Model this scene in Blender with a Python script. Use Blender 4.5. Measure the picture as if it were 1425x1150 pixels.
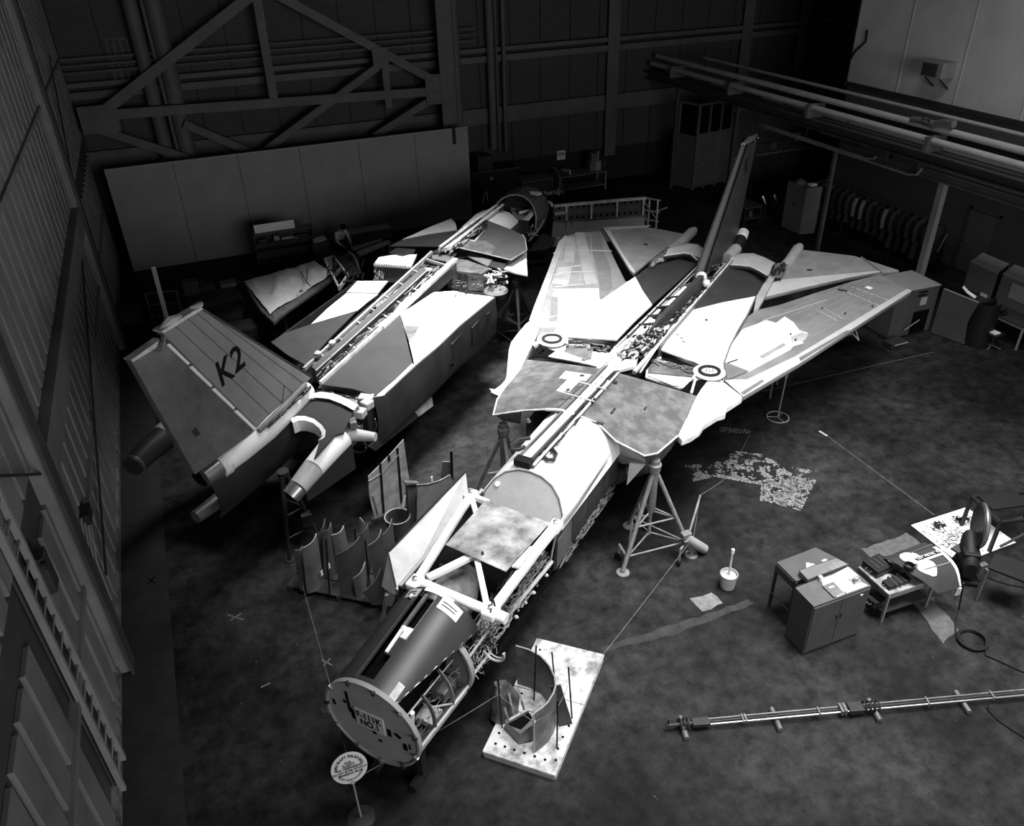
import bpy, bmesh, math, random
from math import sin, cos, pi, radians
from mathutils import Vector as V, Matrix, noise

for o in list(bpy.data.objects): bpy.data.objects.remove(o)
S = bpy.context.scene
C = S.collection

# ------------------------------------------------------------ camera
CAM_H = 11.0
R_ = Matrix(((0.92072822, -0.22734963, 0.31713039),
             (-0.38959512, -0.49021457, 0.77968283),
             (-0.02179866, -0.84142844, -0.53992869)))     # camera (x right, y down, z forward) to world
F_, PX, PY = 1114.6, 720.0, 583.0
cam = bpy.data.cameras.new('camera'); camo = bpy.data.objects.new('camera', cam); C.objects.link(camo)
cam.sensor_fit = 'HORIZONTAL'; cam.sensor_width = 36.0; cam.lens = 36.0 * F_ / 1425.0
cam.shift_x = -(PX - 712.5) / 1425.0; cam.shift_y = (PY - 575.0) / 1425.0
cam.clip_start = 0.1; cam.clip_end = 200
m = R_.to_4x4() @ Matrix.Diagonal((1, -1, -1, 1)); m.translation = V((0, 0, CAM_H))
camo.matrix_world = m
S.camera = camo

# ------------------------------------------------------------ world, lights, exposure
w = bpy.data.worlds.new('hall_air'); S.world = w; w.use_nodes = True
w.node_tree.nodes['Background'].inputs[0].default_value = (1, 1, 1, 1)
w.node_tree.nodes['Background'].inputs[1].default_value = 0.006
S.view_settings.view_transform = 'Standard'; S.view_settings.look = 'None'
S.view_settings.gamma = 1.0; S.view_settings.use_curve_mapping = False
S.view_settings.exposure = 0.0

def roof_or_fill_light(loc, target, sx, sy, power, spread):
    l = bpy.data.lights.new('roof_or_fill_light', 'AREA'); l.shape = 'RECTANGLE'; l.size = sx; l.size_y = sy
    l.energy = power; l.spread = radians(spread); l.color = (1, 1, 1)
    o = bpy.data.objects.new('roof_or_fill_light', l); C.objects.link(o); o.location = loc
    o.rotation_euler = (V(target) - V(loc)).to_track_quat('-Z', 'Y').to_euler()
    return o
roof_or_fill_light((10.0, 8.0, 15.5), (9.8, 9.8, 0), 5, 5, 940, 80)
roof_or_fill_light((12.5, 3.0, 15.5), (11.5, 4.2, 0), 4, 4, 400, 74)
roof_or_fill_light((6.2, 17.6, 15.5), (5.2, 17.2, 0), 4, 4, 980, 54)
roof_or_fill_light((17, 15, 15.5), (17, 14, 0), 4, 4, 220, 110)
roof_or_fill_light((3.5, 5.0, 13.5), (3.2, 8.5, 0), 3, 3, 130, 50)
# unseen fill light added behind the camera, in place of open-door daylight
roof_or_fill_light((9.0, -13.0, 8.5), (7.0, 20.0, 3.0), 16, 8, 1650, 150)

# ------------------------------------------------------------ measuring helpers
def G(px, py, z=0.0):
    """the place in the hall, at height z, that a pixel of the photograph shows"""
    r = R_ @ V((px - PX, py - PY, F_)); t = (z - CAM_H) / r.z
    return V((r.x * t, r.y * t, z))
def GX(px, py, X):
    r = R_ @ V((px - PX, py - PY, F_)); t = X / r.x; return r * t + V((0, 0, CAM_H))
def GY(px, py, Y):
    r = R_ @ V((px - PX, py - PY, F_)); t = Y / r.y; return r * t + V((0, 0, CAM_H))
def GP(px, py, P, n):
    r = R_ @ V((px - PX, py - PY, F_)); o = V((0, 0, CAM_H)); t = (V(P) - o).dot(n) / r.dot(n); return o + r * t
Z = V((0, 0, 1))

# ------------------------------------------------------------ materials (all grey: the print is black and white)
MATS = {}
def mat(name, g, rough=0.55, metal=0.0, var=0.12, scale=2.5, streak=None, bump=0.0, bscale=30, spec=0.3, g2=None, thr=None):
    if name in MATS: return MATS[name]
    M = bpy.data.materials.new(name); M.use_nodes = True; nt = M.node_tree; b = nt.nodes['Principled BSDF']
    b.inputs['Roughness'].default_value = rough; b.inputs['Metallic'].default_value = metal
    b.inputs['Specular IOR Level'].default_value = spec
    tc = nt.nodes.new('ShaderNodeTexCoord'); mp = nt.nodes.new('ShaderNodeMapping')
    nt.links.new(tc.outputs['Object'], mp.inputs[0])
    if streak: mp.inputs['Scale'].default_value = streak
    n = nt.nodes.new('ShaderNodeTexNoise'); n.inputs['Scale'].default_value = scale; n.inputs['Detail'].default_value = 8
    n.inputs['Roughness'].default_value = 0.65
    nt.links.new(mp.outputs[0], n.inputs['Vector'])
    r = nt.nodes.new('ShaderNodeValToRGB')
    lo, hi = (g * (1 - var), g * (1 + var)) if g2 is None else (g, g2)
    r.color_ramp.elements[0].color = (lo, lo, lo, 1); r.color_ramp.elements[1].color = (hi, hi, hi, 1)
    a, c = thr if thr else (0.3, 0.7)
    r.color_ramp.elements[0].position = a; r.color_ramp.elements[1].position = c
    nt.links.new(n.outputs['Fac'], r.inputs[0]); nt.links.new(r.outputs[0], b.inputs['Base Color'])
    if bump:
        n2 = nt.nodes.new('ShaderNodeTexNoise'); n2.inputs['Scale'].default_value = bscale; n2.inputs['Detail'].default_value = 5
        nt.links.new(tc.outputs['Object'], n2.inputs['Vector'])
        bp = nt.nodes.new('ShaderNodeBump'); bp.inputs['Strength'].default_value = bump; bp.inputs['Distance'].default_value = 0.03
        nt.links.new(n2.outputs['Fac'], bp.inputs['Height']); nt.links.new(bp.outputs[0], b.inputs['Normal'])
    MATS[name] = M; return M

white_primer = mat('white_primer', 0.86, 0.5, var=0.05)
pale_primer = mat('pale_primer', 0.42, 0.5, var=0.18, scale=1.6, streak=(1, 1, 1))
mid_primer = mat('mid_primer', 0.15, 0.5, var=0.25, scale=2.2)
plate_primer = mat('plate_primer', 0.085, 0.5, var=0.3, scale=3.4, g2=0.2, thr=(0.42, 0.72))
scuffed_primer = mat('scuffed_primer', 0.45, 0.5, g2=0.8, scale=3.5, thr=(0.35, 0.6))
dark_paint = mat('dark_camouflage_paint', 0.038, 0.5, var=0.2, scale=2)
darker_paint = mat('darker_camouflage_paint', 0.028, 0.45, var=0.25, scale=2)
side_paint = mat('side_paint', 0.045, 0.5, var=0.4, scale=1.4)
fin_paint = mat('fin_paint', 0.23, 0.45, var=0.2, scale=1.3)
wing_skin = mat('wing_skin', 0.20, 0.45, var=0.22, scale=2.0, streak=(0.7, 0.7, 1))
wing_light = mat('wing_light_skin', 0.28, 0.45, var=0.2, scale=2.2)
wing_dark = mat('wing_dark_strip', 0.15, 0.5, var=0.2)
seam_tape = mat('seam_tape', 0.36, 0.6, var=0.1)
seam_dark = mat('seam_dark', 0.03, 0.7, var=0.1)
bare_metal = mat('bare_metal', 0.42, 0.32, 0.85, var=0.2, scale=4)
dull_metal = mat('dull_metal', 0.16, 0.45, 0.4, var=0.25, scale=5)
dark_metal = mat('dark_metal', 0.035, 0.5, 0.2, var=0.3, scale=5)
black = mat('black_rubber', 0.008, 0.6, var=0.2)
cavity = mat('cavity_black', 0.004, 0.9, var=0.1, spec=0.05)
wire_light = mat('pale_wire', 0.38, 0.6, var=0.3, scale=8)
wire_mid = mat('grey_wire', 0.12, 0.6, var=0.4, scale=8)
wire_dark = mat('dark_wire', 0.02, 0.6, var=0.4, scale=8)
white_paint = mat('white_gloss_paint', 0.9, 0.35, var=0.03)
paper = mat('white_paper', 0.85, 0.8, var=0.04)
ink = mat('black_ink', 0.006, 0.8, var=0.05, spec=0.1)
grey_enamel = mat('grey_enamel', 0.08, 0.45, var=0.15, scale=2)
light_enamel = mat('light_grey_enamel', 0.3, 0.45, var=0.15, scale=2)
dark_enamel = mat('dark_grey_enamel', 0.05, 0.5, var=0.2, scale=2)
plywood = mat('painted_plywood', 0.24, 0.7, var=0.12, scale=1.2, bump=0.02)
steel_grey = mat('painted_steel', 0.10, 0.6, var=0.2, scale=1.5)
steel_dark = mat('dark_painted_steel', 0.05, 0.6, var=0.2, scale=1.5)
canvas = mat('canvas_cloth', 0.72, 0.9, var=0.15, scale=6)
pallet_paint = mat('worn_white_paint', 0.2, 0.75, g2=0.6, scale=4.5, thr=(0.36, 0.56), bump=0.2, bscale=50)
rope_mat = mat('pale_rope', 0.16, 0.9, var=0.2)
cardboard = mat('white_card', 0.75, 0.8, g2=0.9, scale=5)

# ------------------------------------------------------------ mesh builder
class MB:
    def __init__(s): s.v = []; s.f = []
    def add(s, vs, fs):
        k = len(s.v); s.v += [V(p) for p in vs]; s.f += [tuple(i + k for i in f) for f in fs]; return s
    def prism(s, pts, vec):
        """closed polygon extruded by vec"""
        n = len(pts); vec = V(vec); pts = [V(p) for p in pts]
        s.add(pts + [p + vec for p in pts],
              [tuple(range(n)), tuple(range(2 * n - 1, n - 1, -1))] + [(i, i + n, (i + 1) % n + n, (i + 1) % n) for i in range(n)])
        return s
    def obox(s, c, ax, ay, az):
        """box from its centre and three half-axis vectors"""
        c, ax, ay, az = V(c), V(ax), V(ay), V(az)
        p = [c + ax * i + ay * j + az * k for k in (-1, 1) for j in (-1, 1) for i in (-1, 1)]
        s.add(p, [(0, 2, 3, 1), (4, 5, 7, 6), (0, 1, 5, 4), (2, 6, 7, 3), (0, 4, 6, 2), (1, 3, 7, 5)]); return s
    def box(s, x0, x1, y0, y1, z0, z1):
        return s.obox(((x0 + x1) / 2, (y0 + y1) / 2, (z0 + z1) / 2), ((x1 - x0) / 2, 0, 0), (0, (y1 - y0) / 2, 0), (0, 0, (z1 - z0) / 2))
    def bar(s, p, q, w, h, up=Z):
        """rectangular bar from p to q, w across, h along up"""
        p, q, up = V(p), V(q), V(up); d = (q - p); L = d.length; d.normalize()
        side = d.cross(up)
        if side.length < 1e-4: side = d.cross(V((1, 0, 0)))
        side.normalize(); u2 = side.cross(d)
        return s.obox((p + q) / 2, d * (L / 2), side * (w / 2), u2 * (h / 2))
    def angle(s, p, q, w, t, up=Z):
        s.bar(p, q, w, t, up); d = (V(q) - V(p)).normalized(); side = d.cross(V(up)).normalized()
        off = side * (w / 2 - t / 2) - V(up) * (w / 2); return s.bar(V(p) + off, V(q) + off, t, w, up)
    def tube(s, pts, r, seg=8, cap=True, closed=False):
        pts = [V(p) for p in pts]; n = len(pts); rr = r if isinstance(r, (list, tuple)) else [r] * n
        rings = []; prev = None
        for i, p in enumerate(pts):
            if closed: d = pts[(i + 1) % n] - pts[i - 1]
            elif i == 0: d = pts[1] - p
            elif i == n - 1: d = p - pts[-2]
            else: d = (pts[i + 1] - p).normalized() + (p - pts[i - 1]).normalized()
            if d.length < 1e-9: d = V((0, 0, 1))
            d.normalize()
            a = prev if prev is not None else (V((0, 0, 1)) if abs(d.z) < 0.9 else V((1, 0, 0)))
            x = a - d * a.dot(d)
            if x.length < 1e-5: x = d.orthogonal()
            x.normalize(); y = d.cross(x); prev = x
            rings.append([p + (x * cos(2 * pi * k / seg) + y * sin(2 * pi * k / seg)) * rr[i] for k in range(seg)])
        vs = [q for ring in rings for q in ring]; fs = []
        for i in range(n if closed else n - 1):
            j = (i + 1) % n
            for k in range(seg): fs.append((i * seg + k, i * seg + (k + 1) % seg, j * seg + (k + 1) % seg, j * seg + k))
        if cap and not closed:
            fs.append(tuple(range(seg - 1, -1, -1))); fs.append(tuple((n - 1) * seg + k for k in range(seg)))
        return s.add(vs, fs)
    def loft(s, secs, cap=True, closed=True):
        """skin through sections of equal length"""
        n = len(secs[0]); vs = [p for c in secs for p in c]; fs = []
        for i in range(len(secs) - 1):
            for k in range(n if closed else n - 1):
                fs.append((i * n + k, i * n + (k + 1) % n, (i + 1) * n + (k + 1) % n, (i + 1) * n + k))
        if cap and closed:
            fs.append(tuple(range(n - 1, -1, -1))); fs.append(tuple((len(secs) - 1) * n + k for k in range(n)))
        return s.add(vs, fs)
    def shell(s, grid, t, keep=None):
        """sheet of thickness t from a grid of points (rows of equal length); keep(i,j) may leave cells out"""
        nr, nc = len(grid), len(grid[0]); top = [[V(p) for p in row] for row in grid]
        nor = [[None] * nc for _ in range(nr)]
        for i in range(nr):
            for j in range(nc):
                a = top[min(i + 1, nr - 1)][j] - top[max(i - 1, 0)][j]; b = top[i][min(j + 1, nc - 1)] - top[i][max(j - 1, 0)]
                c = a.cross(b); nor[i][j] = c.normalized() if c.length > 1e-9 else V((0, 0, 1))
        vs = [p for r in top for p in r] + [top[i][j] - nor[i][j] * t for i in range(nr) for j in range(nc)]
        N = nr * nc; fs = []; ok = lambda i, j: 0 <= i < nr - 1 and 0 <= j < nc - 1 and (keep is None or keep(i, j))
        for i in range(nr - 1):
            for j in range(nc - 1):
                if not ok(i, j): continue
                a, b, c, d = i * nc + j, i * nc + j + 1, (i + 1) * nc + j + 1, (i + 1) * nc + j
                fs += [(a, d, c, b), (a + N, b + N, c + N, d + N)]
                for (di, dj, p, q) in ((-1, 0, a, b), (0, 1, b, c), (1, 0, c, d), (0, -1, d, a)):
                    if not ok(i + di, j + dj): fs.append((p, q, q + N, p + N))
        return s.add(vs, fs)
    def lathe(s, prof, o, axis=Z, seg=20, cap=True):
        """profile of (radius, height) turned about an axis through o"""
        axis = V(axis).normalized(); x = axis.orthogonal().normalized(); y = axis.cross(x); o = V(o)
        secs = [[o + axis * h + (x * cos(2 * pi * k / seg) + y * sin(2 * pi * k / seg)) * max(r, 1e-4) for k in range(seg)] for r, h in prof]
        return s.loft(secs, cap)
    def disc(s, o, axis, r, t, seg=24): return s.lathe([(r, 0), (r, t)], o, axis, seg)

WM = {}
def _link(name, data, parent):
    o = bpy.data.objects.new(name, data); C.objects.link(o)
    if parent is not None: o.parent = parent; WM[o] = WM[parent]
    return o
def tag(o, label=None, cat=None, group=None, kind=None):
    if label: o['label'] = label
    if cat: o['category'] = cat
    if group: o['group'] = group
    if kind: o['kind'] = kind
    return o
def thing(name, label, cat, loc, rz=0.0, group=None):
    o = bpy.data.objects.new(name, None); C.objects.link(o); o.location = loc; o.rotation_euler = (0, 0, rz)
    o.empty_display_size = 0.3
    WM[o] = Matrix.Translation(V(loc)) @ Matrix.Rotation(rz, 4, 'Z'); return tag(o, label, cat, group)
def finish(me, smooth):
    if smooth:
        for p in me.polygons: p.use_smooth = True
        try: me.set_sharp_from_angle(angle=radians(38))
        except Exception: pass
def part(name, mb, material, parent, smooth=False, label=None, bevel=0.0, kind=None):
    me = bpy.data.meshes.new(name); inv = WM[parent].inverted()
    me.from_pydata([inv @ p for p in mb.v], [], mb.f); me.update()
    bm = bmesh.new(); bm.from_mesh(me); bmesh.ops.recalc_face_normals(bm, faces=bm.faces); bm.to_mesh(me); bm.free()
    me.materials.append(material); finish(me, smooth)
    o = _link(name, me, parent)
    if bevel:
        b = o.modifiers.new('bevel', 'BEVEL'); b.width = bevel; b.segments = 2; b.limit_method = 'ANGLE'; b.angle_limit = radians(40)
    return tag(o, label, kind=kind)
def solo(name, mb, material, loc, label=None, cat=None, group=None, kind=None, smooth=False, bevel=0.0, rz=0.0):
    e = Matrix.Translation(V(loc)) @ Matrix.Rotation(rz, 4, 'Z'); me = bpy.data.meshes.new(name); inv = e.inverted()
    me.from_pydata([inv @ p for p in mb.v], [], mb.f); me.update()
    bm = bmesh.new(); bm.from_mesh(me); bmesh.ops.recalc_face_normals(bm, faces=bm.faces); bm.to_mesh(me); bm.free()
    me.materials.append(material); finish(me, smooth)
    o = bpy.data.objects.new(name, me); C.objects.link(o); o.location = loc; o.rotation_euler = (0, 0, rz); WM[o] = e
    if bevel:
        b = o.modifiers.new('bevel', 'BEVEL'); b.width = bevel; b.segments = 2; b.limit_method = 'ANGLE'; b.angle_limit = radians(40)
    return tag(o, label, cat, group, kind)
def dup(o, loc, rz=None, label=None):
    r = o.copy(); C.objects.link(r); r.location = loc
    if rz is not None: r.rotation_euler = (0, 0, rz)
    if label: r['label'] = label
    for ch in list(o.children):
        c = ch.copy(); C.objects.link(c); c.parent = r
        for g in ch.children:
            d = g.copy(); C.objects.link(d); d.parent = c
    return r
def lettering(text, o, right, up, size, material, parent, name='lettering', bold=0.0, arc=None, squeeze=1.0):
    """flat letters centred at o, reading along right; arc = (centre, radius, start angle, end angle) bends them"""
    o, right, up = V(o), V(right).normalized(), V(up).normalized(); nor = right.cross(up)
    cu = bpy.data.curves.new(name, 'FONT'); cu.body = text; cu.size = size; cu.align_x = 'CENTER'; cu.align_y = 'CENTER'
    cu.extrude = 0.002; cu.offset = bold; cu.resolution_u = 3
    t = bpy.data.objects.new(name, cu); C.objects.link(t); dg = bpy.context.evaluated_depsgraph_get()
    me = bpy.data.meshes.new_from_object(t.evaluated_get(dg)); bpy.data.objects.remove(t); bpy.data.curves.remove(cu)
    inv = WM[parent].inverted()
    for v in me.vertices:
        x, y, z = v.co; x *= squeeze
        if arc:
            r, sgn = arc; a = x / r
            q = (right * sin(a) * (r + sgn * y) + up * sgn * (cos(a) * (r + sgn * y)))
            v.co = inv @ (o + q + nor * (z + 0.003))
        else: v.co = inv @ (o + right * x + up * y + nor * (z + 0.003))
    me.name = name; me.materials.clear(); me.materials.append(material)
    return _link(name, me, parent)
def clutter(seed, n, pt, steps=6, jit=0.25, r=(0.008, 0.02), seg=5, run=(0.15, 0.5)):
    """a tangle of short bent cables; pt(a,b,c) maps the unit cube into the bay that holds them"""
    rnd = random.Random(seed); mb = MB()
    for _ in range(n):
        a, b, c = rnd.random(), rnd.random(), rnd.random(); L = rnd.uniform(*run); pts = []
        da, db = (L / steps, 0) if rnd.random() < 0.65 else (0, L / steps * 1.5)
        for k in range(steps):
            pts.append(pt(min(max(a, 0), 1), min(max(b, 0), 1), min(max(c, 0), 1)))
            a += da + rnd.uniform(-jit, jit) / steps; b += db + rnd.uniform(-jit, jit) / steps * 1.6; c += rnd.uniform(-jit, jit) / steps * 2
        mb.tube(pts, rnd.uniform(*r), seg)
    return mb
def arcpts(c, x, y, r, a0, a1, n):
    return [V(c) + (V(x) * cos(a0 + (a1 - a0) * i / n) + V(y) * sin(a0 + (a1 - a0) * i / n)) * r for i in range(n + 1)]
ORD = ['first', 'second', 'third', 'fourth', 'fifth', 'sixth', 'seventh', 'eighth', 'ninth', 'tenth', 'eleventh', 'twelfth', 'thirteenth', 'fourteenth', 'fifteenth', 'sixteenth', 'seventeenth', 'eighteenth']
# ============================================================ THE SETTING
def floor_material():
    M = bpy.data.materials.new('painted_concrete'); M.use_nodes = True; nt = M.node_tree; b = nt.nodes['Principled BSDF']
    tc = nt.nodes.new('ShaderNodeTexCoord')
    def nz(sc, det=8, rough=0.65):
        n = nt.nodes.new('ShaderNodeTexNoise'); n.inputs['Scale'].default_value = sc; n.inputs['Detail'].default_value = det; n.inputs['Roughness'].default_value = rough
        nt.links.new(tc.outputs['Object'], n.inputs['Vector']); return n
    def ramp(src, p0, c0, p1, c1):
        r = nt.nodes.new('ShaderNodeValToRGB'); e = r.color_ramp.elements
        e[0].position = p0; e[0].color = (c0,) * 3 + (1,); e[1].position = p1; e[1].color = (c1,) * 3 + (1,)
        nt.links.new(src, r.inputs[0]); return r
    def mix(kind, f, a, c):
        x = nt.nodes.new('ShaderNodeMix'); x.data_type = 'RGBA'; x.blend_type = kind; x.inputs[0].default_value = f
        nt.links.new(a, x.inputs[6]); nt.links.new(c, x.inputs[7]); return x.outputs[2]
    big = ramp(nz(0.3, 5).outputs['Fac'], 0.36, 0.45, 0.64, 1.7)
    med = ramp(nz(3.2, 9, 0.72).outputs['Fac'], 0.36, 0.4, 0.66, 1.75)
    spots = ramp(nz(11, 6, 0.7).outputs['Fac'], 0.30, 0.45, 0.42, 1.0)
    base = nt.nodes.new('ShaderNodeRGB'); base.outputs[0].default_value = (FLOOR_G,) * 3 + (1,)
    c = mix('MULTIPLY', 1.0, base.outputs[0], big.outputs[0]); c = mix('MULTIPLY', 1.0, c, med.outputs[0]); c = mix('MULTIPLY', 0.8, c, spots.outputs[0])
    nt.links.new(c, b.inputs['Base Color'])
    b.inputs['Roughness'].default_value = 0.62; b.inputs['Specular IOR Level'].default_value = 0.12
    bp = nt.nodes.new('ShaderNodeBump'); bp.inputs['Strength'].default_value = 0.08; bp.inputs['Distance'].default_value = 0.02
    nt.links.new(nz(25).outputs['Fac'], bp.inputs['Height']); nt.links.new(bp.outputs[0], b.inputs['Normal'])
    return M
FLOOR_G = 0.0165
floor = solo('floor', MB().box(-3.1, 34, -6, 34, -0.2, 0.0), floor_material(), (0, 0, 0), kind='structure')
worn_paint = mat('worn_floor_paint', 0.42, 0.8, var=0.2, scale=20)
pale_floor = mat('pale_floor_paint', 0.085, 0.8, var=0.35, scale=9)
line_paint = mat('faded_line_paint', 0.055, 0.8, var=0.6, scale=6)
chalk = mat('chalk_mark', 0.16, 0.9, var=0.3, scale=12)
def inside(p, poly):
    c = False; n = len(poly)
    for i in range(n):
        a, b = poly[i], poly[i - 1]
        if (a[1] > p[1]) != (b[1] > p[1]) and p[0] < (b[0] - a[0]) * (p[1] - a[1]) / (b[1] - a[1]) + a[0]: c = not c
    return c
def flakes(name, polypx, n, seed, thr, size, material, nscale=2.2, edge=0.0):
    """chipped remains of paint on the concrete, each chip a small flat piece"""
    poly = [G(*p)[:2] for p in polypx]; xs = [p[0] for p in poly]; ys = [p[1] for p in poly]; rnd = random.Random(seed); mb = MB(); k = 0; t = 0
    while k < n and t < n * 60:
        t += 1; x, y = rnd.uniform(min(xs), max(xs)), rnd.uniform(min(ys), max(ys))
        if not inside((x, y), poly): continue
        if noise.fractal(V((x * nscale, y * nscale, seed)), 0.6, 2.1, 5) < thr: continue
        r = size * rnd.uniform(0.4, 1.5); a = rnd.uniform(0, pi)
        mb.add([(x + r * cos(a + q * 2 * pi / 5) * rnd.uniform(0.6, 1.2), y + r * sin(a + q * 2 * pi / 5) * rnd.uniform(0.6, 1.2), 0.003) for q in range(5)], [(0, 1, 2, 3, 4)]); k += 1
    part(name, mb, material, floor, kind='stuff')
def patch(name, polypx, material, seed=0, wob=0.05, z=0.004):
    rnd = random.Random(seed); pts = []; P = [G(*p) for p in polypx]
    for i, a in enumerate(P):
        b = P[(i + 1) % len(P)]; n = max(2, int((b - a).length / 0.15))
        for j in range(n):
            q = a.lerp(b, j / n); pts.append(V((q.x + rnd.uniform(-wob, wob), q.y + rnd.uniform(-wob, wob), z)))
    part(name, MB().prism(pts, (0, 0, -0.003)), material, floor)
flakes('chipped_white_paint', [(1025, 628), (1060, 632), (1092, 650), (1136, 655), (1112, 710), (1062, 697), (1066, 675), (1000, 662), (985, 650)], 5200, 3, 0.10, 0.010, worn_paint, 5.0)
flakes('chipped_white_paint', [(1062, 668), (1096, 662), (1136, 668), (1114, 711), (1060, 697)], 2800, 4, -0.05, 0.012, worn_paint, 7.0)
flakes('chipped_white_paint', [(945, 648), (1000, 645), (1010, 660), (960, 672), (940, 662)], 800, 5, 0.1, 0.010, worn_paint)
flakes('chipped_white_paint', [(1000, 594), (1045, 598), (1040, 604), (1000, 602)], 300, 6, 0.05, 0.010, worn_paint)
flakes('chipped_white_paint', [(998, 660), (1064, 672), (1064, 676), (997, 664)], 420, 7, -0.5, 0.014, worn_paint)
flakes('chipped_white_paint', [(1060, 672), (1066, 672), (1064, 698), (1058, 697)], 260, 8, -0.5, 0.014, worn_paint)
flakes('chipped_white_paint', [(668, 905), (690, 900), (700, 914), (684, 924), (668, 918)], 500, 9, -0.1, 0.009, mat('debris_crumbs', .14, .9))
flakes('paint_specks', [(860, 960), (1410, 900), (1412, 1124), (700, 1124)], 16, 12, -9, 0.012, pale_floor)
flakes('paint_specks', [(170, 780), (400, 780), (440, 1100), (170, 1100)], 40, 13, -9, 0.012, pale_floor)
patch('pale_patch', [(962, 834), (990, 825), (1006, 838), (978, 852)], mat('pale_patch_paint', 0.17, 0.8, var=0.4, scale=8), 1, .03)
patch('pale_patch', [(1198, 765), (1262, 743), (1285, 760), (1212, 778)], pale_floor, 2, 0.03)
patch('pale_patch', [(1270, 838), (1297, 830), (1335, 880), (1310, 895)], pale_floor, 3, 0.03)
floor_strip_paint = mat('pale_strip_paint', .03, .8, var=.5, scale=4)
patch('pale_floor_strip', [(838, 900), (930, 872), (1040, 836), (1050, 840), (935, 884), (838, 909)], floor_strip_paint, 4, 0.03)  # narrow mottled strip, paler than the base floor colour
def line(p, q, w, material, z=0.004):
    a, b = G(*p), G(*q); s = (b - a).cross(Z).normalized() * w / 2; a.z = b.z = z
    return MB().prism([a + s, b + s, b - s, a - s], (0, 0, -0.003))
part('floor_line', line((1140, 600), (1151, 607), 0.06, worn_paint), mat('bright_line_paint', 0.4, 0.8), floor)
part('floor_line', line((1151, 607), (1300, 717), 0.04, line_paint), line_paint, floor)
part('floor_line', line((1390, 730), (1425, 720), 0.07, line_paint), line_paint, floor)
part('floor_line', line((1060, 545), (1300, 490), 0.05, line_paint), line_paint, floor)
for (x, y, s) in ((328, 859, 11), (455, 922, 7), (211, 808, 6)):
    mb = MB()
    for a, b in (((-s, -3), (s, 4)), ((-s * .7, 5), (s * .7, -5))):
        l = line((x + a[0], y + a[1]), (x + b[0], y + b[1]), 0.022, chalk); mb.add(l.v, l.f)
    part('chalk_cross', mb, chalk, floor)
part('chalk_stroke', line((363, 957), (376, 951), 0.025, chalk), chalk, floor)
part('lane_strip', MB().box(-2.92, -2.05, 6, 22, 0.0, 0.004), mat('lane_strip_paint', 0.022, 0.8, var=0.3, scale=3), floor)

# ---- left wall: ribbed hangar-door panels, girts and a ladder
wl_mat = mat('left_wall_paint', 0.23, 0.65, var=0.25, scale=0.9)
wl_dark = mat('left_wall_recess', 0.07, 0.7, var=0.3, scale=1.2)
wall_left = solo('wall_left', MB().box(-3.2, -3.0, 2.5, 33.6, 0, 10.5), wl_dark, (-3, 8, 0), kind='structure')
WX = -2.93
for tier, (z0, z1) in enumerate(((0.22, 1.98), (2.1, 3.74), (4.4, 6.9), (7.0, 10.4))):
    y = 2.6; k = 0
    while y < 33:
        if not (tier < 2 and 8.75 < y + 0.3 < 9.5):
            part('wall_panel', MB().box(-3.0, WX, y, y + 0.50, z0, z1), wl_mat, wall_left, bevel=0.01)
        y += 0.655
for z0, z1, d, n in ((1.98, 2.1, 0.05, 'girt'), (3.76, 4.36, 0.16, 'girder'), (6.9, 7.0, 0.05, 'girt')):
    part(n, MB().box(-3.0, WX + d, 11.9 if n == 'girder' else 2.6, 24.6 if n == 'girder' else 33.4, z0, z1), wl_mat, wall_left)
part('base_kerb', MB().box(-3.0, WX + 0.03, 2.6, 33.4, 0, 0.2), mat('kerb_paint', 0.22, 0.8, g2=0.08, scale=4, thr=(0.45, 0.6)), wall_left)
for y in (11.35, 24.5):
    part('column', MB().box(-3.0, WX + 0.22, y - 0.09, y + 0.09, 0, 10.4), wl_mat, wall_left)
    part('column_flange', MB().box(WX + 0.2, WX + 0.24, y - 0.2, y + 0.2, 0, 10.4), wl_dark, wall_left)
for a, b in (((WX + .1, 24.3, 4.1), (WX + .1, 12.5, 1.2)), ((WX + .1, 24.8, 4.2), (WX + .1, 29.5, 7.5)), ((WX + .1, 11.2, 4.3), (WX + .1, 6.5, 7.4))):
    part('cable_brace', MB().tube([a, b], 0.022), dark_metal, wall_left)
lad = thing('wall_ladder', 'steel ladder fixed upright on the left wall near the camera', 'ladder', (WX + 0.12, 9.15, 0))
for y in (8.87, 9.42): part('ladder_rail', MB().box(WX + 0.02, WX + 0.10, y - 0.035, y + 0.035, 0.05, 7.5), light_enamel, lad)
for i in range(22): part('rung', MB().tube([(WX + 0.06, 8.9, 0.3 + i * 0.325), (WX + 0.06, 9.39, 0.3 + i * 0.325)], 0.016, 6), light_enamel, lad)
part('back_panel', MB().box(WX - 0.05, WX - 0.02, 8.87, 9.42, 0.05, 7.5), wl_dark, lad)
cond = thing('conduit_bundle', 'bundle of thin conduits running down the left wall to a junction box', 'conduit', (WX + 0.05, 11.9, 0))
for i in range(4):
    part('conduit', MB().tube([GX(113 + i * 4, 722, WX + .05), GX(122 + i * 4, 780, WX + .05), GX(143 + i * 4, 835, WX + .05)], 0.016, 6), light_enamel, cond)
part('junction_box', MB().obox(GX(120, 716, WX + .08), (.07, 0, 0), (0, .2, 0), (0, 0, .1)), dark_metal, cond)
mch = thing('wall_bracket_box', 'small dark switch box hanging on the left wall above the ladder', 'box', GX(62, 795, WX + .07))
part('box_body', MB().obox(GX(62, 795, WX + .08), (.08, 0, 0), (0, .14, 0), (0, 0, .3)), dark_enamel, mch, bevel=0.01)
part('box_knob', MB().lathe([(.05, 0), (.05, .05)], GX(60, 788, WX + .15), (1, 0, 0), 10), dark_metal, mch)

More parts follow.
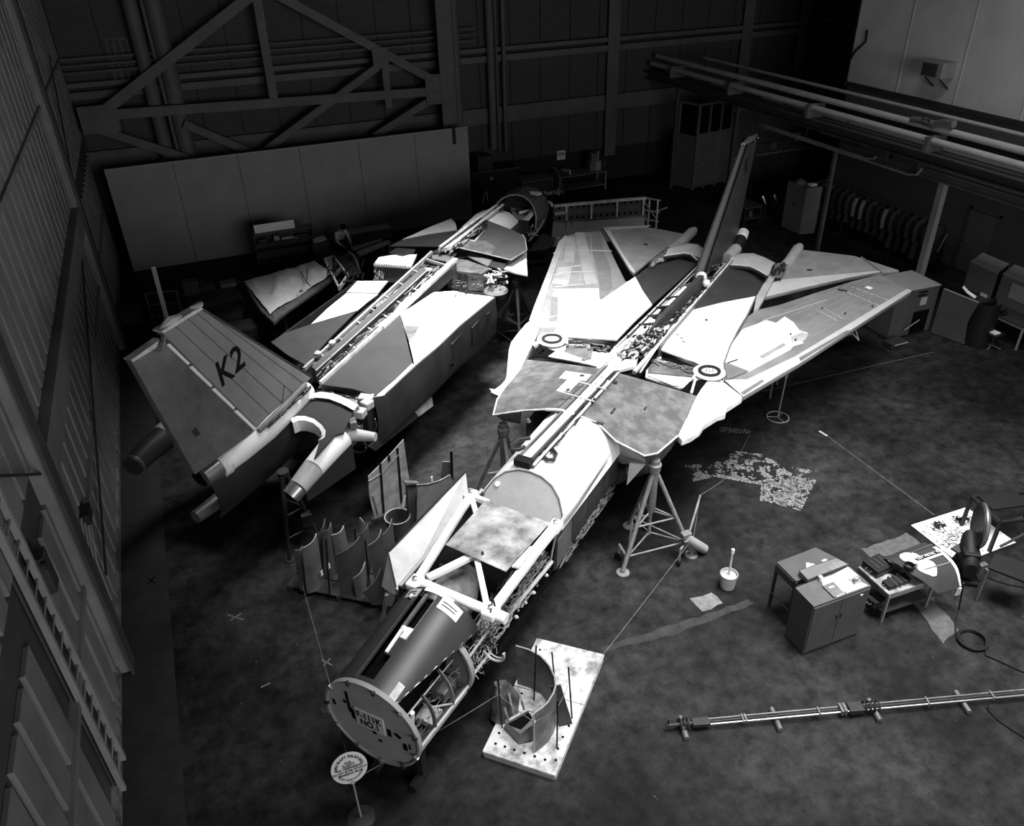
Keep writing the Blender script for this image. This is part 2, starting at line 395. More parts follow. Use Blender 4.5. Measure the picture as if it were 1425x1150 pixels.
# ---- back wall: ribbed sheet panels between girts
YB = 33.4
def siding():
    M = bpy.data.materials.new('ribbed_siding'); M.use_nodes = True; nt = M.node_tree; b = nt.nodes['Principled BSDF']
    b.inputs['Base Color'].default_value = (0.085,) * 3 + (1,); b.inputs['Roughness'].default_value = 0.6
    tc = nt.nodes.new('ShaderNodeTexCoord'); wv = nt.nodes.new('ShaderNodeTexWave'); wv.bands_direction = 'Z'; wv.inputs['Scale'].default_value = 3.2
    nt.links.new(tc.outputs['Object'], wv.inputs['Vector']); bp = nt.nodes.new('ShaderNodeBump'); bp.inputs['Distance'].default_value = 0.05; bp.inputs['Strength'].default_value = 1.0
    nt.links.new(wv.outputs['Fac'], bp.inputs['Height']); nt.links.new(bp.outputs[0], b.inputs['Normal'])
    return M
sid = siding()
wall_back = solo('wall_back', MB().box(-3.2, 34, YB, YB + 0.2, 0, 10.5), mat('back_wall_recess', 0.03, 0.8), (10, YB, 0), kind='structure')
x = -2.9
while x < 33:
    for z0, z1 in ((1.55, 3.15), (3.85, 5.6), (6.2, 10.4)):
        part('siding_panel', MB().box(x, x + 1.34, YB - 0.06, YB, z0, z1), sid, wall_back)
    part('plinth_panel', MB().box(x, x + 1.34, YB - 0.04, YB, 0.0, 1.5), mat('plinth_paint', 0.018, 0.7), wall_back)
    x += 1.38
part('girt', MB().box(-3, 34, YB - 0.16, YB, 3.18, 3.82), steel_grey, wall_back)
part('girt', MB().box(-3, 34, YB - 0.30, YB, 5.62, 5.86), steel_grey, wall_back)
part('girt', MB().box(-3, 34, YB - 0.30, YB, 6.0, 6.16), steel_grey, wall_back)
for i in range(3): part('wall_pipe', MB().tube([(-3, YB - 0.5, 6.5 + 0.22 * i), (12, YB - 0.5, 6.5 + 0.22 * i)], 0.05), steel_grey, wall_back, True)
part('wall_trim', MB().box(-3, 34, YB - 0.05, YB, 1.5, 1.55), steel_dark, wall_back)
for xx in (18.38, 28.5, 25.3):
    part('column', MB().box(xx - 0.28, xx + 0.28, YB - 0.32, YB - 0.28, 1.2, 9), steel_grey, wall_back)
    part('column_web', MB().box(xx - 0.03, xx + 0.03, YB - 0.28, YB - 0.0, 1.2, 9), steel_dark, wall_back)
# pipes rising on the back wall
for (px, r, z0) in ((684, 0.16, 2.2), (702, 0.09, 2.0), (692, 0.04, 2.0)):
    q = GY(px, 120, YB - 0.4); part('riser_pipe', MB().tube([(q.x, YB - 0.4, z0), (q.x, YB - 0.4, 8.5)], r, 10), steel_grey, wall_back, True)

# ---- truss and pipes ahead of the back wall, left half
YT = 32.3
truss = thing('wall_truss', 'dark riveted steel truss braced across the back left of the hall', 'truss', (4, YT, 0))
def TG(px, py): return GY(px, py, YT)
TD = [0.0]
def tmember(n, a, b, w, matl=steel_grey, d=0.25):
    TD[0] += .012; part(n, MB().bar(TG(*a), TG(*b), d - TD[0], w, V((0, 0, 1))), matl, truss)
tmember('lower_chord', (140, 160), (600, 127), 0.32)
tmember('diagonal_brace', (140, 158), (366, -20), 0.34)
tmember('diagonal_brace', (138, 180), (268, 222), 0.28)
tmember('diagonal_brace', (256, 172), (345, 210), 0.28)
tmember('diagonal_brace', (370, 208), (526, 92), 0.26)
tmember('diagonal_brace', (362, -20), (600, 110), 0.3)
tmember('diagonal_brace', (520, 190), (600, 138), 0.26)
tmember('vertical_post', (354, -20), (381, 138), 0.3)
tmember('vertical_post', (534, 80), (541, 150), 0.26)
for px, py, sx, sz in ((608, 123, 0.5, 0.55), (528, 80, 0.3, 0.35), (138, 165, 0.6, 0.45)):
    q = TG(px, py); part('gusset_plate', MB().box(q.x - sx, q.x + sx, YT - 0.17, YT - 0.13, q.z - sz, q.z + sz), steel_grey, truss)
q = TG(608, 123); rv = MB()
for i in range(5):
    for j in range(6): rv.obox((q.x - 0.4 + i * 0.2, YT - 0.19, q.z - 0.45 + j * 0.18), (.02, 0, 0), (0, .015, 0), (0, 0, .02))
part('rivets', rv, steel_dark, truss, kind='stuff')
q = TG(620, 100)
colm = thing('main_column', 'tall steel column beside the right end of the partition', 'column', (q.x, YT, 0))
part('flange', MB().box(q.x - 0.30, q.x + 0.30, YT - 0.2, YT - 0.16, 0, 9), steel_grey, colm)
part('web', MB().box(q.x - 0.03, q.x + 0.03, YT - 0.16, YT + 0.5, 0, 9), steel_dark, colm)
for px0, px1, r, nm, lb in ((222, 268, 0.30, 'riser_duct', 'thick round duct rising behind the truss, the right one of two'), (190, 226, 0.24, 'riser_duct', 'round duct rising behind the truss, the left one of two'),
                            (207, 238, 0.07, 'riser_pipe', 'thin pipe between the two round ducts'), (632, 640, 0.17, 'riser_pipe', 'round pipe rising behind the right end of the partition')):
    t = GY(px0, 45, YT + 0.46)
    solo(nm, MB().tube([(t.x, YT + 0.46, 0), (t.x, YT + 0.46, 9)], r, 14), steel_grey, (t.x, YT + .46, 0), lb, 'duct' if 'duct' in nm else 'pipe', smooth=True)
gl = thing('wall_window_frame', 'dark grid-framed window high in the far left corner', 'window', (-1.0, YB - .1, 5.5))
a, b = GY(146, 55, YB - .1), GY(190, 110, YB - .1)
for i in range(4): part('mullion', MB().bar((a.x + (b.x - a.x) * i / 3, YB - .1, a.z), (a.x + (b.x - a.x) * i / 3, YB - .1, b.z), .05, .05, V((0, 1, 0))), steel_grey, gl)
for i in range(3): part('transom', MB().bar((a.x, YB - .1, a.z + (b.z - a.z) * i / 2), (b.x, YB - .1, a.z + (b.z - a.z) * i / 2), .05, .05), steel_grey, gl)

# ---- partition
YS = 31.0
pt = thing('plywood_partition', 'tall grey plywood partition standing behind the left airframe', 'partition', (4.2, YS, 0))
x0, x1 = GY(144, 236, YS).x, GY(651, 180, YS).x; n = 6
for i in range(n):
    a, b = x0 + (x1 - x0) * i / n, x0 + (x1 - x0) * (i + 1) / n
    part('plywood_panel', MB().box(a + 0.008, b - 0.008, YS, YS + 0.03, 0.0, 3.66), plywood, pt)
part('top_rail', MB().box(x0, x1, YS - 0.01, YS + 0.12, 3.66, 3.70), light_enamel, pt)
part('back_stud', MB().box(x0, x1, YS + 0.03, YS + 0.1, 1.8, 1.9), plywood, pt)
q = GY(632, 190, YS - .03); part('hung_strap', MB().bar((q.x, YS - .03, 3.72), (q.x, YS - .03, 3.1), .13, .03, V((0, 1, 0))), black, pt)

# ---- right: office block wall, lower wall, door
XR = 24.2
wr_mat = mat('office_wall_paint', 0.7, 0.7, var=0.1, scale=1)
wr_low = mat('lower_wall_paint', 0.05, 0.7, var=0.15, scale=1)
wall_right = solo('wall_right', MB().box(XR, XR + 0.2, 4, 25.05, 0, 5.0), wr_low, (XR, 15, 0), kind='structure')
joints = [25.05, 22.58, 20.1, 17.6, 15.1, 12.6, 10.1, 7.6, 5.0]
for a, b in zip(joints, joints[1:]):
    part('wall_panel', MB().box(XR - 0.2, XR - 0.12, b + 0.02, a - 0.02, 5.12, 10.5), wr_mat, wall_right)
    part('joint_strip', MB().box(XR - 0.22, XR - 0.1, b - 0.025, b + 0.025, 5.12, 10.5), mat('joint_paint', .62, .7), wall_right)
part('office_side', MB().box(XR - 0.2, XR + 6, 25.05, 25.1, 5.12, 10.5), wr_low, wall_right)
part('ledge', MB().box(XR - 0.28, XR + 0.1, 4, 25.1, 4.98, 5.12), steel_dark, wall_right)
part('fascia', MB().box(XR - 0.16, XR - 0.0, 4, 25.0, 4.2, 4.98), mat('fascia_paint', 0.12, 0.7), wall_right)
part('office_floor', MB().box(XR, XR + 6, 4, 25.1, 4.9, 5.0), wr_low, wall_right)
q0, q1 = GX(1330, 340, XR), GX(1362, 300, XR)
door_1 = solo('door_1', MB().box(XR - 0.06, XR, q0.y - 1.35, q0.y - 0.3, 0, 2.1), mat('door_paint', 0.07, 0.6), (XR, q0.y - .8, 0), kind='structure', bevel=.01)
part('door_frame', MB().box(XR - .08, XR - .02, q0.y - 1.43, q0.y - 1.35, 0, 2.18).box(XR - .08, XR - .02, q0.y - .3, q0.y - .22, 0, 2.18).box(XR - .08, XR - .02, q0.y - 1.43, q0.y - .22, 2.1, 2.18), steel_dark, door_1)
part('door_knob', MB().lathe([(.03, 0), (.03, .07)], (XR - .06, q0.y - .42, 1.0), (-1, 0, 0), 10), bare_metal, door_1)
ac = thing('window_air_conditioner', 'boxy air conditioner mounted on brackets high on the upper right wall', 'air conditioner', GX(1308, 98, XR - .4))
c = GX(1306, 96, XR - .5)
part('case', MB().obox(c, (.3, 0, 0), (0, .42, 0), (0, 0, .24)), light_enamel, ac, bevel=.02)
part('front_grille', MB().obox(c + V((-.31, .08, 0)), (.015, 0, 0), (0, .3, 0), (0, 0, .19)), dark_metal, ac)
for i in range(6): part('louvre', MB().obox(c + V((-.33, .08, -.16 + i * .064)), (.01, 0, 0), (0, .3, 0), (0, 0, .01)), dull_metal, ac)
for s in (-.3, .3): part('bracket', MB().bar(c + V((-.2, s, -.25)), c + V((.3, s, -.6)), .04, .04), dark_metal, ac)
q = [GX(1207, 42, XR - .25), GX(1205, 58, XR - .25), GX(1190, 72, XR - .25), GX(1184, 82, XR - .25)]
solo('wall_cable', MB().tube(q, .03, 6), black, q[0], 'dark cable drooping at the corner of the upper right wall', 'cable')

# ---- pipe rack along the right side
rk = thing('overhead_pipe_rack', 'overhead steel rack carrying long pipes towards the right wall', 'pipe rack', (20.6, 20, 0))
for (X, z, r, y0, y1, nm) in ((20.4, 5.30, 0.10, 32.8, 6, 'pipe'), (20.15, 5.02, 0.10, 32.8, 6, 'pipe'), (21.6, 5.36, 0.06, 31, 6, 'pipe')):
    part(nm, MB().tube([(X, y0, z), (X, y1, z)], r, 12), mat('pipe_paint', 0.4, 0.5), rk, True)
part('rack_beam', MB().box(20.0, 20.6, 6, 33.2, 4.66, 4.70).box(20.28, 20.32, 6, 33.2, 4.4, 4.66).box(20.1, 20.5, 6, 33.2, 4.36, 4.4), steel_dark, rk)
for yb in (31.0, 26.9, 22.4, 17.3, 12.5): part('saddle', MB().box(19.95, 20.65, yb - .07, yb + .07, 4.7, 5.14), steel_grey, rk)
XK = 21.0
part('lower_beam', MB().box(XK - .12, XK + .12, 6, 21.6, 3.95, 3.99).box(XK - .02, XK + .02, 6, 21.6, 3.75, 3.95).box(XK - .12, XK + .12, 6, 21.6, 3.72, 3.76), steel_grey, rk)
part('lower_chord', MB().box(XK - .1, XK + .1, 6, 22.6, 4.05, 4.09), steel_grey, rk)
part('bus_panel', MB().box(XK + .03, XK + .07, 6, 22.4, 4.10, 4.56), mat('panel_paint', 0.6, 0.6), rk)
part('upper_rail', MB().box(XK - .08, XK + .08, 6, 26.0, 4.62, 4.76), mat('rail_paint', .3, .6), rk)
for yb in (6.6, 8.5, 10.4, 12.3, 14.2, 15.4, 16.4, 21.0, 22.0): part('clip', MB().box(XK - .06, XK + .02, yb - .03, yb + .03, 4.05, 4.66).box(XK - .1, XK, yb - .09, yb + .09, 4.5, 4.62), dark_metal, rk)
for y1, y2, z_ in ((25.7, 19.75, 3.76), (25.5, 17.95, 3.69)):
    part('guard_rail', MB().tube([(XK - .15, y1 + .15, z_ - .04), (XK - .18, y1, z_ - .02), (XK - .2, y1 - .3, z_), (XK - .2, y2 + .45, z_), (XK - .2, y2 + .12, z_ + .08), (XK - .2, y2, z_ + .3), (XK - .2, y2, z_ + .48)], .04, 8), light_enamel, rk, True)
for yb in (24.6, 23.2, 21.4): part('hanger', MB().tube([(XK - .2, yb, 3.74), (XK - .1, yb, 4.7)], .025, 6), dark_metal, rk)
part('rack_post', MB().box(XK - .1, XK + .1, 17.1, 17.3, 0, 3.72), light_enamel, rk); part('rack_post', MB().box(XK - .06, XK + .06, 21.75, 21.87, 0, 3.72), dull_metal, rk)
for yb in (26.6, 30.8): part('rack_post', MB().box(20.25, 20.37, yb - .06, yb + .06, 0, 4.4), steel_dark, rk)
for i, yb in enumerate((19.5, 18.25)):
    t = thing('switch_box', ('dark steel switch box hung on the pipe rack, the left of two', 'dark steel switch box hung on the pipe rack, the right of two')[i], 'electrical box', (XK - .4, yb, 4.1))
    part('case', MB().box(XK - .62, XK - .14, yb - .5, yb + .5, 4.06, 4.46), dark_enamel, t, bevel=.015)
    part('lid', MB().box(XK - .64, XK - .13, yb - .52, yb + .52, 4.46, 4.49), light_enamel, t)
    part('latch', MB().box(XK - .66, XK - .62, yb - .05, yb + .05, 4.3, 4.42), dark_metal, t)
for i, yb in enumerate((22.1, 21.45, 20.85)):
    t = thing('small_switch_box', 'small dark switch box on the pipe rack, %s of three from the left' % ORD[i], 'electrical box', (XK - .2, yb, 4.2))
    part('case', MB().box(XK - .34, XK - .12, yb - .2, yb + .2, 4.16, 4.44), dark_enamel, t, bevel=.01); part('lid', MB().box(XK - .35, XK - .12, yb - .21, yb + .21, 4.44, 4.46), grey_enamel, t)
vb = thing('valve_assembly', 'valve and elbow fittings on top of the overhead pipes', 'valve', (20.3, 17.8, 5.4))
c = GX(1302, 175, 20.35)
part('valve_body', MB().tube([c + V((0, .9, 0)), c + V((0, .4, .06)), c + V((0, 0, 0))], [.09, .1, .12], 10), dull_metal, vb, True)
part('elbow', MB().tube([c + V((0, .1, 0)), c + V((0, -.25, .12)), c + V((0, -.6, .16))], .11, 10), bare_metal, vb, True)
part('hand_wheel', MB().tube(arcpts(c + V((-.1, .3, .1)), (0, 1, 0), (0, 0, 1), .14, 0, 2 * pi * .96, 14), .018, 6), dark_metal, vb, True)
# ============================================================ THE RIGHT AIRFRAME (nose towards the camera)
A1 = radians(39.3); O1 = V((0.66, 7.11, 0)); H1 = V((cos(A1), sin(A1), 0)); L1 = V((H1.y, -H1.x, 0))
def K(u, v, z): return O1 + H1 * u + L1 * v + Z * z
def KL(p): d = V(p) - O1; return d.dot(H1), d.dot(L1)
def KP(px, py, zf):
    if not callable(zf): return G(px, py, zf)
    z = 2.5
    for _ in range(12):
        p = G(px, py, z); z = 0.5 * z + 0.5 * zf(*KL(p))
    return G(px, py, z)
def skin(mb, pts, t=0.03): return mb.prism(pts, (0, 0, -t))
def plate(name, px, zf, m, root, t=0.03, dz=0.0, **kw):
    pts = [KP(a, b, zf) + V((0, 0, dz)) for a, b in px]
    return part(name, MB().prism(pts, (0, 0, -t)), m, root, **kw)
k1 = thing('jet_airframe', 'partly stripped swept-wing jet airframe with its round nose bulkhead towards the camera', 'aircraft', (O1.x, O1.y, 0))

# --- nose bulkhead
NZ, NR = 1.80, 0.755
nb = part('nose_bulkhead', MB().disc(K(0.03, 0, NZ), H1, NR, 0.04, 56), mat('bulkhead_paint', 0.36, 0.5, var=0.15, scale=2.5), k1)
part('bulkhead_rim', MB().lathe([(NR - .02, 0.0), (NR + .015, 0.0), (NR + .015, .07), (NR - .02, .07), (NR - .02, 0)], K(0.01, 0, NZ), H1, 56, False), light_enamel, nb, True)
pl_c = K(-0.012, -0.02, NZ + 0.05); rt, upv = L1, Z
tilt = Matrix.Rotation(radians(-2), 3, H1); rt = tilt @ rt; upv = tilt @ upv
part('placard', MB().obox(pl_c + H1 * .03, rt * .235, upv * .165, H1 * .008), mat('placard_paint', 0.6, 0.6), nb)
for txt, dz in (('F-111K', .07), ('NO.1', -.07)):
    lettering(txt, pl_c + H1 * .018 + upv * dz, rt, upv, 0.165 if dz > 0 else .165, ink, nb, bold=.002, squeeze=.84)
holes = MB()
def hole(y, z, w, h, rot=0.0):
    a = rt * cos(rot) + upv * sin(rot); b = -rt * sin(rot) + upv * cos(rot)
    holes.obox(K(0.028, y, NZ + z), a * w, b * h, H1 * .006)
for h_ in ((-.36, .28, .02, .17), (-.30, .02, .035, .09), (-.345, .1, .03, .05), (.28, -.02, .03, .07), (.42, .0, .05, .03, -.6), (.52, -.17, .03, .065), (.60, -.12, .012, .05), (.02, -.17, .03, .025), (.1, -.3, .025, .022), (-.62, .1, .02, .05), (-.42, .22, .02, .03)): hole(*h_)
part('cutout', holes, cavity, nb)
for k in range(11):
    a = k * 2 * pi / 11 + .2; p = K(0.0, sin(a) * NR * .985, NZ + cos(a) * NR * .985); r = L1 * sin(a) + Z * cos(a)
    part('rim_clip', MB().obox(p, r * .035, (L1 * cos(a) - Z * sin(a)) * .02, H1 * .02), bare_metal if k % 2 else dark_metal, nb)
part('rim_ring_hook', MB().tube(arcpts(K(0, -NR - .05, NZ - .18), L1, Z, .06, 0, 2 * pi * .97, 14), .01, 5), dull_metal, nb)

# --- nose upper skin with its open slots
def nskin(u, ang):
    t = u / 1.72; hw = .735 + .03 * t; hz = .72 + .16 * t; zc = NZ + .05 * t
    return K(u, sin(ang) * hw, zc + cos(ang) * hz)
NU, NA = 34, 60; us = [0.07 + 1.68 * i / NU for i in range(NU + 1)]; an = [radians(-112 + 176 * j / NA) for j in range(NA + 1)]
def keep_nose(i, j):
    u, a = us[i], math.degrees(an[j])
    if .14 < u < 1.66 and -18 < a < -9: return False
    if .14 < u < .55 and -10 < a < 0: return False
    if 1.0 < u < 1.68 and -6.5 < a < 5: return False
    if 1.48 < u < 1.66 and -29 < a < -20.5: return False
    if a > 33 + 16 * us[i]: return False
    return True
part('nose_skin', MB().shell([[nskin(u, a) for a in an] for u in us], .012, keep_nose), mat('nose_paint', 0.034, 0.38, var=0.25, scale=2.2, spec=0.5), k1, True)
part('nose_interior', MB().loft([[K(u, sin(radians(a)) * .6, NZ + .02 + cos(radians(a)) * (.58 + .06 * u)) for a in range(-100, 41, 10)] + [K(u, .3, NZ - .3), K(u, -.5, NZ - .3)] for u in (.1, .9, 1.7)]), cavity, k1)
nt1 = MB()
for a in (-18.8, 5.8):
    nt1.tube([nskin(.14 if a < 0 else 1.0, radians(a)) + Z * .008, nskin(1.66, radians(a)) + Z * .008], .006, 6)
part('slot_edge', nt1, dull_metal, k1)
part('slot_divider', MB().bar(nskin(1.0, radians(-7.5)) - Z * .03, nskin(1.66, radians(-7.5)) - Z * .03, .05, .05), dull_metal, k1)
part('white_slot_cover', MB().bar(nskin(.58, radians(-4)) + Z * .02, nskin(.98, radians(-5)) + Z * .02, .045, .03), white_paint, k1)
part('slot_fitting', MB().lathe([(.04, 0), (.05, .03), (.03, .06)], nskin(1.0, radians(-4)) - Z * .01, Z, 10).obox(nskin(.95, radians(2)) + Z * .01, H1 * .1, L1 * .05, Z * .012), scuffed_primer, k1, True)
part('knob_light', MB().lathe([(.03, 0), (.04, .03), (.02, .06)], nskin(1.57, radians(-24)) - Z * .02, Z, 10), white_paint, k1, True)
# labels painted at the aft edge of the nose skin
def on_nose(u0, u1, a0, a1, dz=.022): return MB().shell([[nskin(u, radians(a0 + (a1 - a0) * j / 6)) + Z * dz for j in range(7)] for u in (u0, u1)], .004)
lab1 = part('white_label', on_nose(1.50, 1.70, 12, 38), white_paint, k1)
lab2 = part('grey_label', on_nose(1.54, 1.70, -34, -16), pale_primer, k1)
part('white_edge_strip', on_nose(1.68, 1.74, -12, 24), white_paint, k1)
for k in range(2):
    part('label_line', on_nose(1.57 + k * .05, 1.585 + k * .05, 15, 33, .028), ink, lab1)
    part('label_line', on_nose(1.59 + k * .04, 1.605 + k * .04, -31, -20, .028), ink, lab2)
part('seam_edge', MB().tube([nskin(.1 + .41 * k, radians(34 + 16 * (.1 + .41 * k))) for k in range(5)], .010, 6), bare_metal, k1)
part('side_patch', MB().shell([[nskin(u, radians(a)) + (L1 * .02 + Z * .01) for a in (24, 28, 32)] for u in (.08, .2, .32)], .006), scuffed_primer, k1)

# --- frames and gear in the open right side of the nose
def frame(u, r0, a0, a1, w, rr, mt, z0=NZ - .12):
    P = []
    for k in range(13):
        a = radians(a0 + (a1 - a0) * k / 12); P.append([K(u - w / 2, sin(a) * r0, z0 + cos(a) * r0), K(u + w / 2, sin(a) * r0, z0 + cos(a) * r0)])
    part('nose_frame', MB().shell(P, rr), mt, k1)
frame(.52, .70, 50, 150, .02, .06, dull_metal); frame(.95, .72, 45, 160, .02, .06, mid_primer); frame(1.38, .78, 40, 150, .09, .04, light_enamel, NZ - .05)
part('bay_bulkhead', MB().prism([K(1.36, .05, 2.3), K(1.36, .66, 2.05), K(1.36, .74, 1.75), K(1.36, .6, 1.25), K(1.36, .05, 1.1)], H1 * .03), mid_primer, k1)
part('bay_wall', MB().prism([K(.1, .12, 2.3), K(1.36, .12, 2.4), K(1.36, .12, 1.1), K(.1, .12, 1.1)], L1 * -.03), dark_metal, k1)
part('belly_pan', MB().shell([[K(u, sin(radians(a)) * .72, NZ - .1 - cos(radians(a)) * .6) for a in range(-100, 61, 16)] for u in (.08, .6, 1.2, 1.8)], .02), dull_metal, k1, True)
for a, b, r_ in (((.06, .66, 1.55), (1.36, .70, 1.5), .022), ((.06, .6, 1.38), (1.36, .64, 1.34), .03), ((.3, .4, 1.9), (1.3, .5, 2.0), .014), ((.55, .62, 1.9), (.95, .68, 1.55), .014), ((1.36, .66, 1.95), (1.85, .78, 2.2), .02), ((1.4, .7, 1.6), (1.85, .8, 1.75), .025)):
    part('brace_tube', MB().tube([K(*a), K(*b)], r_, 8), pale_primer, k1, True)
part('white_cylinder', MB().tube([K(.33, .42, 1.62), K(.33, .46, 1.95)], .035, 10), scuffed_primer, k1, True)
part('equipment_box', MB().obox(K(1.15, .4, 1.5), H1 * .16, L1 * .12, Z * .1), dull_metal, k1, bevel=.01)
part('equipment_box', MB().obox(K(.75, .38, 1.35), H1 * .14, L1 * .16, Z * .06), pale_primer, k1, bevel=.01)
part('wire_bundle', clutter(11, 46, lambda a, b, c: K(.15 + 1.2 * a, .2 + .42 * b, 1.3 + .6 * c), r=(.004, .009), run=(.1, .3)), wire_mid, k1, kind='stuff')
part('wire_bundle', clutter(12, 90, lambda a, b, c: K(1.45 + .6 * a, .45 + .36 * b, 1.5 + .6 * c), r=(.003, .007), run=(.1, .35)), wire_light, k1, kind='stuff')
part('wire_bundle', clutter(13, 70, lambda a, b, c: K(1.45 + .6 * a, .35 + .42 * b, 1.5 + .6 * c), r=(.006, .012), run=(.1, .35)), wire_dark, k1, kind='stuff')
part('cable_loop', MB().tube(arcpts(K(1.72, .93, 1.95), L1, Z, .17, -pi * .9, .3, 14), .02, 7), wire_light, k1, True)
part('cable_loop', MB().tube(arcpts(K(1.76, .95, 1.95), L1, Z, .14, -pi, .2, 14), .012, 7), wire_light, k1, True)

# --- cockpit bay: white truss, cover sheet, cavity, cables
cz = 2.60
FL, FR, AL, AR = KP(578, 812, cz), KP(683, 852, cz), KP(655, 690, cz), KP(773, 733, cz)
VM = KP(662, 772, cz)
part('truss_tube', MB().tube([KP(590, 813, cz), FR], .075, 14), white_paint, k1, True)
part('truss_tube', MB().tube([FR + L1 * .0, KP(705, 862, cz - .02)], .085, 14), white_paint, k1, True)
for a, b, w_ in ((FL, AL, .12), (FR, AR, .13), (KP(595, 805, cz), VM, .1), (KP(678, 846, cz), VM, .09), (AL, KP(668, 735, cz - .25), .09), (AL, KP(680, 700, cz), .08), (AR, KP(735, 780, cz + .02), .16)):
    part('truss_member', MB().bar(a, b, w_, .1), white_paint, k1, bevel=.015)
for p, s in ((FL, .13), (FR, .13), (AL, .12), (AR, .12)):
    part('truss_joint', MB().obox(p, H1 * s, L1 * s * .8, Z * .07), white_paint, k1, bevel=.03)
    part('joint_bolt', MB().lathe([(.04, 0), (.04, .05), (.02, .06)], p + Z * .07, Z, 8), bare_metal, k1)
sheet_m = mat('sheet_aluminium', 0.16, 0.45, 0.2, g2=0.62, scale=1.9, thr=(0.42, 0.68), streak=(1, 1, 1))
c4 = [KP(676, 696, 2.72), KP(765, 728, 2.72), KP(704, 796, 2.72), KP(620, 758, 2.72)]
mA, mB = c4[0].lerp(c4[1], .49), c4[3].lerp(c4[2], .51)
part('cover_sheet', MB().prism([c4[0], mA, mB, c4[3]], (0, 0, -.012)), sheet_m, k1)
part('cover_sheet', MB().prism([mA + Z * .006, c4[1] + Z * .006, c4[2] + Z * .006, mB + Z * .006], (0, 0, -.012)), sheet_m, k1)
part('bracket_plate', MB().prism([KP(738, 760, 2.73), KP(743, 762, 2.73), KP(722, 790, 2.73), KP(712, 788, 2.73)], (0, 0, -.03)), scuffed_primer, k1)
part('sheet_strap', MB().bar(KP(671, 768, 2.78), KP(674, 782, 2.6), .03, .02), black, k1)
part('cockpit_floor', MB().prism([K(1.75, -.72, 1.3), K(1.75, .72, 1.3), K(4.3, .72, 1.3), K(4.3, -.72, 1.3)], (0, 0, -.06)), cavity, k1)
part('cockpit_side', MB().prism([K(1.75, -.78, 1.25), K(4.4, -.78, 1.25), K(4.4, -.78, 2.4), K(1.75, -.78, 2.3)], L1 * .03), dark_metal, k1)
part('front_frame', MB().prism([K(1.76, -.7, 1.2), K(1.76, .55, 1.2), K(1.76, .55, 2.45), K(1.76, -.7, 2.5)], H1 * .03), dark_metal, k1)
bump_m = mat('worn_cover', 0.16, 0.8, g2=0.4, scale=3, thr=(.4, .65))
part('seat_cover', MB().loft([[K(u, -.28 + sin(radians(a)) * r_, 1.75 + cos(radians(a)) * h_) for a in range(-180, 180, 30)] for u, r_, h_ in ((1.95, .22, .35), (2.3, .34, .5), (2.7, .36, .48), (3.05, .2, .3))]), bump_m, k1, True)
part('wire_bundle', clutter(21, 170, lambda a, b, c: K(1.95 + 2.1 * a, .38 + .36 * b, 1.6 + .35 * c), r=(.003, .008), run=(.06, .3)), wire_light, k1, kind='stuff')
part('wire_bundle', clutter(22, 110, lambda a, b, c: K(1.9 + 2.1 * a, .3 + .44 * b, 1.5 + .4 * c), r=(.005, .011), run=(.06, .3)), wire_mid, k1, kind='stuff')
part('wire_bundle', clutter(23, 30, lambda a, b, c: K(1.9 + .9 * a, -.65 + .3 * b, 1.6 + .6 * c), r=(.006, .012)), wire_mid, k1, kind='stuff')
part('cable_strap', MB().tube([KP(682, 868, 2.5), KP(683, 850, 2.7), KP(686, 832, 2.66)], .012, 6), black, k1)
part('cable_strap', MB().tube([KP(694, 866, 2.5), KP(688, 840, 2.7), KP(684, 826, 2.6)], .012, 6), black, k1)
part('longeron', MB().tube([KP(697, 866, 1.75), KP(712, 850, 1.75), KP(768, 782, 1.75)], .035, 8), pale_primer, k1, True)
part('longeron', MB().tube([K(1.8, -.78, 2.35), K(4.4, -.78, 2.45)], .03, 8), pale_primer, k1, True)
part('side_strut', MB().tube([KP(766, 782, 1.75), KP(775, 736, 2.5)], .018, 6), pale_primer, k1, True)
for px, py in ((728, 838), (716, 858), (740, 824), (758, 800)):
    part('edge_fitting', MB().lathe([(.02, 0), (.035, .03), (.015, .07)], KP(px, py, 1.6), L1, 8), pale_primer, k1, True)

# --- pressure bulkhead and white tank section
def tank(u_of_z, k, hw=.76, zt=2.87):
    prof = [(-.60, 1.2), (-.74, 1.45), (-.78, 1.9), (-.78, 2.2), (-.74, 2.42), (-.62, 2.62), (-.44, 2.77), (-.22, 2.85), (0, 2.87), (.22, 2.85), (.44, 2.77), (.62, 2.62), (.74, 2.42), (.78, 2.2), (.78, 1.9), (.74, 1.45), (.60, 1.2)]
    return [K(u_of_z(z), v * hw / .76, z if z < 2 else 2 + (z - 2) * (zt - 2) / .87) for v, z in prof]
slope = lambda z: 4.12 + max(0, z - 1.9) * .62
front = tank(slope, 0); aft = tank(lambda z: 6.95, 0, .80, 2.86)
upper = slice(3, 14)
part('tank_skin', MB().shell([front[upper], [a.lerp(b, .5) for a, b in zip(front[upper], aft[upper])], aft[upper]], .03), white_primer, k1, True)
part('pressure_bulkhead', MB().prism([p.lerp(K(4.5, 0, 2.3), .02) for p in front[upper]], H1 * .03), mat('bulkhead_primer', 0.46, 0.5, var=0.1, scale=5), k1)
part('bulkhead_edge', MB().tube([p for p in front[upper]], .015, 6), mid_primer, k1, True)
part('bulkhead_cap', MB().lathe([(.05, 0), (.05, .02)], front[5].lerp(K(4.5, 0, 2.3), .14) - H1 * .03, (-H1 + Z * .6), 12), white_paint, k1)
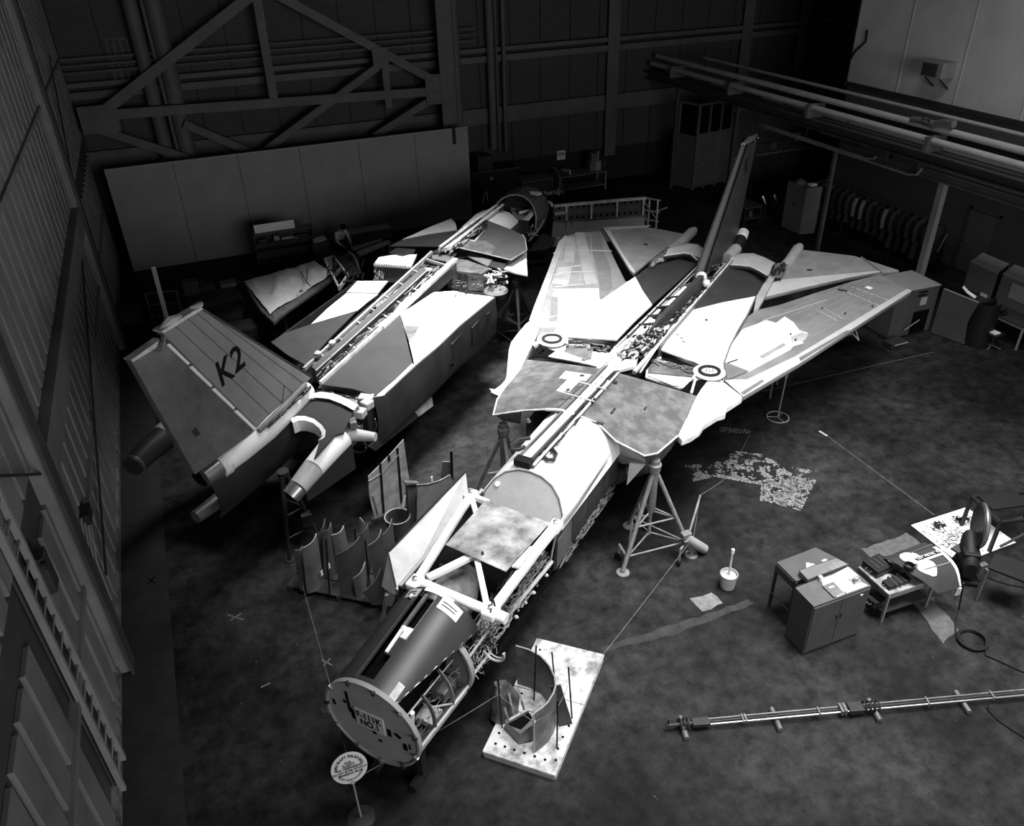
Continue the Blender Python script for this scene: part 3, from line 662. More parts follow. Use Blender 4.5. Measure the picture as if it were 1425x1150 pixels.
for s, nm in ((-1, 'left'), (1, 'right')):
    rows = []
    for u in (4.12, 4.9, 5.7, 6.4, 7.0): rows.append([K(u, s * .79, 2.2), K(u, s * .79, 1.9), K(u, s * .75, 1.45), K(u, s * .60, 1.2), K(u, 0, 1.15)])
    part('side_panel', MB().shell(rows if s < 0 else rows[::-1], .02), side_paint, k1, True)
for u in (4.75, 5.45, 6.2): part('panel_seam', MB().tube([K(u, .795, 2.2), K(u, .795, 1.9), K(u, .755, 1.45)], .006, 4), seam_dark, k1)
part('side_rail', MB().tube([KP(772, 737, 2.42), KP(800, 702, 2.42), KP(848, 632, 2.42)], .03, 8), pale_primer, k1, True)
part('side_rail', MB().tube([KP(776, 740, 2.36), KP(800, 710, 2.36), KP(846, 640, 2.36)], .015, 6), dull_metal, k1, True)
part('belly_wiring', clutter(31, 60, lambda a, b, c: K(4.2 + 2.4 * a, .74 + .06 * b, 1.33 + .2 * c), r=(.005, .012), run=(.04, .14)), wire_mid, k1, kind='stuff')
part('belly_wiring', clutter(32, 60, lambda a, b, c: K(4.2 + 2.6 * a, .70 + .08 * b, 1.25 + .25 * c), r=(.006, .014), run=(.04, .16)), wire_mid, k1, kind='stuff')
part('grey_side_door', MB().prism([K(4.14, .80, 2.1), K(4.7, .80, 2.15), K(4.7, .78, 1.55), K(4.14, .78, 1.5)], L1 * .012), mat('door_primer', .12, .5, var=.3, scale=3), k1)

# --- cable tray along the spine
tz = lambda u, v: 2.96 if u < 7 else 2.96
part('tray', MB().prism([KP(718, 643, 2.92), KP(742, 652, 2.92), KP(862, 518, 2.98), KP(838, 510, 2.98)], (0, 0, -.08)), mid_primer, k1)
for a0, b0, a1, b1, r_, mt in ((728, 638, 848, 512, .04, scuffed_primer), (733, 640, 853, 514, .035, white_paint), (738, 644, 856, 517, .018, wire_dark), (721, 636, 842, 511, .02, dull_metal), (742, 648, 860, 519, .025, scuffed_primer)):
    part('spine_pipe', MB().tube([KP(a0, b0, 2.98), KP((a0 + a1) / 2, (b0 + b1) / 2, 2.99), KP(a1, b1, 3.0)], r_, 8), mt, k1, True)
part('tray_end', MB().obox(KP(729, 643, 2.97), H1 * .09, L1 * .16, Z * .07), black, k1, bevel=.02)
part('tray_clutter', clutter(41, 34, lambda a, b, c: K(5.2 + 3.2 * a, .02 + .12 * b, 2.96 + .07 * c), r=(.008, .018), run=(.06, .2)), wire_dark, k1, kind='stuff')
part('tray_clutter', clutter(42, 22, lambda a, b, c: K(7.4 + 1.4 * a, -.1 + .2 * b, 2.97 + .06 * c), r=(.008, .018), run=(.06, .2)), wire_light, k1, kind='stuff')
for pts in (((738, 610), (722, 612), (711, 620), (712, 626), (722, 626), (730, 622)), ((752, 632), (762, 640), (771, 640), (774, 632), (768, 624), (758, 624))):
    part('lift_handle', MB().tube([KP(a, b, 2.95) for a, b in pts], .036, 8), dark_metal, k1, True)
for px, py in ((735, 587), (824, 611), (817, 607)): part('lug', MB().lathe([(.05, 0), (.03, .06)], KP(px, py, 2.66 if px > 800 else 2.8), Z, 10), dull_metal, k1, True)

# --- glove top plates
gz = lambda u, v: max(2.42, 2.93 - .27 * max(0, abs(v + .15) - .2))
gl_ = [(686.3, 577.7), (692, 556), (706, 534), (720, 516), (733, 500.6), (785, 506), (836.6, 513.3), (805, 541), (773.5, 570), (755.8, 570), (730, 571.4), (710, 574)]
gr_ = [(801, 577.7), (828, 549), (857, 518.3), (913, 534), (969, 551), (957, 578), (943, 607), (915, 631), (897, 634.5), (857, 614), (831.6, 589), (815, 582)]
plate('glove_plate', gl_, gz, plate_primer, k1)
plate('glove_plate', gr_, gz, plate_primer, k1)
part('plate_edge', MB().tube([KP(a, b, gz) for a, b in gr_[6:] + gr_[:1]], .018, 6), scuffed_primer, k1, True)
part('plate_edge', MB().tube([KP(a, b, gz) for a, b in gl_[8:] + gl_[:3]], .018, 6), scuffed_primer, k1, True)
plate('white_patch', [(787, 517), (823, 522), (815, 531), (778, 527)], gz, white_primer, k1, .012, .01)
plate('white_patch', [(795, 524), (812, 526), (792, 546), (774, 545)], gz, white_primer, k1, .012, .016)
pm = MB()
for px, py in ((810, 524), (791, 544), (856, 533), (832, 551)): pm.disc(KP(px, py, gz) + Z * .004, Z, .05, .02, 14)
pm.obox(KP(853, 573, gz) + Z * .01, H1 * .1, L1 * .02, Z * .01).obox(KP(898, 569, gz) + Z * .01, H1 * .06, L1 * .015, Z * .01).obox(KP(831, 589, gz) + Z * .01, L1 * .12, H1 * .03, Z * .01)
part('plate_hole', pm, seam_dark, k1)
# centre strip between the plates
cs = [KP(a, b, 2.95) for a, b in ((773.5, 572), (800, 579), (857, 519), (838, 512))]
part('centre_strip', MB().prism(cs, (0, 0, -.05)), mid_primer, k1)
for t in (.34, .62): part('centre_band', MB().tube([KP(775, 571, 3.03).lerp(KP(838, 512, 3.03), t) - L1 * .3, KP(800, 579, 3.03).lerp(KP(857, 519, 3.03), t) + L1 * .1], .016, 6), scuffed_primer, k1)
part('front_lip', MB().tube([KP(760, 570, 2.96), KP(780, 571, 3.0), KP(802, 578, 2.96)], .03, 8), scuffed_primer, k1, True)

# --- intakes, fuselage body and belly below the plates
def body(u, hw, zt, zb): return [K(u, v * hw, zb + (zt - zb) * z) for v, z in ((-.72, 0), (-.95, .15), (-1, .45), (-1, .8), (-.9, 1), (.9, 1), (1, .8), (1, .45), (.95, .15), (.72, 0))]
part('fuselage_body', MB().loft([body(6.95, .85, 2.35, 1.2), body(7.6, 1.25, 2.33, 1.15), body(9.0, 1.4, 2.25, 1.1), body(11.5, 1.42, 2.2, 1.15), body(14.6, 1.4, 2.2, 1.4), body(15.6, 1.3, 2.2, 1.6)]), darker_paint, k1, True)
part('intake_lip', MB().prism([KP(832, 594, 2.55), KP(897, 640, 2.40), KP(897, 646, 2.1), KP(866, 646, 2.0), KP(846, 632, 2.0)], H1 * .04), pale_primer, k1)
part('intake_lip', MB().prism([KP(690, 579, 2.42), KP(725, 573, 2.6), KP(723, 590, 2.2), KP(700, 586, 2.2)], H1 * .04), mid_primer, k1)
part('splitter_plate', MB().prism([KP(876, 645, 2.2), KP(898, 647, 2.25), KP(872, 676, 1.75)], H1 * .03), pale_primer, k1)
for s in (1, -1): part('intake_cone', MB().lathe([(.45, 1.4), (.38, .6), (.02, 0)], K(6.7, s * 1.05, 1.85), H1, 20), dull_metal, k1, True)
part('hanging_bits', MB().prism([KP(683, 546, 2.3), KP(697, 536, 2.35), KP(702, 530, 2.35), KP(696, 552, 2.3)], (0, 0, -.1)).prism([KP(681, 541, 2.2), KP(695, 543, 2.2), KP(690, 552, 2.15)], (0, 0, -.05)), pale_primer, k1)

# --- rotating glove fairings
fz = 2.47
fl_px = [(737.6, 446), (746, 448), (751.5, 454), (748, 463), (744, 472.5), (734, 493), (722.7, 515.5), (700, 545), (691, 560), (698, 540), (704.5, 523.7), (708, 485.7), (711, 475.8), (721, 462.6), (731, 451)]
fr_px = [(969, 551), (976, 540), (984, 530), (1008, 532), (1034, 552), (1011, 567), (1010, 575), (999, 578), (980, 590), (975, 598), (962, 607), (949, 612), (943, 605), (957, 578)]
plate('glove_fairing', fl_px, fz, scuffed_primer, k1, .16, bevel=.05)
plate('glove_fairing', fr_px, fz, mat('fairing_primer', .6, .5, g2=.9, scale=2.5, thr=(.35, .6)), k1, .16, bevel=.03)

# --- wing box area between plates and rear panels
bz = 2.44
plate('wing_box_skin', [(756, 468), (775, 470), (862, 480), (860, 500), (838, 512), (815, 506), (765, 497)], bz, scuffed_primer, k1, .04)
plate('wing_box_skin', [(902, 494), (915, 486), (1008, 525), (1006, 532), (985, 528), (955, 540), (944, 540), (898, 525)], bz, scuffed_primer, k1, .04)
for a in ([(790, 481), (826, 486), (822, 500), (813, 503), (783, 495)], [(903, 504), (968, 513), (963, 526), (902, 520)]): plate('wing_box_cover', a, bz, plate_primer, k1, .02, .03)
for a in ([(776, 489), (810, 501), (806, 506), (763, 498)], [(900, 524), (955, 527), (945, 539), (935, 538)]): plate('white_web', a, bz, white_primer, k1, .02, .035)
for a in ([(752, 479), (758, 488), (745, 497), (738, 498)], [(960, 531), (985, 527), (969, 550), (948, 543)], [(758, 484), (775, 489), (765, 498), (746, 497)], [(822, 476), (855, 481), (848, 490), (820, 488)], [(922, 492), (972, 509), (965, 512), (920, 500)]): plate('open_bay', a, bz + .02, cavity, k1, .02)
plate('bay_spar', [(764, 472), (864, 474), (866, 478), (764, 475)], bz + .06, dark_metal, k1, .05)
plate('bay_spar', [(922, 485), (1008, 523), (1006, 527), (920, 490)], bz + .06, dark_metal, k1, .05)
part('bay_spar_rib', MB().bar(KP(968, 527, bz + .06), KP(962, 548, bz + .06), .05, .04).bar(KP(972, 513, bz + .08), KP(964, 529, bz + .08), .05, .05).bar(KP(788, 470, bz + .1), KP(789, 480, bz + .1), .06, .06), pale_primer, k1)
for px, py in ((768, 474), (987, 519)):
    c = KP(px, py, bz + .05)
    part('pivot_cap', MB().disc(c, Z, .34, .03, 30), white_primer, k1)
    part('pivot_ring', MB().lathe([(.17, .03), (.24, .03), (.24, .065), (.17, .065), (.17, .03)], c, Z, 30, False), black, k1, True)
    part('pivot_boss', MB().lathe([(.12, .03), (.10, .06), (.05, .08)], c, Z, 20), pale_primer, k1, True)
    pb = MB()
    for k in range(6): pb.disc(c + Z * .062 + (V((1, 0, 0)) * cos(k * pi / 3) + V((0, 1, 0)) * sin(k * pi / 3)) * .07, Z, .013, .02, 6)
    part('pivot_bolts', pb, dark_metal, k1)
part('bay_clutter', clutter(51, 40, lambda a, b, c: KP(906 + 62 * a, 497 + 16 * a + 8 * b, bz + .06).lerp(K(9.9, .9, 2.5), 0), r=(.008, .02), run=(.05, .2)), wire_mid, k1, kind='stuff')
part('bay_clutter', clutter(52, 40, lambda a, b, c: KP(798 + 60 * a, 474 + 8 * a + 9 * b, bz + .06), r=(.008, .02), run=(.05, .2)), wire_mid, k1, kind='stuff')
part('fairing_bracket', MB().tube([KP(742, 483, 2.4), KP(751, 478, 2.45), KP(757, 482, 2.4)], .09, 8), pale_primer, k1, True)

# --- spine bay with frames, pipes and tangles of wire
sz = 2.72
SL = lambda t: KP(822 + (972 - 822) * t, 520 + (372 - 520) * t, sz)
SR = lambda t: KP(884 + (1020 - 884) * t, 520 + (362 - 520) * t, sz)
def SPT(a, b, dz=0.0): return SL(a).lerp(SR(a), b) + Z * dz
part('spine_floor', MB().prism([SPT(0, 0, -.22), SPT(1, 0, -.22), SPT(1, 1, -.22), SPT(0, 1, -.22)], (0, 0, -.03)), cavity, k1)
for b in (0, 1):
    part('spine_wall', MB().prism([SPT(.24, b, .03), SPT(1, b, .03), SPT(1, b, -.4), SPT(.24, b, -.4)], L1 * (.03 if b else -.03)), dull_metal, k1)
    part('spine_rail', MB().tube([SPT(.05, b, -.12), SPT(.24, b, .05), SPT(1, b, .05)], .022, 6), scuffed_primer if b else pale_primer, k1, True)
part('fuel_cell_top', MB().prism([SPT(.03, .2, -.06), SPT(.16, .12, .0), SPT(.22, .6, .0), SPT(.10, .8, -.06)], (0, 0, -.12)), white_primer, k1, bevel=.03)
part('grey_deck', MB().prism([SPT(.36, .35, -.02), SPT(.5, .3, -.02), SPT(.5, .75, -.02), SPT(.36, .75, -.02)], (0, 0, -.05)), pale_primer, k1)
for t in (.33, .44, .52, .6, .69, .8): part('spine_frame', MB().bar(SPT(t, 0, .03), SPT(t, 1, .03), .05, .08), dark_metal if t < .8 else dull_metal, k1)
for t0, t1, b0, r_, mt in ((.16, .60, .10, .045, white_paint), (.18, .5, .24, .04, white_paint), (.3, .56, .32, .03, scuffed_primer), (.62, .82, .22, .06, white_paint), (.2, .44, .78, .04, scuffed_primer), (.5, .78, .12, .02, wire_light), (.3, .6, .9, .025, scuffed_primer), (.02, .32, .04, .05, pale_primer), (.02, .3, .93, .05, pale_primer), (.6, .98, .05, .02, wire_light), (.82, .99, .8, .03, wire_light)):
    part('spine_pipe', MB().tube([SPT(t0, b0, -.03), SPT((t0 + t1) / 2, b0 + .03, .0), SPT(t1, b0, -.03)], r_, 8), mt, k1, True)
part('spine_wiring', clutter(61, 90, lambda a, b, c: SPT(.42 + .4 * a, .55 + .42 * b, -.15 + .2 * c), r=(.008, .02), run=(.04, .2)), wire_light, k1, kind='stuff')
part('spine_wiring', clutter(62, 110, lambda a, b, c: SPT(.4 + .45 * a, .5 + .45 * b, -.1 + .16 * c), r=(.01, .025), run=(.04, .2)), wire_dark, k1, kind='stuff')
part('spine_wiring', clutter(63, 60, lambda a, b, c: SPT(.12 + .24 * a, .2 + .7 * b, -.02 + .16 * c), r=(.012, .03), run=(.06, .25)), wire_light, k1, kind='stuff')
part('spine_wiring', clutter(64, 80, lambda a, b, c: SPT(.12 + .26 * a, .3 + .6 * b, -.05 + .2 * c), r=(.012, .03), run=(.06, .25)), wire_dark, k1, kind='stuff')
part('spine_wiring', clutter(65, 50, lambda a, b, c: SPT(.8 + .2 * a, .1 + .85 * b, -.1 + .18 * c), r=(.008, .02), run=(.03, .15)), wire_mid, k1, kind='stuff')
bb = MB(); e0, e1 = KP(906, 457, 2.82), KP(977, 382, 3.05)
bb.loft([[e0 - L1 * .02 + Z * -.05, e0 + L1 * .02 - Z * .05, e0 + L1 * .02, e0 - L1 * .02], [e0.lerp(e1, .18) - L1 * .1 - Z * .15, e0.lerp(e1, .18) + L1 * .1 - Z * .15, e0.lerp(e1, .18) + L1 * .06 + Z * .05, e0.lerp(e1, .18) - L1 * .06 + Z * .05], [e1 - L1 * .12 - Z * .3, e1 + L1 * .12 - Z * .3, e1 + L1 * .06, e1 - L1 * .06]])
part('dorsal_fin_root', bb, dark_paint, k1)
for px, py, r_ in ((976, 386, .15), (983, 394, .1)): part('actuator_bulb', MB().lathe([(.02, -r_), (r_ * .8, -r_ * .6), (r_, 0), (r_ * .8, r_ * .6), (.02, r_)], KP(px, py, 2.95), H1, 12), scuffed_primer, k1, True)

# --- rear fuselage panels: white ahead, dark camouflage behind
rz = lambda u, v: 2.45 + .29 * max(0, 1 - abs(v + .05) / 1.5)
plate('rear_panel', [(763, 467), (800, 469.5), (858, 473), (884, 446), (907.5, 424), (894, 404), (884, 385), (846, 411), (800, 443)], rz, white_primer, k1, .04)
plate('rear_panel', [(920, 486), (965, 503), (1008.6, 524), (1007.4, 506), (1016, 482), (1028, 458.5), (1040, 439), (1053, 412), (1005, 421), (956, 433.5), (938, 460)], rz, white_primer, k1, .04)
plate('rear_panel_dark', [(884, 385), (894, 404), (907.5, 424), (940, 395), (970, 367), (945, 361), (924, 359), (903, 371)], rz, dark_paint, k1, .04)
plate('rear_panel_dark', [(956, 433.5), (1005, 421), (1053, 412), (1069, 384), (1040, 374), (1015, 371), (985, 401)], rz, dark_paint, k1, .04)
pm = MB().disc(KP(983, 446, rz) + Z * .01, Z, .035, .01, 10)
for px, py in ((942, 466), (948, 471), (951, 476), (1002, 418)): pm.obox(KP(px, py, rz) + Z * .008, H1 * .012, L1 * .05, Z * .005)
part('panel_mark', pm, seam_dark, k1)
part('panel_lip', MB().tube([KP(a, b, rz) for a, b in ((1008.6, 524), (1007.4, 506), (1016, 482), (1028, 458.5), (1040, 439), (1053, 412))], .022, 6), mid_primer, k1, True)
plate('side_fillet', [(1053, 412), (1069, 384), (1080, 381), (1064, 414), (1056, 428), (1049, 432)], 2.5, pale_primer, k1, .08)
for pts, mt in (([(903, 371), (924, 358), (932, 354), (926, 349), (908, 361)], mid_primer), ([(1066, 383), (1088, 385), (1097, 368), (1082, 366)], mid_primer)): plate('open_joint', pts, 2.52, mt, k1, .05)
part('joint_fittings', clutter(71, 26, lambda a, b, c: KP(1068 + 24 * a, 384 - 14 * a + 12 * (b - .5), 2.56 + .03 * c), r=(.01, .03), run=(.05, .2)), wire_dark, k1, kind='stuff')
part('joint_fittings', clutter(72, 26, lambda a, b, c: KP(905 + 26 * a, 369 - 13 * a + 6 * (b - .5), 2.56 + .03 * c), r=(.01, .03), run=(.05, .2)), wire_light, k1, kind='stuff')
for px in ([(924, 359), (938, 357), (952, 354.5), (962, 357), (971, 365)], [(1012, 371), (1030, 372), (1045, 374), (1056, 379), (1068, 386)]):
    part('joint_gap', MB().tube([KP(a, b, 2.66) for a, b in px], .045, 6), seam_dark, k1, True)
    part('joint_seal', MB().tube([KP(a, b - 2.5, 2.70) for a, b in px], .025, 6), scuffed_primer, k1, True)
# nacelle end fairings
for base, top in (([(926, 356), (938, 356), (952, 354), (964, 356), (975, 361)], [(933, 349), (945, 343), (958, 340), (970, 341), (978, 347)]),
                  ([(1014, 369), (1030, 371), (1046, 373), (1058, 378), (1070, 384)], [(1018, 360), (1032, 354), (1048, 354), (1062, 359), (1078, 367)])):
    A = [KP(a, b, 2.68) for a, b in base]; B = [KP(a, b, 2.62) for a, b in top]
    part('nacelle_fairing', MB().shell([A, [p.lerp(q, .5) + Z * .10 for p, q in zip(A, B)], B, [q + H1 * .35 - Z * .5 for q in B]], .03), pale_primer, k1, True)

# --- wings swept fully back
wz = 2.42
wl = [(736.4, 446.6), (742.3, 429.7), (751, 407), (764, 374), (777.6, 337), (787.7, 327.9), (804.6, 323.7), (836, 321), (843, 333.8), (857, 363), (871, 391), (888, 398), (850, 438), (800, 468), (763, 468), (751, 455)]
wr = [(1008, 531), (1034, 553), (1113.6, 506), (1182.9, 460.8), (1230, 430), (1268.8, 405.5), (1250, 394), (1226, 381), (1185, 391), (1130, 408.5), (1085, 423.5), (1052, 431), (1040, 440), (1016, 482), (1007.4, 506)]
wL = plate('wing', wl, wz, wing_skin, k1, .12, bevel=.04); wR = plate('wing', wr, wz, wing_skin, k1, .12, bevel=.04)
def on_wing(name, px, m, w, dz=.006, t=.008): return plate(name, px, wz, m, w, t, dz)
on_wing('leading_edge_slat', [(736.4, 446.6), (742.3, 429.7), (764, 374), (777.6, 337), (787.7, 327.9), (790, 333), (781, 352), (764, 400), (752, 440), (749, 452)], wing_light, wL, .02, .03)
for a in ([(800, 324), (812, 323), (832, 395), (815, 397)], [(769, 395), (776, 372), (795, 372), (791, 398)], [(790, 330), (800, 330), (799, 365), (784, 365)]): on_wing('skin_panel', a, wing_light, wL)
for a in ([(818, 330), (836, 328), (840, 349), (820, 350)], [(824, 349), (840, 350), (850, 373), (852, 400), (842, 418), (835, 415), (832, 380)], [(767, 414), (778, 414), (775, 446), (765, 447)], [(752, 457), (775, 456), (773, 466), (747, 470)]): on_wing('dark_skin_strip', a, wing_dark, wL, .008)
on_wing('white_paint_patch', [(773, 403), (833, 402), (834, 418), (845, 420), (873, 392), (886, 398), (850, 436), (800, 466), (772, 466), (776, 447), (777, 414), (768, 412)], white_primer, wL, .010)
for a, b in (((792, 348), (851, 350)), ((776, 380), (828, 378)), ((770, 353), (786, 348)), ((781, 382), (762, 384)), ((777, 374), (809, 370)), ((772, 400), (812, 396)), ((757, 405), (772, 403)), ((760, 444), (774, 440))):
    on_wing('seam_tape', [(a[0], a[1] - .7), (b[0], b[1] - .7), (b[0], b[1] + .7), (a[0], a[1] + .7)], seam_tape, wL, .012)
for (a, b) in (((790, 330), (763, 412)), ((804, 326), (790, 400)), ((814, 325), (806, 400)), ((822, 325), (826, 398))):
    on_wing('stringer_line', [(a[0] - .6, a[1]), (a[0] + .6, a[1]), (b[0] + .6, b[1]), (b[0] - .6, b[1])], wing_light, wL, .012)
on_wing('leading_edge_slat', [(1010, 532), (1034, 553), (1113.6, 506), (1182.9, 460.8), (1268.8, 405.5), (1262, 403), (1176, 455), (1108, 496), (1040, 529), (1011, 530)], mat('slat_primer', .45, .5, var=.1), wR, .02, .03)
for a in ([(1112, 499.5), (1178, 461.5), (1182, 461.5), (1114, 504)], [(1031, 548), (1060, 530), (1063, 532), (1035, 551)], [(1008, 506), (1016, 508), (1042, 518), (1012, 530)]): on_wing('dark_skin_strip', a, wing_dark, wR, .03)
on_wing('white_paint_patch', [(1018, 480), (1033, 459), (1052, 452), (1066, 446), (1080, 450), (1092, 441), (1104, 449), (1112, 460), (1124, 464), (1114, 470), (1118, 478), (1104, 482), (1100, 487), (1066, 505), (1040, 519), (1014, 506), (1009, 505)], mat('worn_white_primer', .75, .5, g2=.92, scale=2.5, thr=(.3, .5)), wR, .010)
on_wing('grey_patch', [(1100, 470), (1116, 463), (1125, 466), (1120, 474), (1102, 478)], pale_primer, wR, .014)
on_wing('grey_patch', [(1056, 497), (1090, 478), (1094, 481), (1062, 500)], wing_light, wR, .014)
for a, b in (((1143, 428), (1172, 444)), ((1136, 432), (1166, 448)), ((1163, 401), (1230, 429)), ((1185, 400), (1240, 420)), ((1060, 447), (1150, 418))):
    on_wing('seam_tape', [(a[0], a[1] - .7), (b[0], b[1] - .7), (b[0], b[1] + .7), (a[0], a[1] + .7)], seam_tape, wR, .012)
for k in range(6):
    a, b = (1092 + 8 * k, 434 + 7 * k), (1205 + 6 * k, 388 + 4.5 * k)
    on_wing('stringer_line', [(a[0], a[1] - .5), (b[0], b[1] - .5), (b[0], b[1] + .5), (a[0], a[1] + .5)], wing_light, wR, .012)
on_wing('white_tag', [(1203, 401), (1208, 399), (1215, 402), (1210, 404), (1206, 402)], paper, wR, .02)
on_wing('dark_slot', [(1165, 402), (1180, 405), (1178, 407), (1165, 404)], seam_dark, wR, .014)
on_wing('dark_slot', [(1012, 505), (1027, 500), (1027, 502), (1013, 507)], seam_dark, wR, .014)
wm_ = MB()
for px, py in ((1100, 466), (1107, 474), (1144, 430), (1176, 437), (1214, 427)): wm_.obox(KP(px, py, wz) + Z * .02, H1 * .05, L1 * .02, Z * .004)
part('fastener', wm_, seam_dark, wR)

# --- horizontal tails with their rounded root booms
hz = 2.34
sl = [(838.5, 316), (862, 314.5), (887, 313.5), (920, 319), (951, 325), (948, 342), (926, 344.6), (903, 363), (882, 381), (876.5, 376), (860.5, 350)]
sr = [(1063, 414.5), (1068, 399), (1080, 381), (1113.7, 347), (1150, 351), (1190, 356), (1252, 376), (1229, 378.5), (1180, 387), (1120, 400.5)]
s1 = plate('horizontal_tail', sl, hz, wing_light, k1, .10, bevel=.03); s2 = plate('horizontal_tail', sr, hz, wing_light, k1, .10, bevel=.03)
plate('leading_edge_strip', [(838.5, 316), (860.5, 350), (876.5, 376), (882, 381), (884, 378), (868, 356), (848, 320)], hz, mat('strip_primer', .55, .5), s1, .01, .012)
plate('leading_edge_strip', [(1064, 414), (1070, 397), (1085, 390), (1226, 377), (1229, 378.5), (1180, 387), (1120, 400.5)], hz, mat('strip_primer', .55, .5), s2, .01, .012)
plate('tip_seam', [(1200, 358), (1228, 379), (1226, 380), (1197, 358)], hz, mid_primer, s2, .01, .014)
plate('top_strip', [(840, 317), (906, 314), (900, 317), (845, 320)], hz, mat('strip_primer', .55, .5), s1, .01, .012)
plate('inspection_hole', [(896, 339), (901, 340), (901, 342), (896, 341)], hz, seam_dark, s1, .01, .014)
plate('inspection_hole', [(1123, 375), (1131, 375.5), (1130, 377), (1123, 377)], hz, seam_dark, s2, .01, .014)
for p in (((930, 350), (948, 338), (962, 324)), ((1082, 382), (1098, 365), (1110, 347))):
    P = [KP(a, b, 2.28) for a, b in p]; d = (P[2] - P[0]).normalized()
    part('tail_boom', MB().tube([P[0], P[1], P[2], P[2] + d * .25, P[2] + d * .32], [.15, .16, .16, .11, .02], 14), pale_primer, k1, True)

# --- fin, seen nearly edge on, and tail cone
fv = .08
def FN(u, z, s=0): return K(u, fv + s, z)
b0, b1, t0, t1 = KL(G(973, 385, 2.9))[0], 0, 0, 0
n_ = L1
fb0, fb1 = GP(973, 384, K(0, fv, 0), n_), GP(1018, 352, K(0, fv, 0), n_); ft0, ft1 = GP(1034, 203, K(0, fv, 0), n_), GP(1051, 196, K(0, fv, 0), n_)
def quad(a, b, c, d, th): return MB().prism([p + L1 * th / 2 for p in (a, b, c, d)], -L1 * th)
fin = part('fin', quad(fb0, fb1, ft1, ft0, .10), mat('fin_skin', .05, .5, var=.2, scale=2), k1)
le0, le1 = fb0 - H1 * .08, ft0 - H1 * .04
part('fin_leading_edge', MB().loft([[le0 - H1 * .12 - L1 * .05, le0 + L1 * .07, fb0 + H1 * .1 + L1 * .08, fb0 + H1 * .1 - L1 * .12, le0 - L1 * .13], [le1 - H1 * .05 - L1 * .02, le1 + L1 * .03, ft0 + H1 * .05 + L1 * .055, ft0 + H1 * .05 - L1 * .055, le1 - L1 * .06]]), mat('fin_edge_paint', .07, .5), fin)
part('fin_groove', quad(fb0 + H1 * .12, fb0 + H1 * .34, ft0 + H1 * .2, ft0 + H1 * .06, .15), cavity, fin)
part('fin_tip_fitting', MB().tube([ft0 + Z * .03, ft0.lerp(ft1, .5) + Z * .1, ft1 + Z * .14], [.06, .09, .05], 8), bare_metal, fin, True)
part('tip_wires', clutter(81, 14, lambda a, b, c: ft0.lerp(ft1, a) + L1 * (b - .5) * .16 + Z * (.02 + .12 * c), r=(.008, .016), run=(.2, .5)), wire_light, fin, kind='stuff')
fd = (ft0 - fb0).normalized(); fc = fb0.lerp(fb1, .62).lerp(ft0.lerp(ft1, .62), .76) + L1 * .052
lettering('K', fc + Z * .12 + H1 * .05, H1, Z, .62, ink, fin, squeeze=1.1); lettering('1', fc + H1 * .55 + Z * .9, H1, Z, .55, ink, fin)
part('rear_spine_wiring', clutter(82, 30, lambda a, b, c: GP(985 + 34 * a, 398 - 44 * a + 10 * b, K(0, .2, 0), n_) + L1 * (c - .5) * .25, r=(.01, .025), run=(.1, .3)), wire_light, k1, kind='stuff')
part('rear_spine_wiring', clutter(83, 26, lambda a, b, c: GP(985 + 34 * a, 396 - 44 * a + 10 * b, K(0, .2, 0), n_) + L1 * (c - .5) * .25, r=(.01, .03), run=(.1, .3)), wire_dark, k1, kind='stuff')
tcp = [GP(a, b, K(0, .25, 0), n_) for a, b in ((1012, 362), (1024, 347), (1031, 333), (1035, 323))]
part('tail_cone', MB().tube([tcp[0], tcp[1]], [.20, .17], 14), pale_primer, k1, True)
part('tail_cone_band', MB().tube([tcp[1], tcp[2]], [.17, .165], 14), black, k1, True)
part('tail_cone_tip', MB().tube([tcp[2], tcp[3], tcp[3] + (tcp[3] - tcp[2]) * .35], [.16, .16, .06], 14), scuffed_primer, k1, True)
# ============================================================ THE LEFT AIRFRAME (tail towards the camera)
A2 = radians(47.5); O2 = V((0.0, 13.2, 0)); H2 = V((cos(A2), sin(A2), 0)); L2 = V((H2.y, -H2.x, 0))
def Q(u, v, z): return O2 + H2 * u + L2 * v + Z * z
def QL(p): d = V(p) - O2; return d.dot(H2), d.dot(L2)
def QP(px, py, zf):
    if not callable(zf): return G(px, py, zf)
    z = 2.5
    for _ in range(12): z = 0.5 * z + 0.5 * zf(*QL(G(px, py, z)))
    return G(px, py, z)
k2 = thing('jet_airframe', 'wingless stripped jet airframe lettered K 2 on its fin, tail towards the camera', 'aircraft', (O2.x, O2.y, 0))
def pan(name, px, zf, m, t=.03, dz=0., root=None, **kw): return part(name, MB().prism([QP(a, b, zf) + Z * dz for a, b in px], (0, 0, -t)), m, root or k2, **kw)
dz2 = lambda u, v: 2.56 + .2 * max(0, 1 - abs(v) / 1.3)

# --- fuselage body
def b2(u, hw, zt, zb, c=0): return [Q(u, c + v * hw, zb + (zt - zb) * z) for v, z in ((-.7, 0), (-.95, .15), (-1, .45), (-1, .85), (-.95, 1), (.95, 1), (1, .85), (1, .45), (.95, .15), (.7, 0))]
part('fuselage_body', MB().loft([b2(2.3, 1.15, 2.3, 1.35), b2(4.0, 1.3, 2.3, 1.25), b2(7.8, 1.5, 2.3, 1.2), b2(8.3, 1.35, 1.9, 1.2), b2(10.5, 1.3, 1.9, 1.2)]), darker_paint, k2, True)
part('fuselage_body', MB().loft([b2(10.4, 1.25, 2.3, 1.25, -.2), b2(12.2, 1.1, 2.35, 1.2, -.2), b2(12.9, .8, 2.4, 1.2, -.2), b2(14.4, .75, 2.3, 1.2, -.2)]), darker_paint, k2, True)
top_e = [(520, 553), (533, 551), (577, 510), (610, 482), (640, 453), (688, 414)]
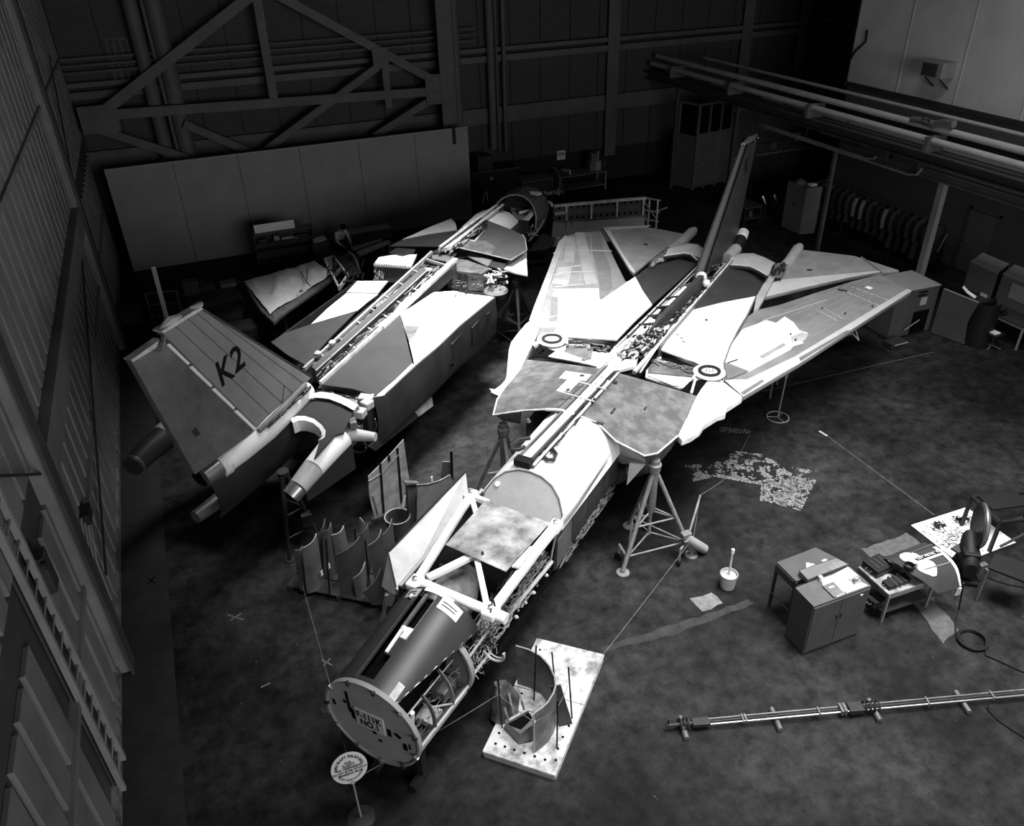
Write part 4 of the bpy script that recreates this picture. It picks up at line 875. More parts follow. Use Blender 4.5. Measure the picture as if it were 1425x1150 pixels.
E_ = [QP(a, b, 2.56) for a, b in top_e]
wallr = [[p, p - Z * .5 + L2 * .03, p - Z * 1.0 - L2 * .02, p - Z * 1.3 - L2 * .25] for p in E_]
part('side_skin', MB().shell(wallr, .03), side_paint, k2, True)
part('side_cap', MB().prism([E_[-1], E_[-1] - Z * 1.0, E_[-1] - Z * 1.0 - L2 * 1.2, E_[-1] - L2 * 1.2 - Z * .3], H2 * .03), dark_paint, k2)
part('top_edge_angle', MB().tube(E_, .02, 6), dull_metal, k2, True)
for t, zz, w_, h_ in ((.28, .35, .28, .16), (.45, .5, .22, .12), (.62, .4, .34, .2), (.8, .45, .3, .22), (.92, .35, .12, .12)):
    p = E_[0].lerp(E_[-1], t) - Z * zz + L2 * .05
    part('side_door', MB().obox(p, H2 * w_, Z * h_, L2 * .012), dull_metal if t < .5 else darker_paint, k2)
hl = E_[0].lerp(E_[-1], .58) - Z * .55 + L2 * .04
part('round_inlet', MB().tube(arcpts(hl, H2, Z, .3, 0, 2 * pi * .98, 20), .02, 6), dark_metal, k2, True)
part('round_inlet_hole', MB().disc(hl, L2, .28, .01, 20), cavity, k2)
st = [GP(a, b, Q(4, 1.25, 0), L2) for a, b in ((514, 622), (572, 568), (599, 538), (603, 565), (583, 580), (523, 628))]
part('ventral_strake', MB().prism([st[0], st[1], st[4], st[5]], L2 * -.05), dark_paint, k2)
part('ventral_strake_tip', MB().prism([st[1], st[2], st[3], st[4]], L2 * -.05), scuffed_primer, k2)

# --- top skins, right side
pan('top_panel_dark', [(557, 437.5), (574, 506), (549, 530), (524, 551), (490, 541), (446, 535), (490, 495), (535, 453)], dz2, dark_paint)
pan('edge_strip', [(524, 551), (549, 530), (574, 506), (577.5, 510), (552, 534), (533, 551.5)], dz2, white_primer, .03, .005)
wp2 = [(557, 437), (582, 421), (603, 407), (632, 405), (650, 409), (688, 413.5), (664, 434), (640, 453), (610, 482), (577.5, 510), (568, 470)]
pan('top_panel_white', wp2, dz2, white_primer)
pan('bare_patch', [(561, 453), (582, 454), (600, 466), (584, 485), (575, 491), (569, 475)], dz2, plate_primer, .02, .006)
sc_ = MB(); rnd = random.Random(5)
for k in range(26):
    t = rnd.random(); p = QP(600 + 60 * t + rnd.uniform(-18, 18), 440 - 22 * t + rnd.uniform(-12, 16), dz2) + Z * .008
    sc_.obox(p, H2 * .012, L2 * rnd.uniform(.012, .05), Z * .004)
part('fastener_marks', sc_, seam_dark, k2, kind='stuff')
# left side
zl = 2.45
pan('top_panel_dark', [(378, 477), (398, 463), (440, 449), (497, 432), (462, 467), (425, 508), (400, 494)], zl, dark_paint)
pan('top_panel_white', [(433, 451), (455, 430), (482, 408), (526, 409), (511, 420), (497, 432)], zl, scuffed_primer)
pan('top_panel_grey', [(482, 407), (497, 391), (540, 391), (526, 408)], zl, pale_primer)
part('side_skin_left', MB().prism([QP(378, 477, zl), QP(497, 391, zl), QP(497, 391, zl) - Z * 1.0, QP(378, 477, zl) - Z * 1.0], -L2 * .03), darker_paint, k2)

# --- spine trough
tz2 = 2.78
TL = lambda t: G(423 + (601 - 423) * t, 514 + (352 - 514) * t, tz2)
TR = lambda t: G(446 + (634 - 446) * t, 533 + (362 - 533) * t, tz2)
def TP(a, b, dz=0.): return TL(a).lerp(TR(a), b) + Z * dz
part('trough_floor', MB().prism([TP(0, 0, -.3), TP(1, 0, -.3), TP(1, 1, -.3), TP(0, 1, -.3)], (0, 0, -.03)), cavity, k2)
for b, mt in ((0, light_enamel), (1, scuffed_primer)):
    part('trough_rail', MB().bar(TP(0, b, 0), TP(.45, b, 0), .06, .08).bar(TP(.45, b, 0), TP(1, b, .02), .06 if b == 0 else .14, .08), mt, k2)
    part('trough_wall', MB().prism([TP(0, b), TP(1, b), TP(1, b, -.4), TP(0, b, -.4)], L2 * (.02 if b else -.02)), dull_metal, k2)
part('centre_beam', MB().loft([[TP(t, .36, .12), TP(t, .58, .12), TP(t, .60, -.2), TP(t, .34, -.2)] for t in (.02, .4, .86)]), mat('beam_paint', .075, .5), k2)
part('beam_edge', MB().tube([TP(.02, .60, .1), TP(.86, .60, .1)], .018, 6), light_enamel, k2, True)
for t in (.13, .27, .41, .52, .63, .74, .85, .95): part('trough_frame', MB().bar(TP(t, 0, -.02), TP(t, 1, -.02), .045, .07), light_enamel, k2)
part('trough_deck', MB().prism([TP(.3, .62, -.1), TP(.5, .62, -.1), TP(.5, .95, -.1), TP(.3, .95, -.1)], (0, 0, -.03)), pale_primer, k2)
part('trough_deck', MB().prism([TP(.28, .06, -.05), TP(.5, .06, -.05), TP(.5, .32, -.05), TP(.28, .32, -.05)], (0, 0, -.03)), mid_primer, k2)
for sd, mt, n in ((91, wire_light, 46), (92, wire_dark, 70), (93, wire_mid, 70)):
    part('trough_wiring', clutter(sd, n, lambda a, b, c: TP(.02 + .9 * a, .60 + .38 * b, -.16 + .2 * c), r=(.008, .024), run=(.03, .12)), mt, k2, kind='stuff')
    part('trough_wiring', clutter(sd + 10, n // 2, lambda a, b, c: TP(.02 + .9 * a, .04 + .3 * b, -.16 + .18 * c), r=(.008, .02), run=(.03, .16)), mt, k2, kind='stuff')
for t, b in ((.1, .12), (.2, .2)): part('trough_lamp', MB().lathe([(.06, 0), (.08, .06), (.08, .14), (.03, .18)], TP(t, b, .02), Z, 10), pale_primer, k2, True)
for a, b in (((.6, .66), (.66, .92)), ((.66, .92), (.72, .66)), ((.84, .66), (.93, .92)), ((.93, .66), (.86, .9))): part('trough_brace', MB().bar(TP(*a, -.02), TP(*b, -.02), .03, .04), light_enamel, k2)

# --- wing box area ahead of the trough
pan('box_top_left', [(520, 368), (527, 358), (545, 355), (580, 354), (572, 371), (560, 371)], 2.5, white_primer, .06)
rv = MB()
for k in range(14): rv.disc(G(522 + 3.2 * k, 367.8 + .25 * k, 2.52), Z, .022, .02, 6)
part('box_rivets', rv, seam_dark, k2)
part('box_face_left', MB().prism([G(520, 369, 2.45), G(572, 372, 2.45), G(572, 372, 2.45) - Z * .5, G(520, 369, 2.45) - Z * .5], H2 * .04), pale_primer, k2)
pan('open_hatch', [(589, 362), (594, 359), (621, 364), (614, 371), (586, 366)], 2.62, cavity, .02)
pan('hatch_surround', [(583, 367), (600, 355), (634, 353), (626, 366), (612, 374)], 2.58, mid_primer, .04)
pan('hatch_surround', [(600, 352), (612, 345), (640, 346), (634, 356)], 2.6, dark_paint, .04)
pan('hatch_lip', [(587, 372), (612, 374), (613, 378), (590, 376)], 2.6, scuffed_primer, .05)
pan('box_top_right', [(622, 375), (634, 360), (650, 362), (675, 371), (681, 374), (670, 381), (640, 378)], 2.5, plate_primer, .06)
bx = [G(622, 377, 2.42), G(640, 379, 2.42), G(672, 381, 2.42), G(680, 384, 2.4)]
part('box_face_right', MB().prism([bx[0], bx[1], bx[2], bx[3], bx[3] - Z * .45, bx[2] - Z * .55, bx[1] - Z * .55, bx[0] - Z * .55], H2 * .04), scuffed_primer, k2)
for a in (.1, .32, .46, .93): part('box_stiffener', MB().bar(bx[0].lerp(bx[3], a) - H2 * .04, bx[0].lerp(bx[3], a) - Z * .52 - H2 * .04, .1, .05, H2), mid_primer, k2)
part('box_hole', MB().lathe([(.1, 0), (.15, 0), (.15, .04), (.1, .04), (.1, 0)], G(622, 390, 2.1) - H2 * .06, H2, 18, False), dark_metal, k2, True)
part('pivot_lug', MB().lathe([(.02, -.05), (.3, -.05), (.34, 0), (.3, .05), (.02, .05)], G(690, 405, 2.15), Z, 22), mid_primer, k2, True)
part('pivot_clutter', clutter(121, 26, lambda a, b, c: G(672 + 34 * a, 372 + 22 * b, 2.3 + .2 * c), r=(.012, .035), run=(.1, .4)), wire_light, k2, kind='stuff')
part('pivot_clutter', clutter(122, 26, lambda a, b, c: G(672 + 34 * a, 374 + 22 * b, 2.25 + .2 * c), r=(.012, .035), run=(.1, .4)), wire_dark, k2, kind='stuff')
part('box_clutter', clutter(123, 30, lambda a, b, c: G(628 + 44 * a, 384 + 16 * b, 2.1 + .2 * c), r=(.008, .02), run=(.1, .3)), wire_mid, k2, kind='stuff')
part('left_clutter', clutter(124, 30, lambda a, b, c: G(520 + 14 * a, 372 + 18 * b, 2.2 + .2 * c), r=(.012, .03), run=(.1, .3)), wire_mid, k2, kind='stuff')
part('edge_bits', clutter(125, 30, lambda a, b, c: G(628 + 24 * a, 406 + 10 * b, 2.5 + .12 * c), r=(.01, .03), run=(.06, .2)), wire_dark, k2, kind='stuff')
pan('left_hatch', [(541, 352), (551, 345), (578, 347), (576, 352), (560, 356)], 2.52, darker_paint, .03)
pan('web_plate', [(649, 356), (653, 351), (686, 360), (679, 371)], 2.52, mid_primer, .03)
pan('web_plate_dark', [(637, 359), (646, 350), (652, 351), (647, 358), (686, 372), (697, 375), (708, 364), (690, 358)], 2.48, dark_paint, .03)

# --- forward glove plates
pan('glove_plate_dark', [(669, 303), (692, 312), (715, 321), (727, 327), (731, 333), (733, 348.5), (711, 362), (670, 352), (626, 342), (648, 326)], lambda u, v: 2.62 + .2 * max(0, 1 - abs(v + .5) / 1.3), mat('glove_paint', .075, .5, var=.15), .03)
gp = lambda u, v: 2.63 + .2 * max(0, 1 - abs(v + .5) / 1.3)
pan('worn_patch', [(640, 333), (652, 332), (676, 336), (692, 346), (688, 356), (660, 349), (630, 342)], gp, plate_primer, .02, .012)
pan('hatch_frame', [(645, 333.5), (658, 316), (675, 321.5), (661, 337)], gp, pale_primer, .02, .014)
pan('open_hatch', [(647, 332.5), (658.5, 317.5), (673, 322), (660, 335)], gp, cavity, .02, .022)
part('plate_edge', MB().tube([QP(a, b, gp) for a, b in ((727, 327), (731, 333), (733, 348.5), (711, 362), (670, 352), (626, 342))], .02, 6), light_enamel, k2, True)
pan('glove_plate_left', [(543, 342), (563, 332), (600, 326), (636, 321), (626, 332), (615, 343)], 2.56, dark_paint, .03)
pan('glove_strip_left', [(560, 334), (600, 316), (628, 305), (634, 312), (636, 321), (600, 326)], 2.55, pale_primer, .03, .02)
pan('white_glove_tip', [(711, 362.5), (733, 350), (733, 366), (734, 382.5), (716, 379), (696, 372)], lambda u, v: 2.4, white_primer, .05)
part('glove_underside', MB().prism([G(696, 373, 2.3), G(734, 383, 2.3), G(733, 352, 2.3), G(720, 330, 2.3), G(690, 340, 2.3)], (0, 0, -.12)), darker_paint, k2)
part('glove_clutter', clutter(131, 40, lambda a, b, c: G(620 + 50 * a, 348 - 36 * a + 9 * b, 2.82 + .05 * c), r=(.008, .02), run=(.05, .2)), wire_light, k2, kind='stuff')
part('glove_clutter', clutter(132, 30, lambda a, b, c: G(622 + 56 * a, 346 - 38 * a + 9 * b, 2.82 + .05 * c), r=(.008, .02), run=(.05, .2)), wire_dark, k2, kind='stuff')
part('clutter_deck', MB().prism([G(610, 346, 2.8), G(648, 314, 2.8), G(690, 284, 2.8), G(700, 284, 2.8), G(668, 304, 2.8), G(628, 344, 2.8)], (0, 0, -.1)), pale_primer, k2)
for o_ in (0, 1): part('spine_pipe', MB().tube([G(612 + 14 * o_, 344, 2.88), G(660 + 10 * o_, 308, 2.9), G(692 + 8 * o_, 285, 2.9)], .04, 8), scuffed_primer, k2, True)

# --- white tank, cockpit hoop and nose barrel
FC = -.42
def tk(u, hw, zt, zb=1.25): return [Q(u, FC + v * hw, zb + (zt - zb) * z) for v, z in ((-.85, 0), (-1, .3), (-1, .6), (-.88, .82), (-.6, .95), (-.2, 1), (.2, 1), (.6, .95), (.88, .82), (1, .6), (1, .3), (.85, 0))]
part('tank_skin', MB().loft([tk(12.2, .78, 2.76), tk(13.4, .78, 2.80), tk(14.0, .76, 2.72), tk(14.35, .72, 2.5)]), white_primer, k2, True)
part('tank_side', MB().loft([[Q(u, FC + .80, 1.2), Q(u, FC + .80, 2.1), Q(u, FC + .74, 2.1), Q(u, FC + .74, 1.2)] for u in (12.2, 14.4)]), side_paint, k2)
part('lift_handle', MB().tube([G(a, b, 2.84) for a, b in ((684, 287), (695, 292), (699, 291), (699, 288), (690, 284))], .04, 8), dark_metal, k2, True)
def hoop(u, sl, n=20, r=.86, zc=1.95): return [Q(u + sl * cos(2 * pi * k / n), FC + .15 + sin(2 * pi * k / n) * r, zc + cos(2 * pi * k / n) * r * .95) for k in range(n)]
h0, h1, h2 = hoop(14.95, .55), hoop(16.1, .2), hoop(16.75, .1, r=.72)
part('nose_barrel', MB().shell([h0 + h0[:1], h1 + h1[:1], h2 + h2[:1]], .03), mat('barrel_paint', .10, .5, var=.2), k2, True)
part('barrel_rim', MB().tube(h0, .03, 6, closed=True), light_enamel, k2, True)
part('barrel_end', MB().prism([p.lerp(Q(16.75, FC + .1, 1.95), .01) for p in hoop(16.72, .1, r=.70)], H2 * .03), dark_metal, k2)
part('barrel_lining', MB().shell([[p.lerp(Q(15.5, FC + .15, 1.95), .05) for p in hoop(u, s_)[3:9]] for u, s_ in ((14.98, .55), (15.6, .4))], .01), scuffed_primer, k2, True)
part('cockpit_bulkhead', MB().prism([p.lerp(Q(15.9, FC + .15, 1.9), .1) for p in hoop(15.9, .1)], H2 * .03), dark_metal, k2)
part('cockpit_shelf', MB().prism([G(707, 282, 2.2), G(746, 284, 2.2), G(747, 292, 2.2), G(725, 310, 2.0), G(714, 300, 2.1)], (0, 0, -.1)), scuffed_primer, k2)
part('cockpit_beam', MB().bar(G(729, 310, 2.15), G(748, 288, 2.3), .12, .1).bar(G(722, 296, 2.2), G(746, 291, 2.25), .1, .08), white_primer, k2)
part('cockpit_clutter', clutter(141, 24, lambda a, b, c: G(734 + 14 * a, 312 + 16 * b, 1.7 + .3 * c), r=(.01, .04), run=(.1, .3)), wire_light, k2, kind='stuff')
part('cockpit_floor', MB().prism([Q(14.2, FC - .6, 1.3), Q(16.7, FC - .6, 1.3), Q(16.7, FC + .85, 1.3), Q(14.2, FC + .85, 1.3)], (0, 0, -.05)), cavity, k2)
part('sill', MB().tube([G(736, 336, 1.7), G(748, 322, 1.9), G(757, 306, 2.1)], .03, 6), light_enamel, k2, True)
for pts, mt in (([(736, 266), (752, 267), (754, 269), (748, 271), (738, 269)], white_primer), ([(762, 279), (768, 281), (770, 285), (768, 288)], scuffed_primer)):
    part('barrel_patch', MB().prism([G(a, b, 2.80 if b < 275 else 2.45) for a, b in pts], (0, 0, -.03)), mt, k2)
part('nose_fittings', clutter(142, 16, lambda a, b, c: G(756 + 26 * a, 264 + 6 * b, 2.5 + .1 * c), r=(.02, .05), run=(.1, .3)), wire_mid, k2, kind='stuff')
part('hoop_wire', MB().tube([G(673, 284, 2.8), G(672, 277, 2.9), G(677, 266, 3.2), G(679, 280, 2.85)], .01, 5), dull_metal, k2)

# --- tail: centre fairing, engine bay arches, booms
def tb(name, pts, rs, m, seg=16): return part(name, MB().tube(pts, rs, seg), m, k2, True)
cf = [G(280, 664, 2.55), G(300, 649, 2.58), G(330, 626, 2.62), G(368, 596, 2.66), G(400, 567, 2.68), G(425, 543, 2.68)]
tb('centre_fairing', cf[1:], [.25, .27, .27, .25, .22], white_primer)
tb('fairing_tip', [cf[0], cf[1].lerp(cf[0], -.1)], [.22, .25], bare_metal)
part('fairing_collar', MB().tube([cf[1].lerp(cf[2], .0), cf[1].lerp(cf[2], .35)], [.275, .285], 16), scuffed_primer, k2, True)
part('fairing_mouth', MB().disc(cf[0] - H2 * .0, -H2, .20, .01, 16), cavity, k2)
def bay(name, p0, p1, m, side, seg=10, r=.62, drop=1.0):
    rows = []
    for t in (0, .33, .66, 1):
        p = p0.lerp(p1, t); rows.append([p + L2 * side * r * sin(a) - Z * (r * 1.05) * (1 - cos(a)) for a in [radians(-20 + 130 * k / seg) for k in range(seg + 1)]])
    return part(name, MB().shell(rows, .02), m, k2, True)
part('bay_barrel', MB().shell([[cf[k] + L2 * (.14 + .1 * sin(a * pi)) - Z * (.1 + .8 * a) for a in (0, .2, .4, .6, .8, 1)] for k in (0, 1, 2, 3, 4, 5)], .03), mat('bay_metal', .025, .4, .3, var=.3), k2, True)
tb('lower_fairing', [G(272, 720, 1.5), G(286, 710, 1.5), G(312, 690, 1.5), G(352, 656, 1.55)], [.13, .14, .16, .15], dull_metal, 12)
part('lower_fairing_patch', MB().prism([G(313, 699, 1.55), G(330, 686, 1.55), G(333, 690, 1.5), G(314, 705, 1.5)], -Z * .03), pale_primer, k2)
rimz = 2.72
arch_o = [QP(a, b, 2.62) for a, b in ((404, 583), (413, 579), (424, 579), (437, 583), (447, 591), (452, 599), (451, 607), (446, 611))]
arch_i = [p - Z * .02 + (G(425, 612, 2.5) - p) * .16 for p in arch_o]
part('arch_band', MB().shell([arch_o, arch_i, [p - Z * .25 for p in arch_i]], .02), white_primer, k2, True)
pan('aft_deck_dark', [(404, 582), (413, 571), (428, 558.5), (449, 558), (470, 564), (492, 573), (484, 588), (478, 602), (466, 605.5), (446, 628), (437, 639), (446, 611), (452, 599), (447, 591), (437, 583), (424, 579), (413, 579)], 2.6, dark_paint, .04)
rim = [G(a, b, 2.66) for a, b in ((426, 557), (440, 554), (458, 556), (476, 563), (493, 572))]
part('deck_rim', MB().shell([rim, [p + H2 * .16 + Z * .03 for p in rim], [p + H2 * .2 - Z * .12 for p in rim]], .02), white_primer, k2, True)
ring = [G(a, b, 2.5) for a, b in ((440, 541), (458, 537), (476, 541), (490, 550), (500, 562))]
part('nozzle_shroud', MB().shell([[p - Z * .1 for p in ring], [p + H2 * .22 + Z * .05 for p in ring], [p + H2 * .5 for p in ring]], .03), bare_metal, k2, True)
part('aft_gap', MB().prism([G(440, 552, 2.3), G(448, 538, 2.3), G(520, 552, 2.3), G(500, 575, 2.3)], -Z * .03), cavity, k2)
part('aft_wiring', clutter(151, 34, lambda a, b, c: G(436 + 60 * a, 541 + 12 * a + 14 * b, 2.52 + .1 * c), r=(.01, .022), run=(.2, .5)), wire_dark, k2, kind='stuff')
part('aft_wiring', clutter(152, 16, lambda a, b, c: G(436 + 60 * a, 541 + 12 * a + 14 * b, 2.55 + .1 * c), r=(.01, .02), run=(.2, .5)), wire_light, k2, kind='stuff')
for a, b, s_ in (((500, 555), (520, 556), .1), ((494, 574), (508, 576), .09), ((506, 566), (516, 560), .09), ((486, 590), (496, 588), .08)): part('aft_fitting', MB().bar(G(*a, 2.5), G(*b, 2.5), .22, .16), pale_primer if s_ > .085 else dull_metal, k2, bevel=.02)
bo = [G(475, 609, 2.35), G(455, 630, 2.28), G(436, 652, 2.2), G(415, 678, 2.05), G(404, 691, 1.95)]
tb('tail_boom', [bo[0], bo[1], bo[2]], [.24, .23, .21], white_primer)
tb('tail_boom_grey', [bo[2], bo[3]], [.212, .185], mat('boom_primer', .42, .45), 16)
tb('tail_boom_tip', [bo[3], bo[4]], [.188, .175], bare_metal)
part('boom_mouth', MB().disc(bo[4], (bo[4] - bo[3]), .15, .01, 16), cavity, k2)
tb('lower_boom', [G(488, 610, 1.75), G(455, 648, 1.75), G(425, 684, 1.75)], [.16, .13, .06], dull_metal, 10)
part('boom_side', MB().prism([bo[0] + L2 * .22, bo[3] + L2 * .16, bo[3] + L2 * .16 - Z * .3, bo[0] + L2 * .22 - Z * .7], -L2 * .03), darker_paint, k2)
tb('tail_spigot', [G(480, 604, 2.25), G(500, 606, 2.25), G(523, 608.5, 2.25)], [.14, .12, .09], pale_primer, 14)
part('spigot_flange', MB().lathe([(.22, -.06), (.24, 0), (.18, .06)], G(484, 603, 2.25), (G(523, 608, 2.25) - G(484, 603, 2.25)), 14), dull_metal, k2, True)
part('spigot_clutter', clutter(153, 24, lambda a, b, c: G(478 + 26 * a, 588 + 26 * b, 1.9 + .3 * c), r=(.012, .03), run=(.1, .4)), wire_mid, k2, kind='stuff')
part('hose_loop', MB().tube(arcpts(G(496, 618, 1.7), L2, Z, .22, 0, 2 * pi * .96, 18), .025, 6), dark_metal, k2, True)
part('drain_tube', MB().tube([G(522, 583, 2.3), G(524, 594, 2.0), G(521, 603, 1.8)], .015, 5), dull_metal, k2)
lb = [G(184, 650, 2.05), G(206, 628, 2.05), G(228, 610, 2.05), G(252, 590, 2.1)]
tb('tail_boom', [lb[0], lb[1], lb[2]], [.20, .24, .27], dark_paint); tb('boom_ring', [lb[2], lb[2].lerp(lb[3], .35)], [.285, .29], pale_primer); tb('tail_boom_root', [lb[2].lerp(lb[3], .35), lb[3], G(330, 545, 2.2)], [.28, .3, .35], darker_paint)
part('boom_cap', MB().tube([lb[0], lb[0].lerp(lb[1], .18)], [.19, .215], 16), dull_metal, k2, True)
part('tail_carry', MB().loft([b2(.6, .9, 2.3, 1.6, -1.2), b2(2.6, 1.2, 2.4, 1.4, -.6)]), darker_paint, k2, True)
# --- fin and rudder
fp = G(395, 560, 2.85)
def FQ(px, py): return GP(px, py, fp, L2)
def fq(pxs, th, dl=0.): return MB().prism([FQ(a, b) + L2 * (th / 2 + dl) for a, b in pxs], -L2 * th)
fin2 = part('fin', fq([(429, 526), (276, 430), (222, 464), (356, 597)], .14), fin_paint, k2, bevel=.02)
part('rudder', fq([(221, 470), (177, 500), (268, 660), (352, 600)], .12), mat('rudder_skin', .22, .34, .35, g2=.10, scale=1.1, thr=(.35, .65), spec=.5), k2, bevel=.015)
part('rudder_tip', fq([(219, 471), (177, 500), (180, 503), (224, 476)], .15), scuffed_primer, k2)
for k in range(4):
    a, b = (230 + 127 * k / 4, 477 + 124 * k / 4), (230 + 127 * (k + .9) / 4, 477 + 124 * (k + .9) / 4)
    part('hinge_strip', fq([a, b, (b[0] - 3, b[1] + 2), (a[0] - 4, a[1] + 2.5)], .17), white_primer, k2)
for a, b in (((238, 453), (375, 580)), ((255, 442), (391, 563)), ((268, 435), (405, 548)), ((290, 440), (420, 535))):
    part('fin_seam', fq([a, (a[0] + .8, a[1] - .3), (b[0] + .8, b[1] - .3), b], .146), seam_dark, fin2)
part('fin_seam', fq([(391, 535), (392, 535), (388, 565), (387, 565)], .146), seam_dark, fin2)
part('fin_top_cap', fq([(277, 429), (222, 463), (218, 460), (250, 440), (272, 427)], .18), scuffed_primer, fin2)
part('fin_tip_fitting', MB().tube([FQ(223, 462), FQ(236, 449), FQ(250, 442)], [.05, .1, .06], 8).tube([FQ(268, 430), FQ(276, 425), FQ(274, 432)], [.05, .09, .05], 8), scuffed_primer, fin2, True)
part('fin_leading_edge', fq([(430, 526), (277, 430), (280, 429), (433, 524)], .1), dark_paint, fin2)
part('rudder_patch', fq([(262, 600), (268, 594), (275, 603), (268, 608)], .125), darker_paint, k2)
part('tip_strap', MB().tube([FQ(220, 468) + L2 * .1, FQ(214, 480) + L2 * .14, FQ(211, 488) + L2 * .12], .04, 6), dull_metal, k2, True)
kr = (FQ(334, 492) - FQ(300, 520)).normalized(); ku = (FQ(309, 505) - FQ(317, 527)).normalized()
kr = H2 * kr.dot(H2) + Z * kr.z; ku = (ku - kr * ku.dot(kr)).normalized()
if kr.cross(ku).dot(L2) < 0: ku = -ku
lettering('K', FQ(308, 517) + L2 * .072, kr, ku, .66, ink, fin2, bold=.012, squeeze=.9); lettering('2', FQ(326, 500) + L2 * .072, kr, ku, .66, ink, fin2, bold=.012)
part('fin_root_fairing', MB().tube([G(360, 600, 2.86), G(395, 567, 2.9), G(425, 535, 2.92)], [.05, .07, .05], 8), mid_primer, k2, True)
part('fin_root_clutter', clutter(154, 36, lambda a, b, c: G(372 + 60 * a, 592 - 56 * a + 5 * b, 2.82 + .08 * c), r=(.01, .025), run=(.05, .2)), wire_mid, k2, kind='stuff')
part('fin_root_clutter', clutter(155, 36, lambda a, b, c: G(372 + 60 * a, 592 - 56 * a + 5 * b, 2.82 + .08 * c), r=(.01, .025), run=(.05, .2)), wire_dark, k2, kind='stuff')
# ============================================================ STANDS AND JACKS
def tripod_jack(c, top, rad, ang, label, m, cast=True, zc=1.1):
    t = thing('tripod_jack', label, 'jack', (c.x, c.y, 0)); T = V((top.x, top.y, top.z)); feet = [V((c.x + rad * cos(a), c.y + rad * sin(a), 0.02)) for a in ang]
    part('head', MB().lathe([(.11, -.25), (.13, -.1), (.09, -.08), (.09, 0)], T, Z, 14), m, t, True)
    part('ram_cylinder', MB().lathe([(.06, -1.25), (.085, -1.2), (.085, -.2), (.06, -.18)], T, Z, 14), m, t, True)
    part('ram_foot', MB().tube([T - Z * 1.25, V((T.x, T.y, .45))], .03, 8), m, t)
    knees = []
    for f in feet:
        a = T - Z * .18 + (f - T).normalized() * .05; part('leg', MB().tube([a, f + Z * .06], .045, 10), m, t, True); knees.append((a.lerp(f, .55), a.lerp(f, .84)))
        part('foot_plate', MB().lathe([(.13, 0), (.13, .025), (.05, .05), (.05, .09)], (f.x, f.y, 0), Z, 14), m, t, True)
    for i in range(3):
        j = (i + 1) % 3
        part('cross_brace', MB().tube([knees[i][0], knees[j][0]], .018, 6), m, t); part('cross_brace', MB().tube([knees[i][1], knees[j][1]], .018, 6), m, t)
        part('hub_brace', MB().tube([knees[i][0], V((T.x, T.y, 1.05))], .016, 6), m, t); part('hub_brace', MB().tube([knees[i][1], V((T.x, T.y, .5))], .016, 6), m, t)
        if cast:
            f = feet[i]; d = (V((f.x - c.x, f.y - c.y, 0))).normalized(); s = d.cross(Z); p = f + s * .3 - d * .25; p.z = .09
            w_ = part('caster', MB().disc(p - d * .03, d, .09, .06, 14), black, t, True)
            part('caster_fork', MB().tube([p + Z * .02, p + Z * .3, f.lerp(T, .14)], .025, 6), m, w_)
    return t, T, feet
jm = mat('jack_paint', .20, .5, var=.35, scale=6); jd = mat('dark_jack_paint', .035, .5, var=.3)
J1, T1, F1 = tripod_jack(V((6.93, 10.22, 0)), G(912, 640, 2.26), .84, [radians(203), radians(328), radians(88)], 'grey tripod jack under the near shoulder of the right airframe', jm)
pb = V((7.72, 9.55, 0)); part('pump_reservoir', MB().tube([V((7.45, 9.75, .55)), V((7.9, 9.72, .12))], .095, 14), light_enamel, J1, True)
part('pump_handle', MB().tube([V((7.55, 9.8, .62)), V((8.05, 10.25, 1.05))], .022, 8), jm, J1); part('pump_head', MB().obox(V((7.46, 9.78, .6)), (.1, 0, 0), (0, .07, 0), (0, 0, .06)), jm, J1, bevel=.02)
q = G(700, 590, 2.25); tripod_jack(V((q.x, q.y, 0)), q, .8, [.4, 2.5, 4.6], 'tripod jack half hidden under the far shoulder of the right airframe', jm, False)
q = G(719, 386, 2.17); tripod_jack(V((q.x, q.y, 0)), q, .8, [.2, 2.3, 4.4], 'dark tripod jack under the white glove tip of the left airframe', jd, False)
q = V((-.15, 14.0, 1.5))
tj = thing('tail_stand', 'dark steel stand under the tail boom of the left airframe', 'stand', (.45, 13.3, 0))
for a, b in (((.25, 12.95, .02), (.45, 13.2, 1.85)), ((.95, 13.2, .02), (.55, 13.3, 1.85)), ((.35, 13.9, .02), (.5, 13.4, 1.85))):
    part('leg', MB().tube([a, b], .04, 8), jd, tj); part('foot_plate', MB().lathe([(.1, 0), (.1, .03)], (a[0], a[1], 0), Z, 12), jd, tj)
part('head', MB().lathe([(.12, 0), (.12, .1)], (.5, 13.3, 1.82), Z, 12), jd, tj)
for z_, k_ in ((.5, .25), (1.0, .5)):
    a = [V((.25, 12.95, 0)).lerp(V((.45, 13.2, 0)), k_), V((.95, 13.2, 0)).lerp(V((.55, 13.3, 0)), k_), V((.35, 13.9, 0)).lerp(V((.5, 13.4, 0)), k_)]
    for i in range(3): part('cross_brace', MB().tube([a[i] + Z * z_, a[(i + 1) % 3] + Z * z_], .02, 6), jd, tj)
part('valve_box', MB().obox((.75, 13.15, .75), (.1, 0, 0), (0, .08, 0), (0, 0, .14)), jd, tj)
ns = thing('nose_stand', 'dark timber stand under the nose of the right airframe', 'stand', (1.0, 7.4, 0))
c = K(.62, -.1, 0); nsm = mat('nose_stand_black', .015, .8, var=.3)
for s in (-.35, .35): part('side_beam', MB().obox(c + L1 * s + Z * .55, H1 * .06, L1 * .05, Z * .53), nsm, ns); part('base_beam', MB().obox(c + L1 * s + Z * .06, H1 * .28, L1 * .06, Z * .06), nsm, ns)
part('saddle', MB().obox(c + Z * 1.05, H1 * .1, L1 * .5, Z * .04), nsm, ns)
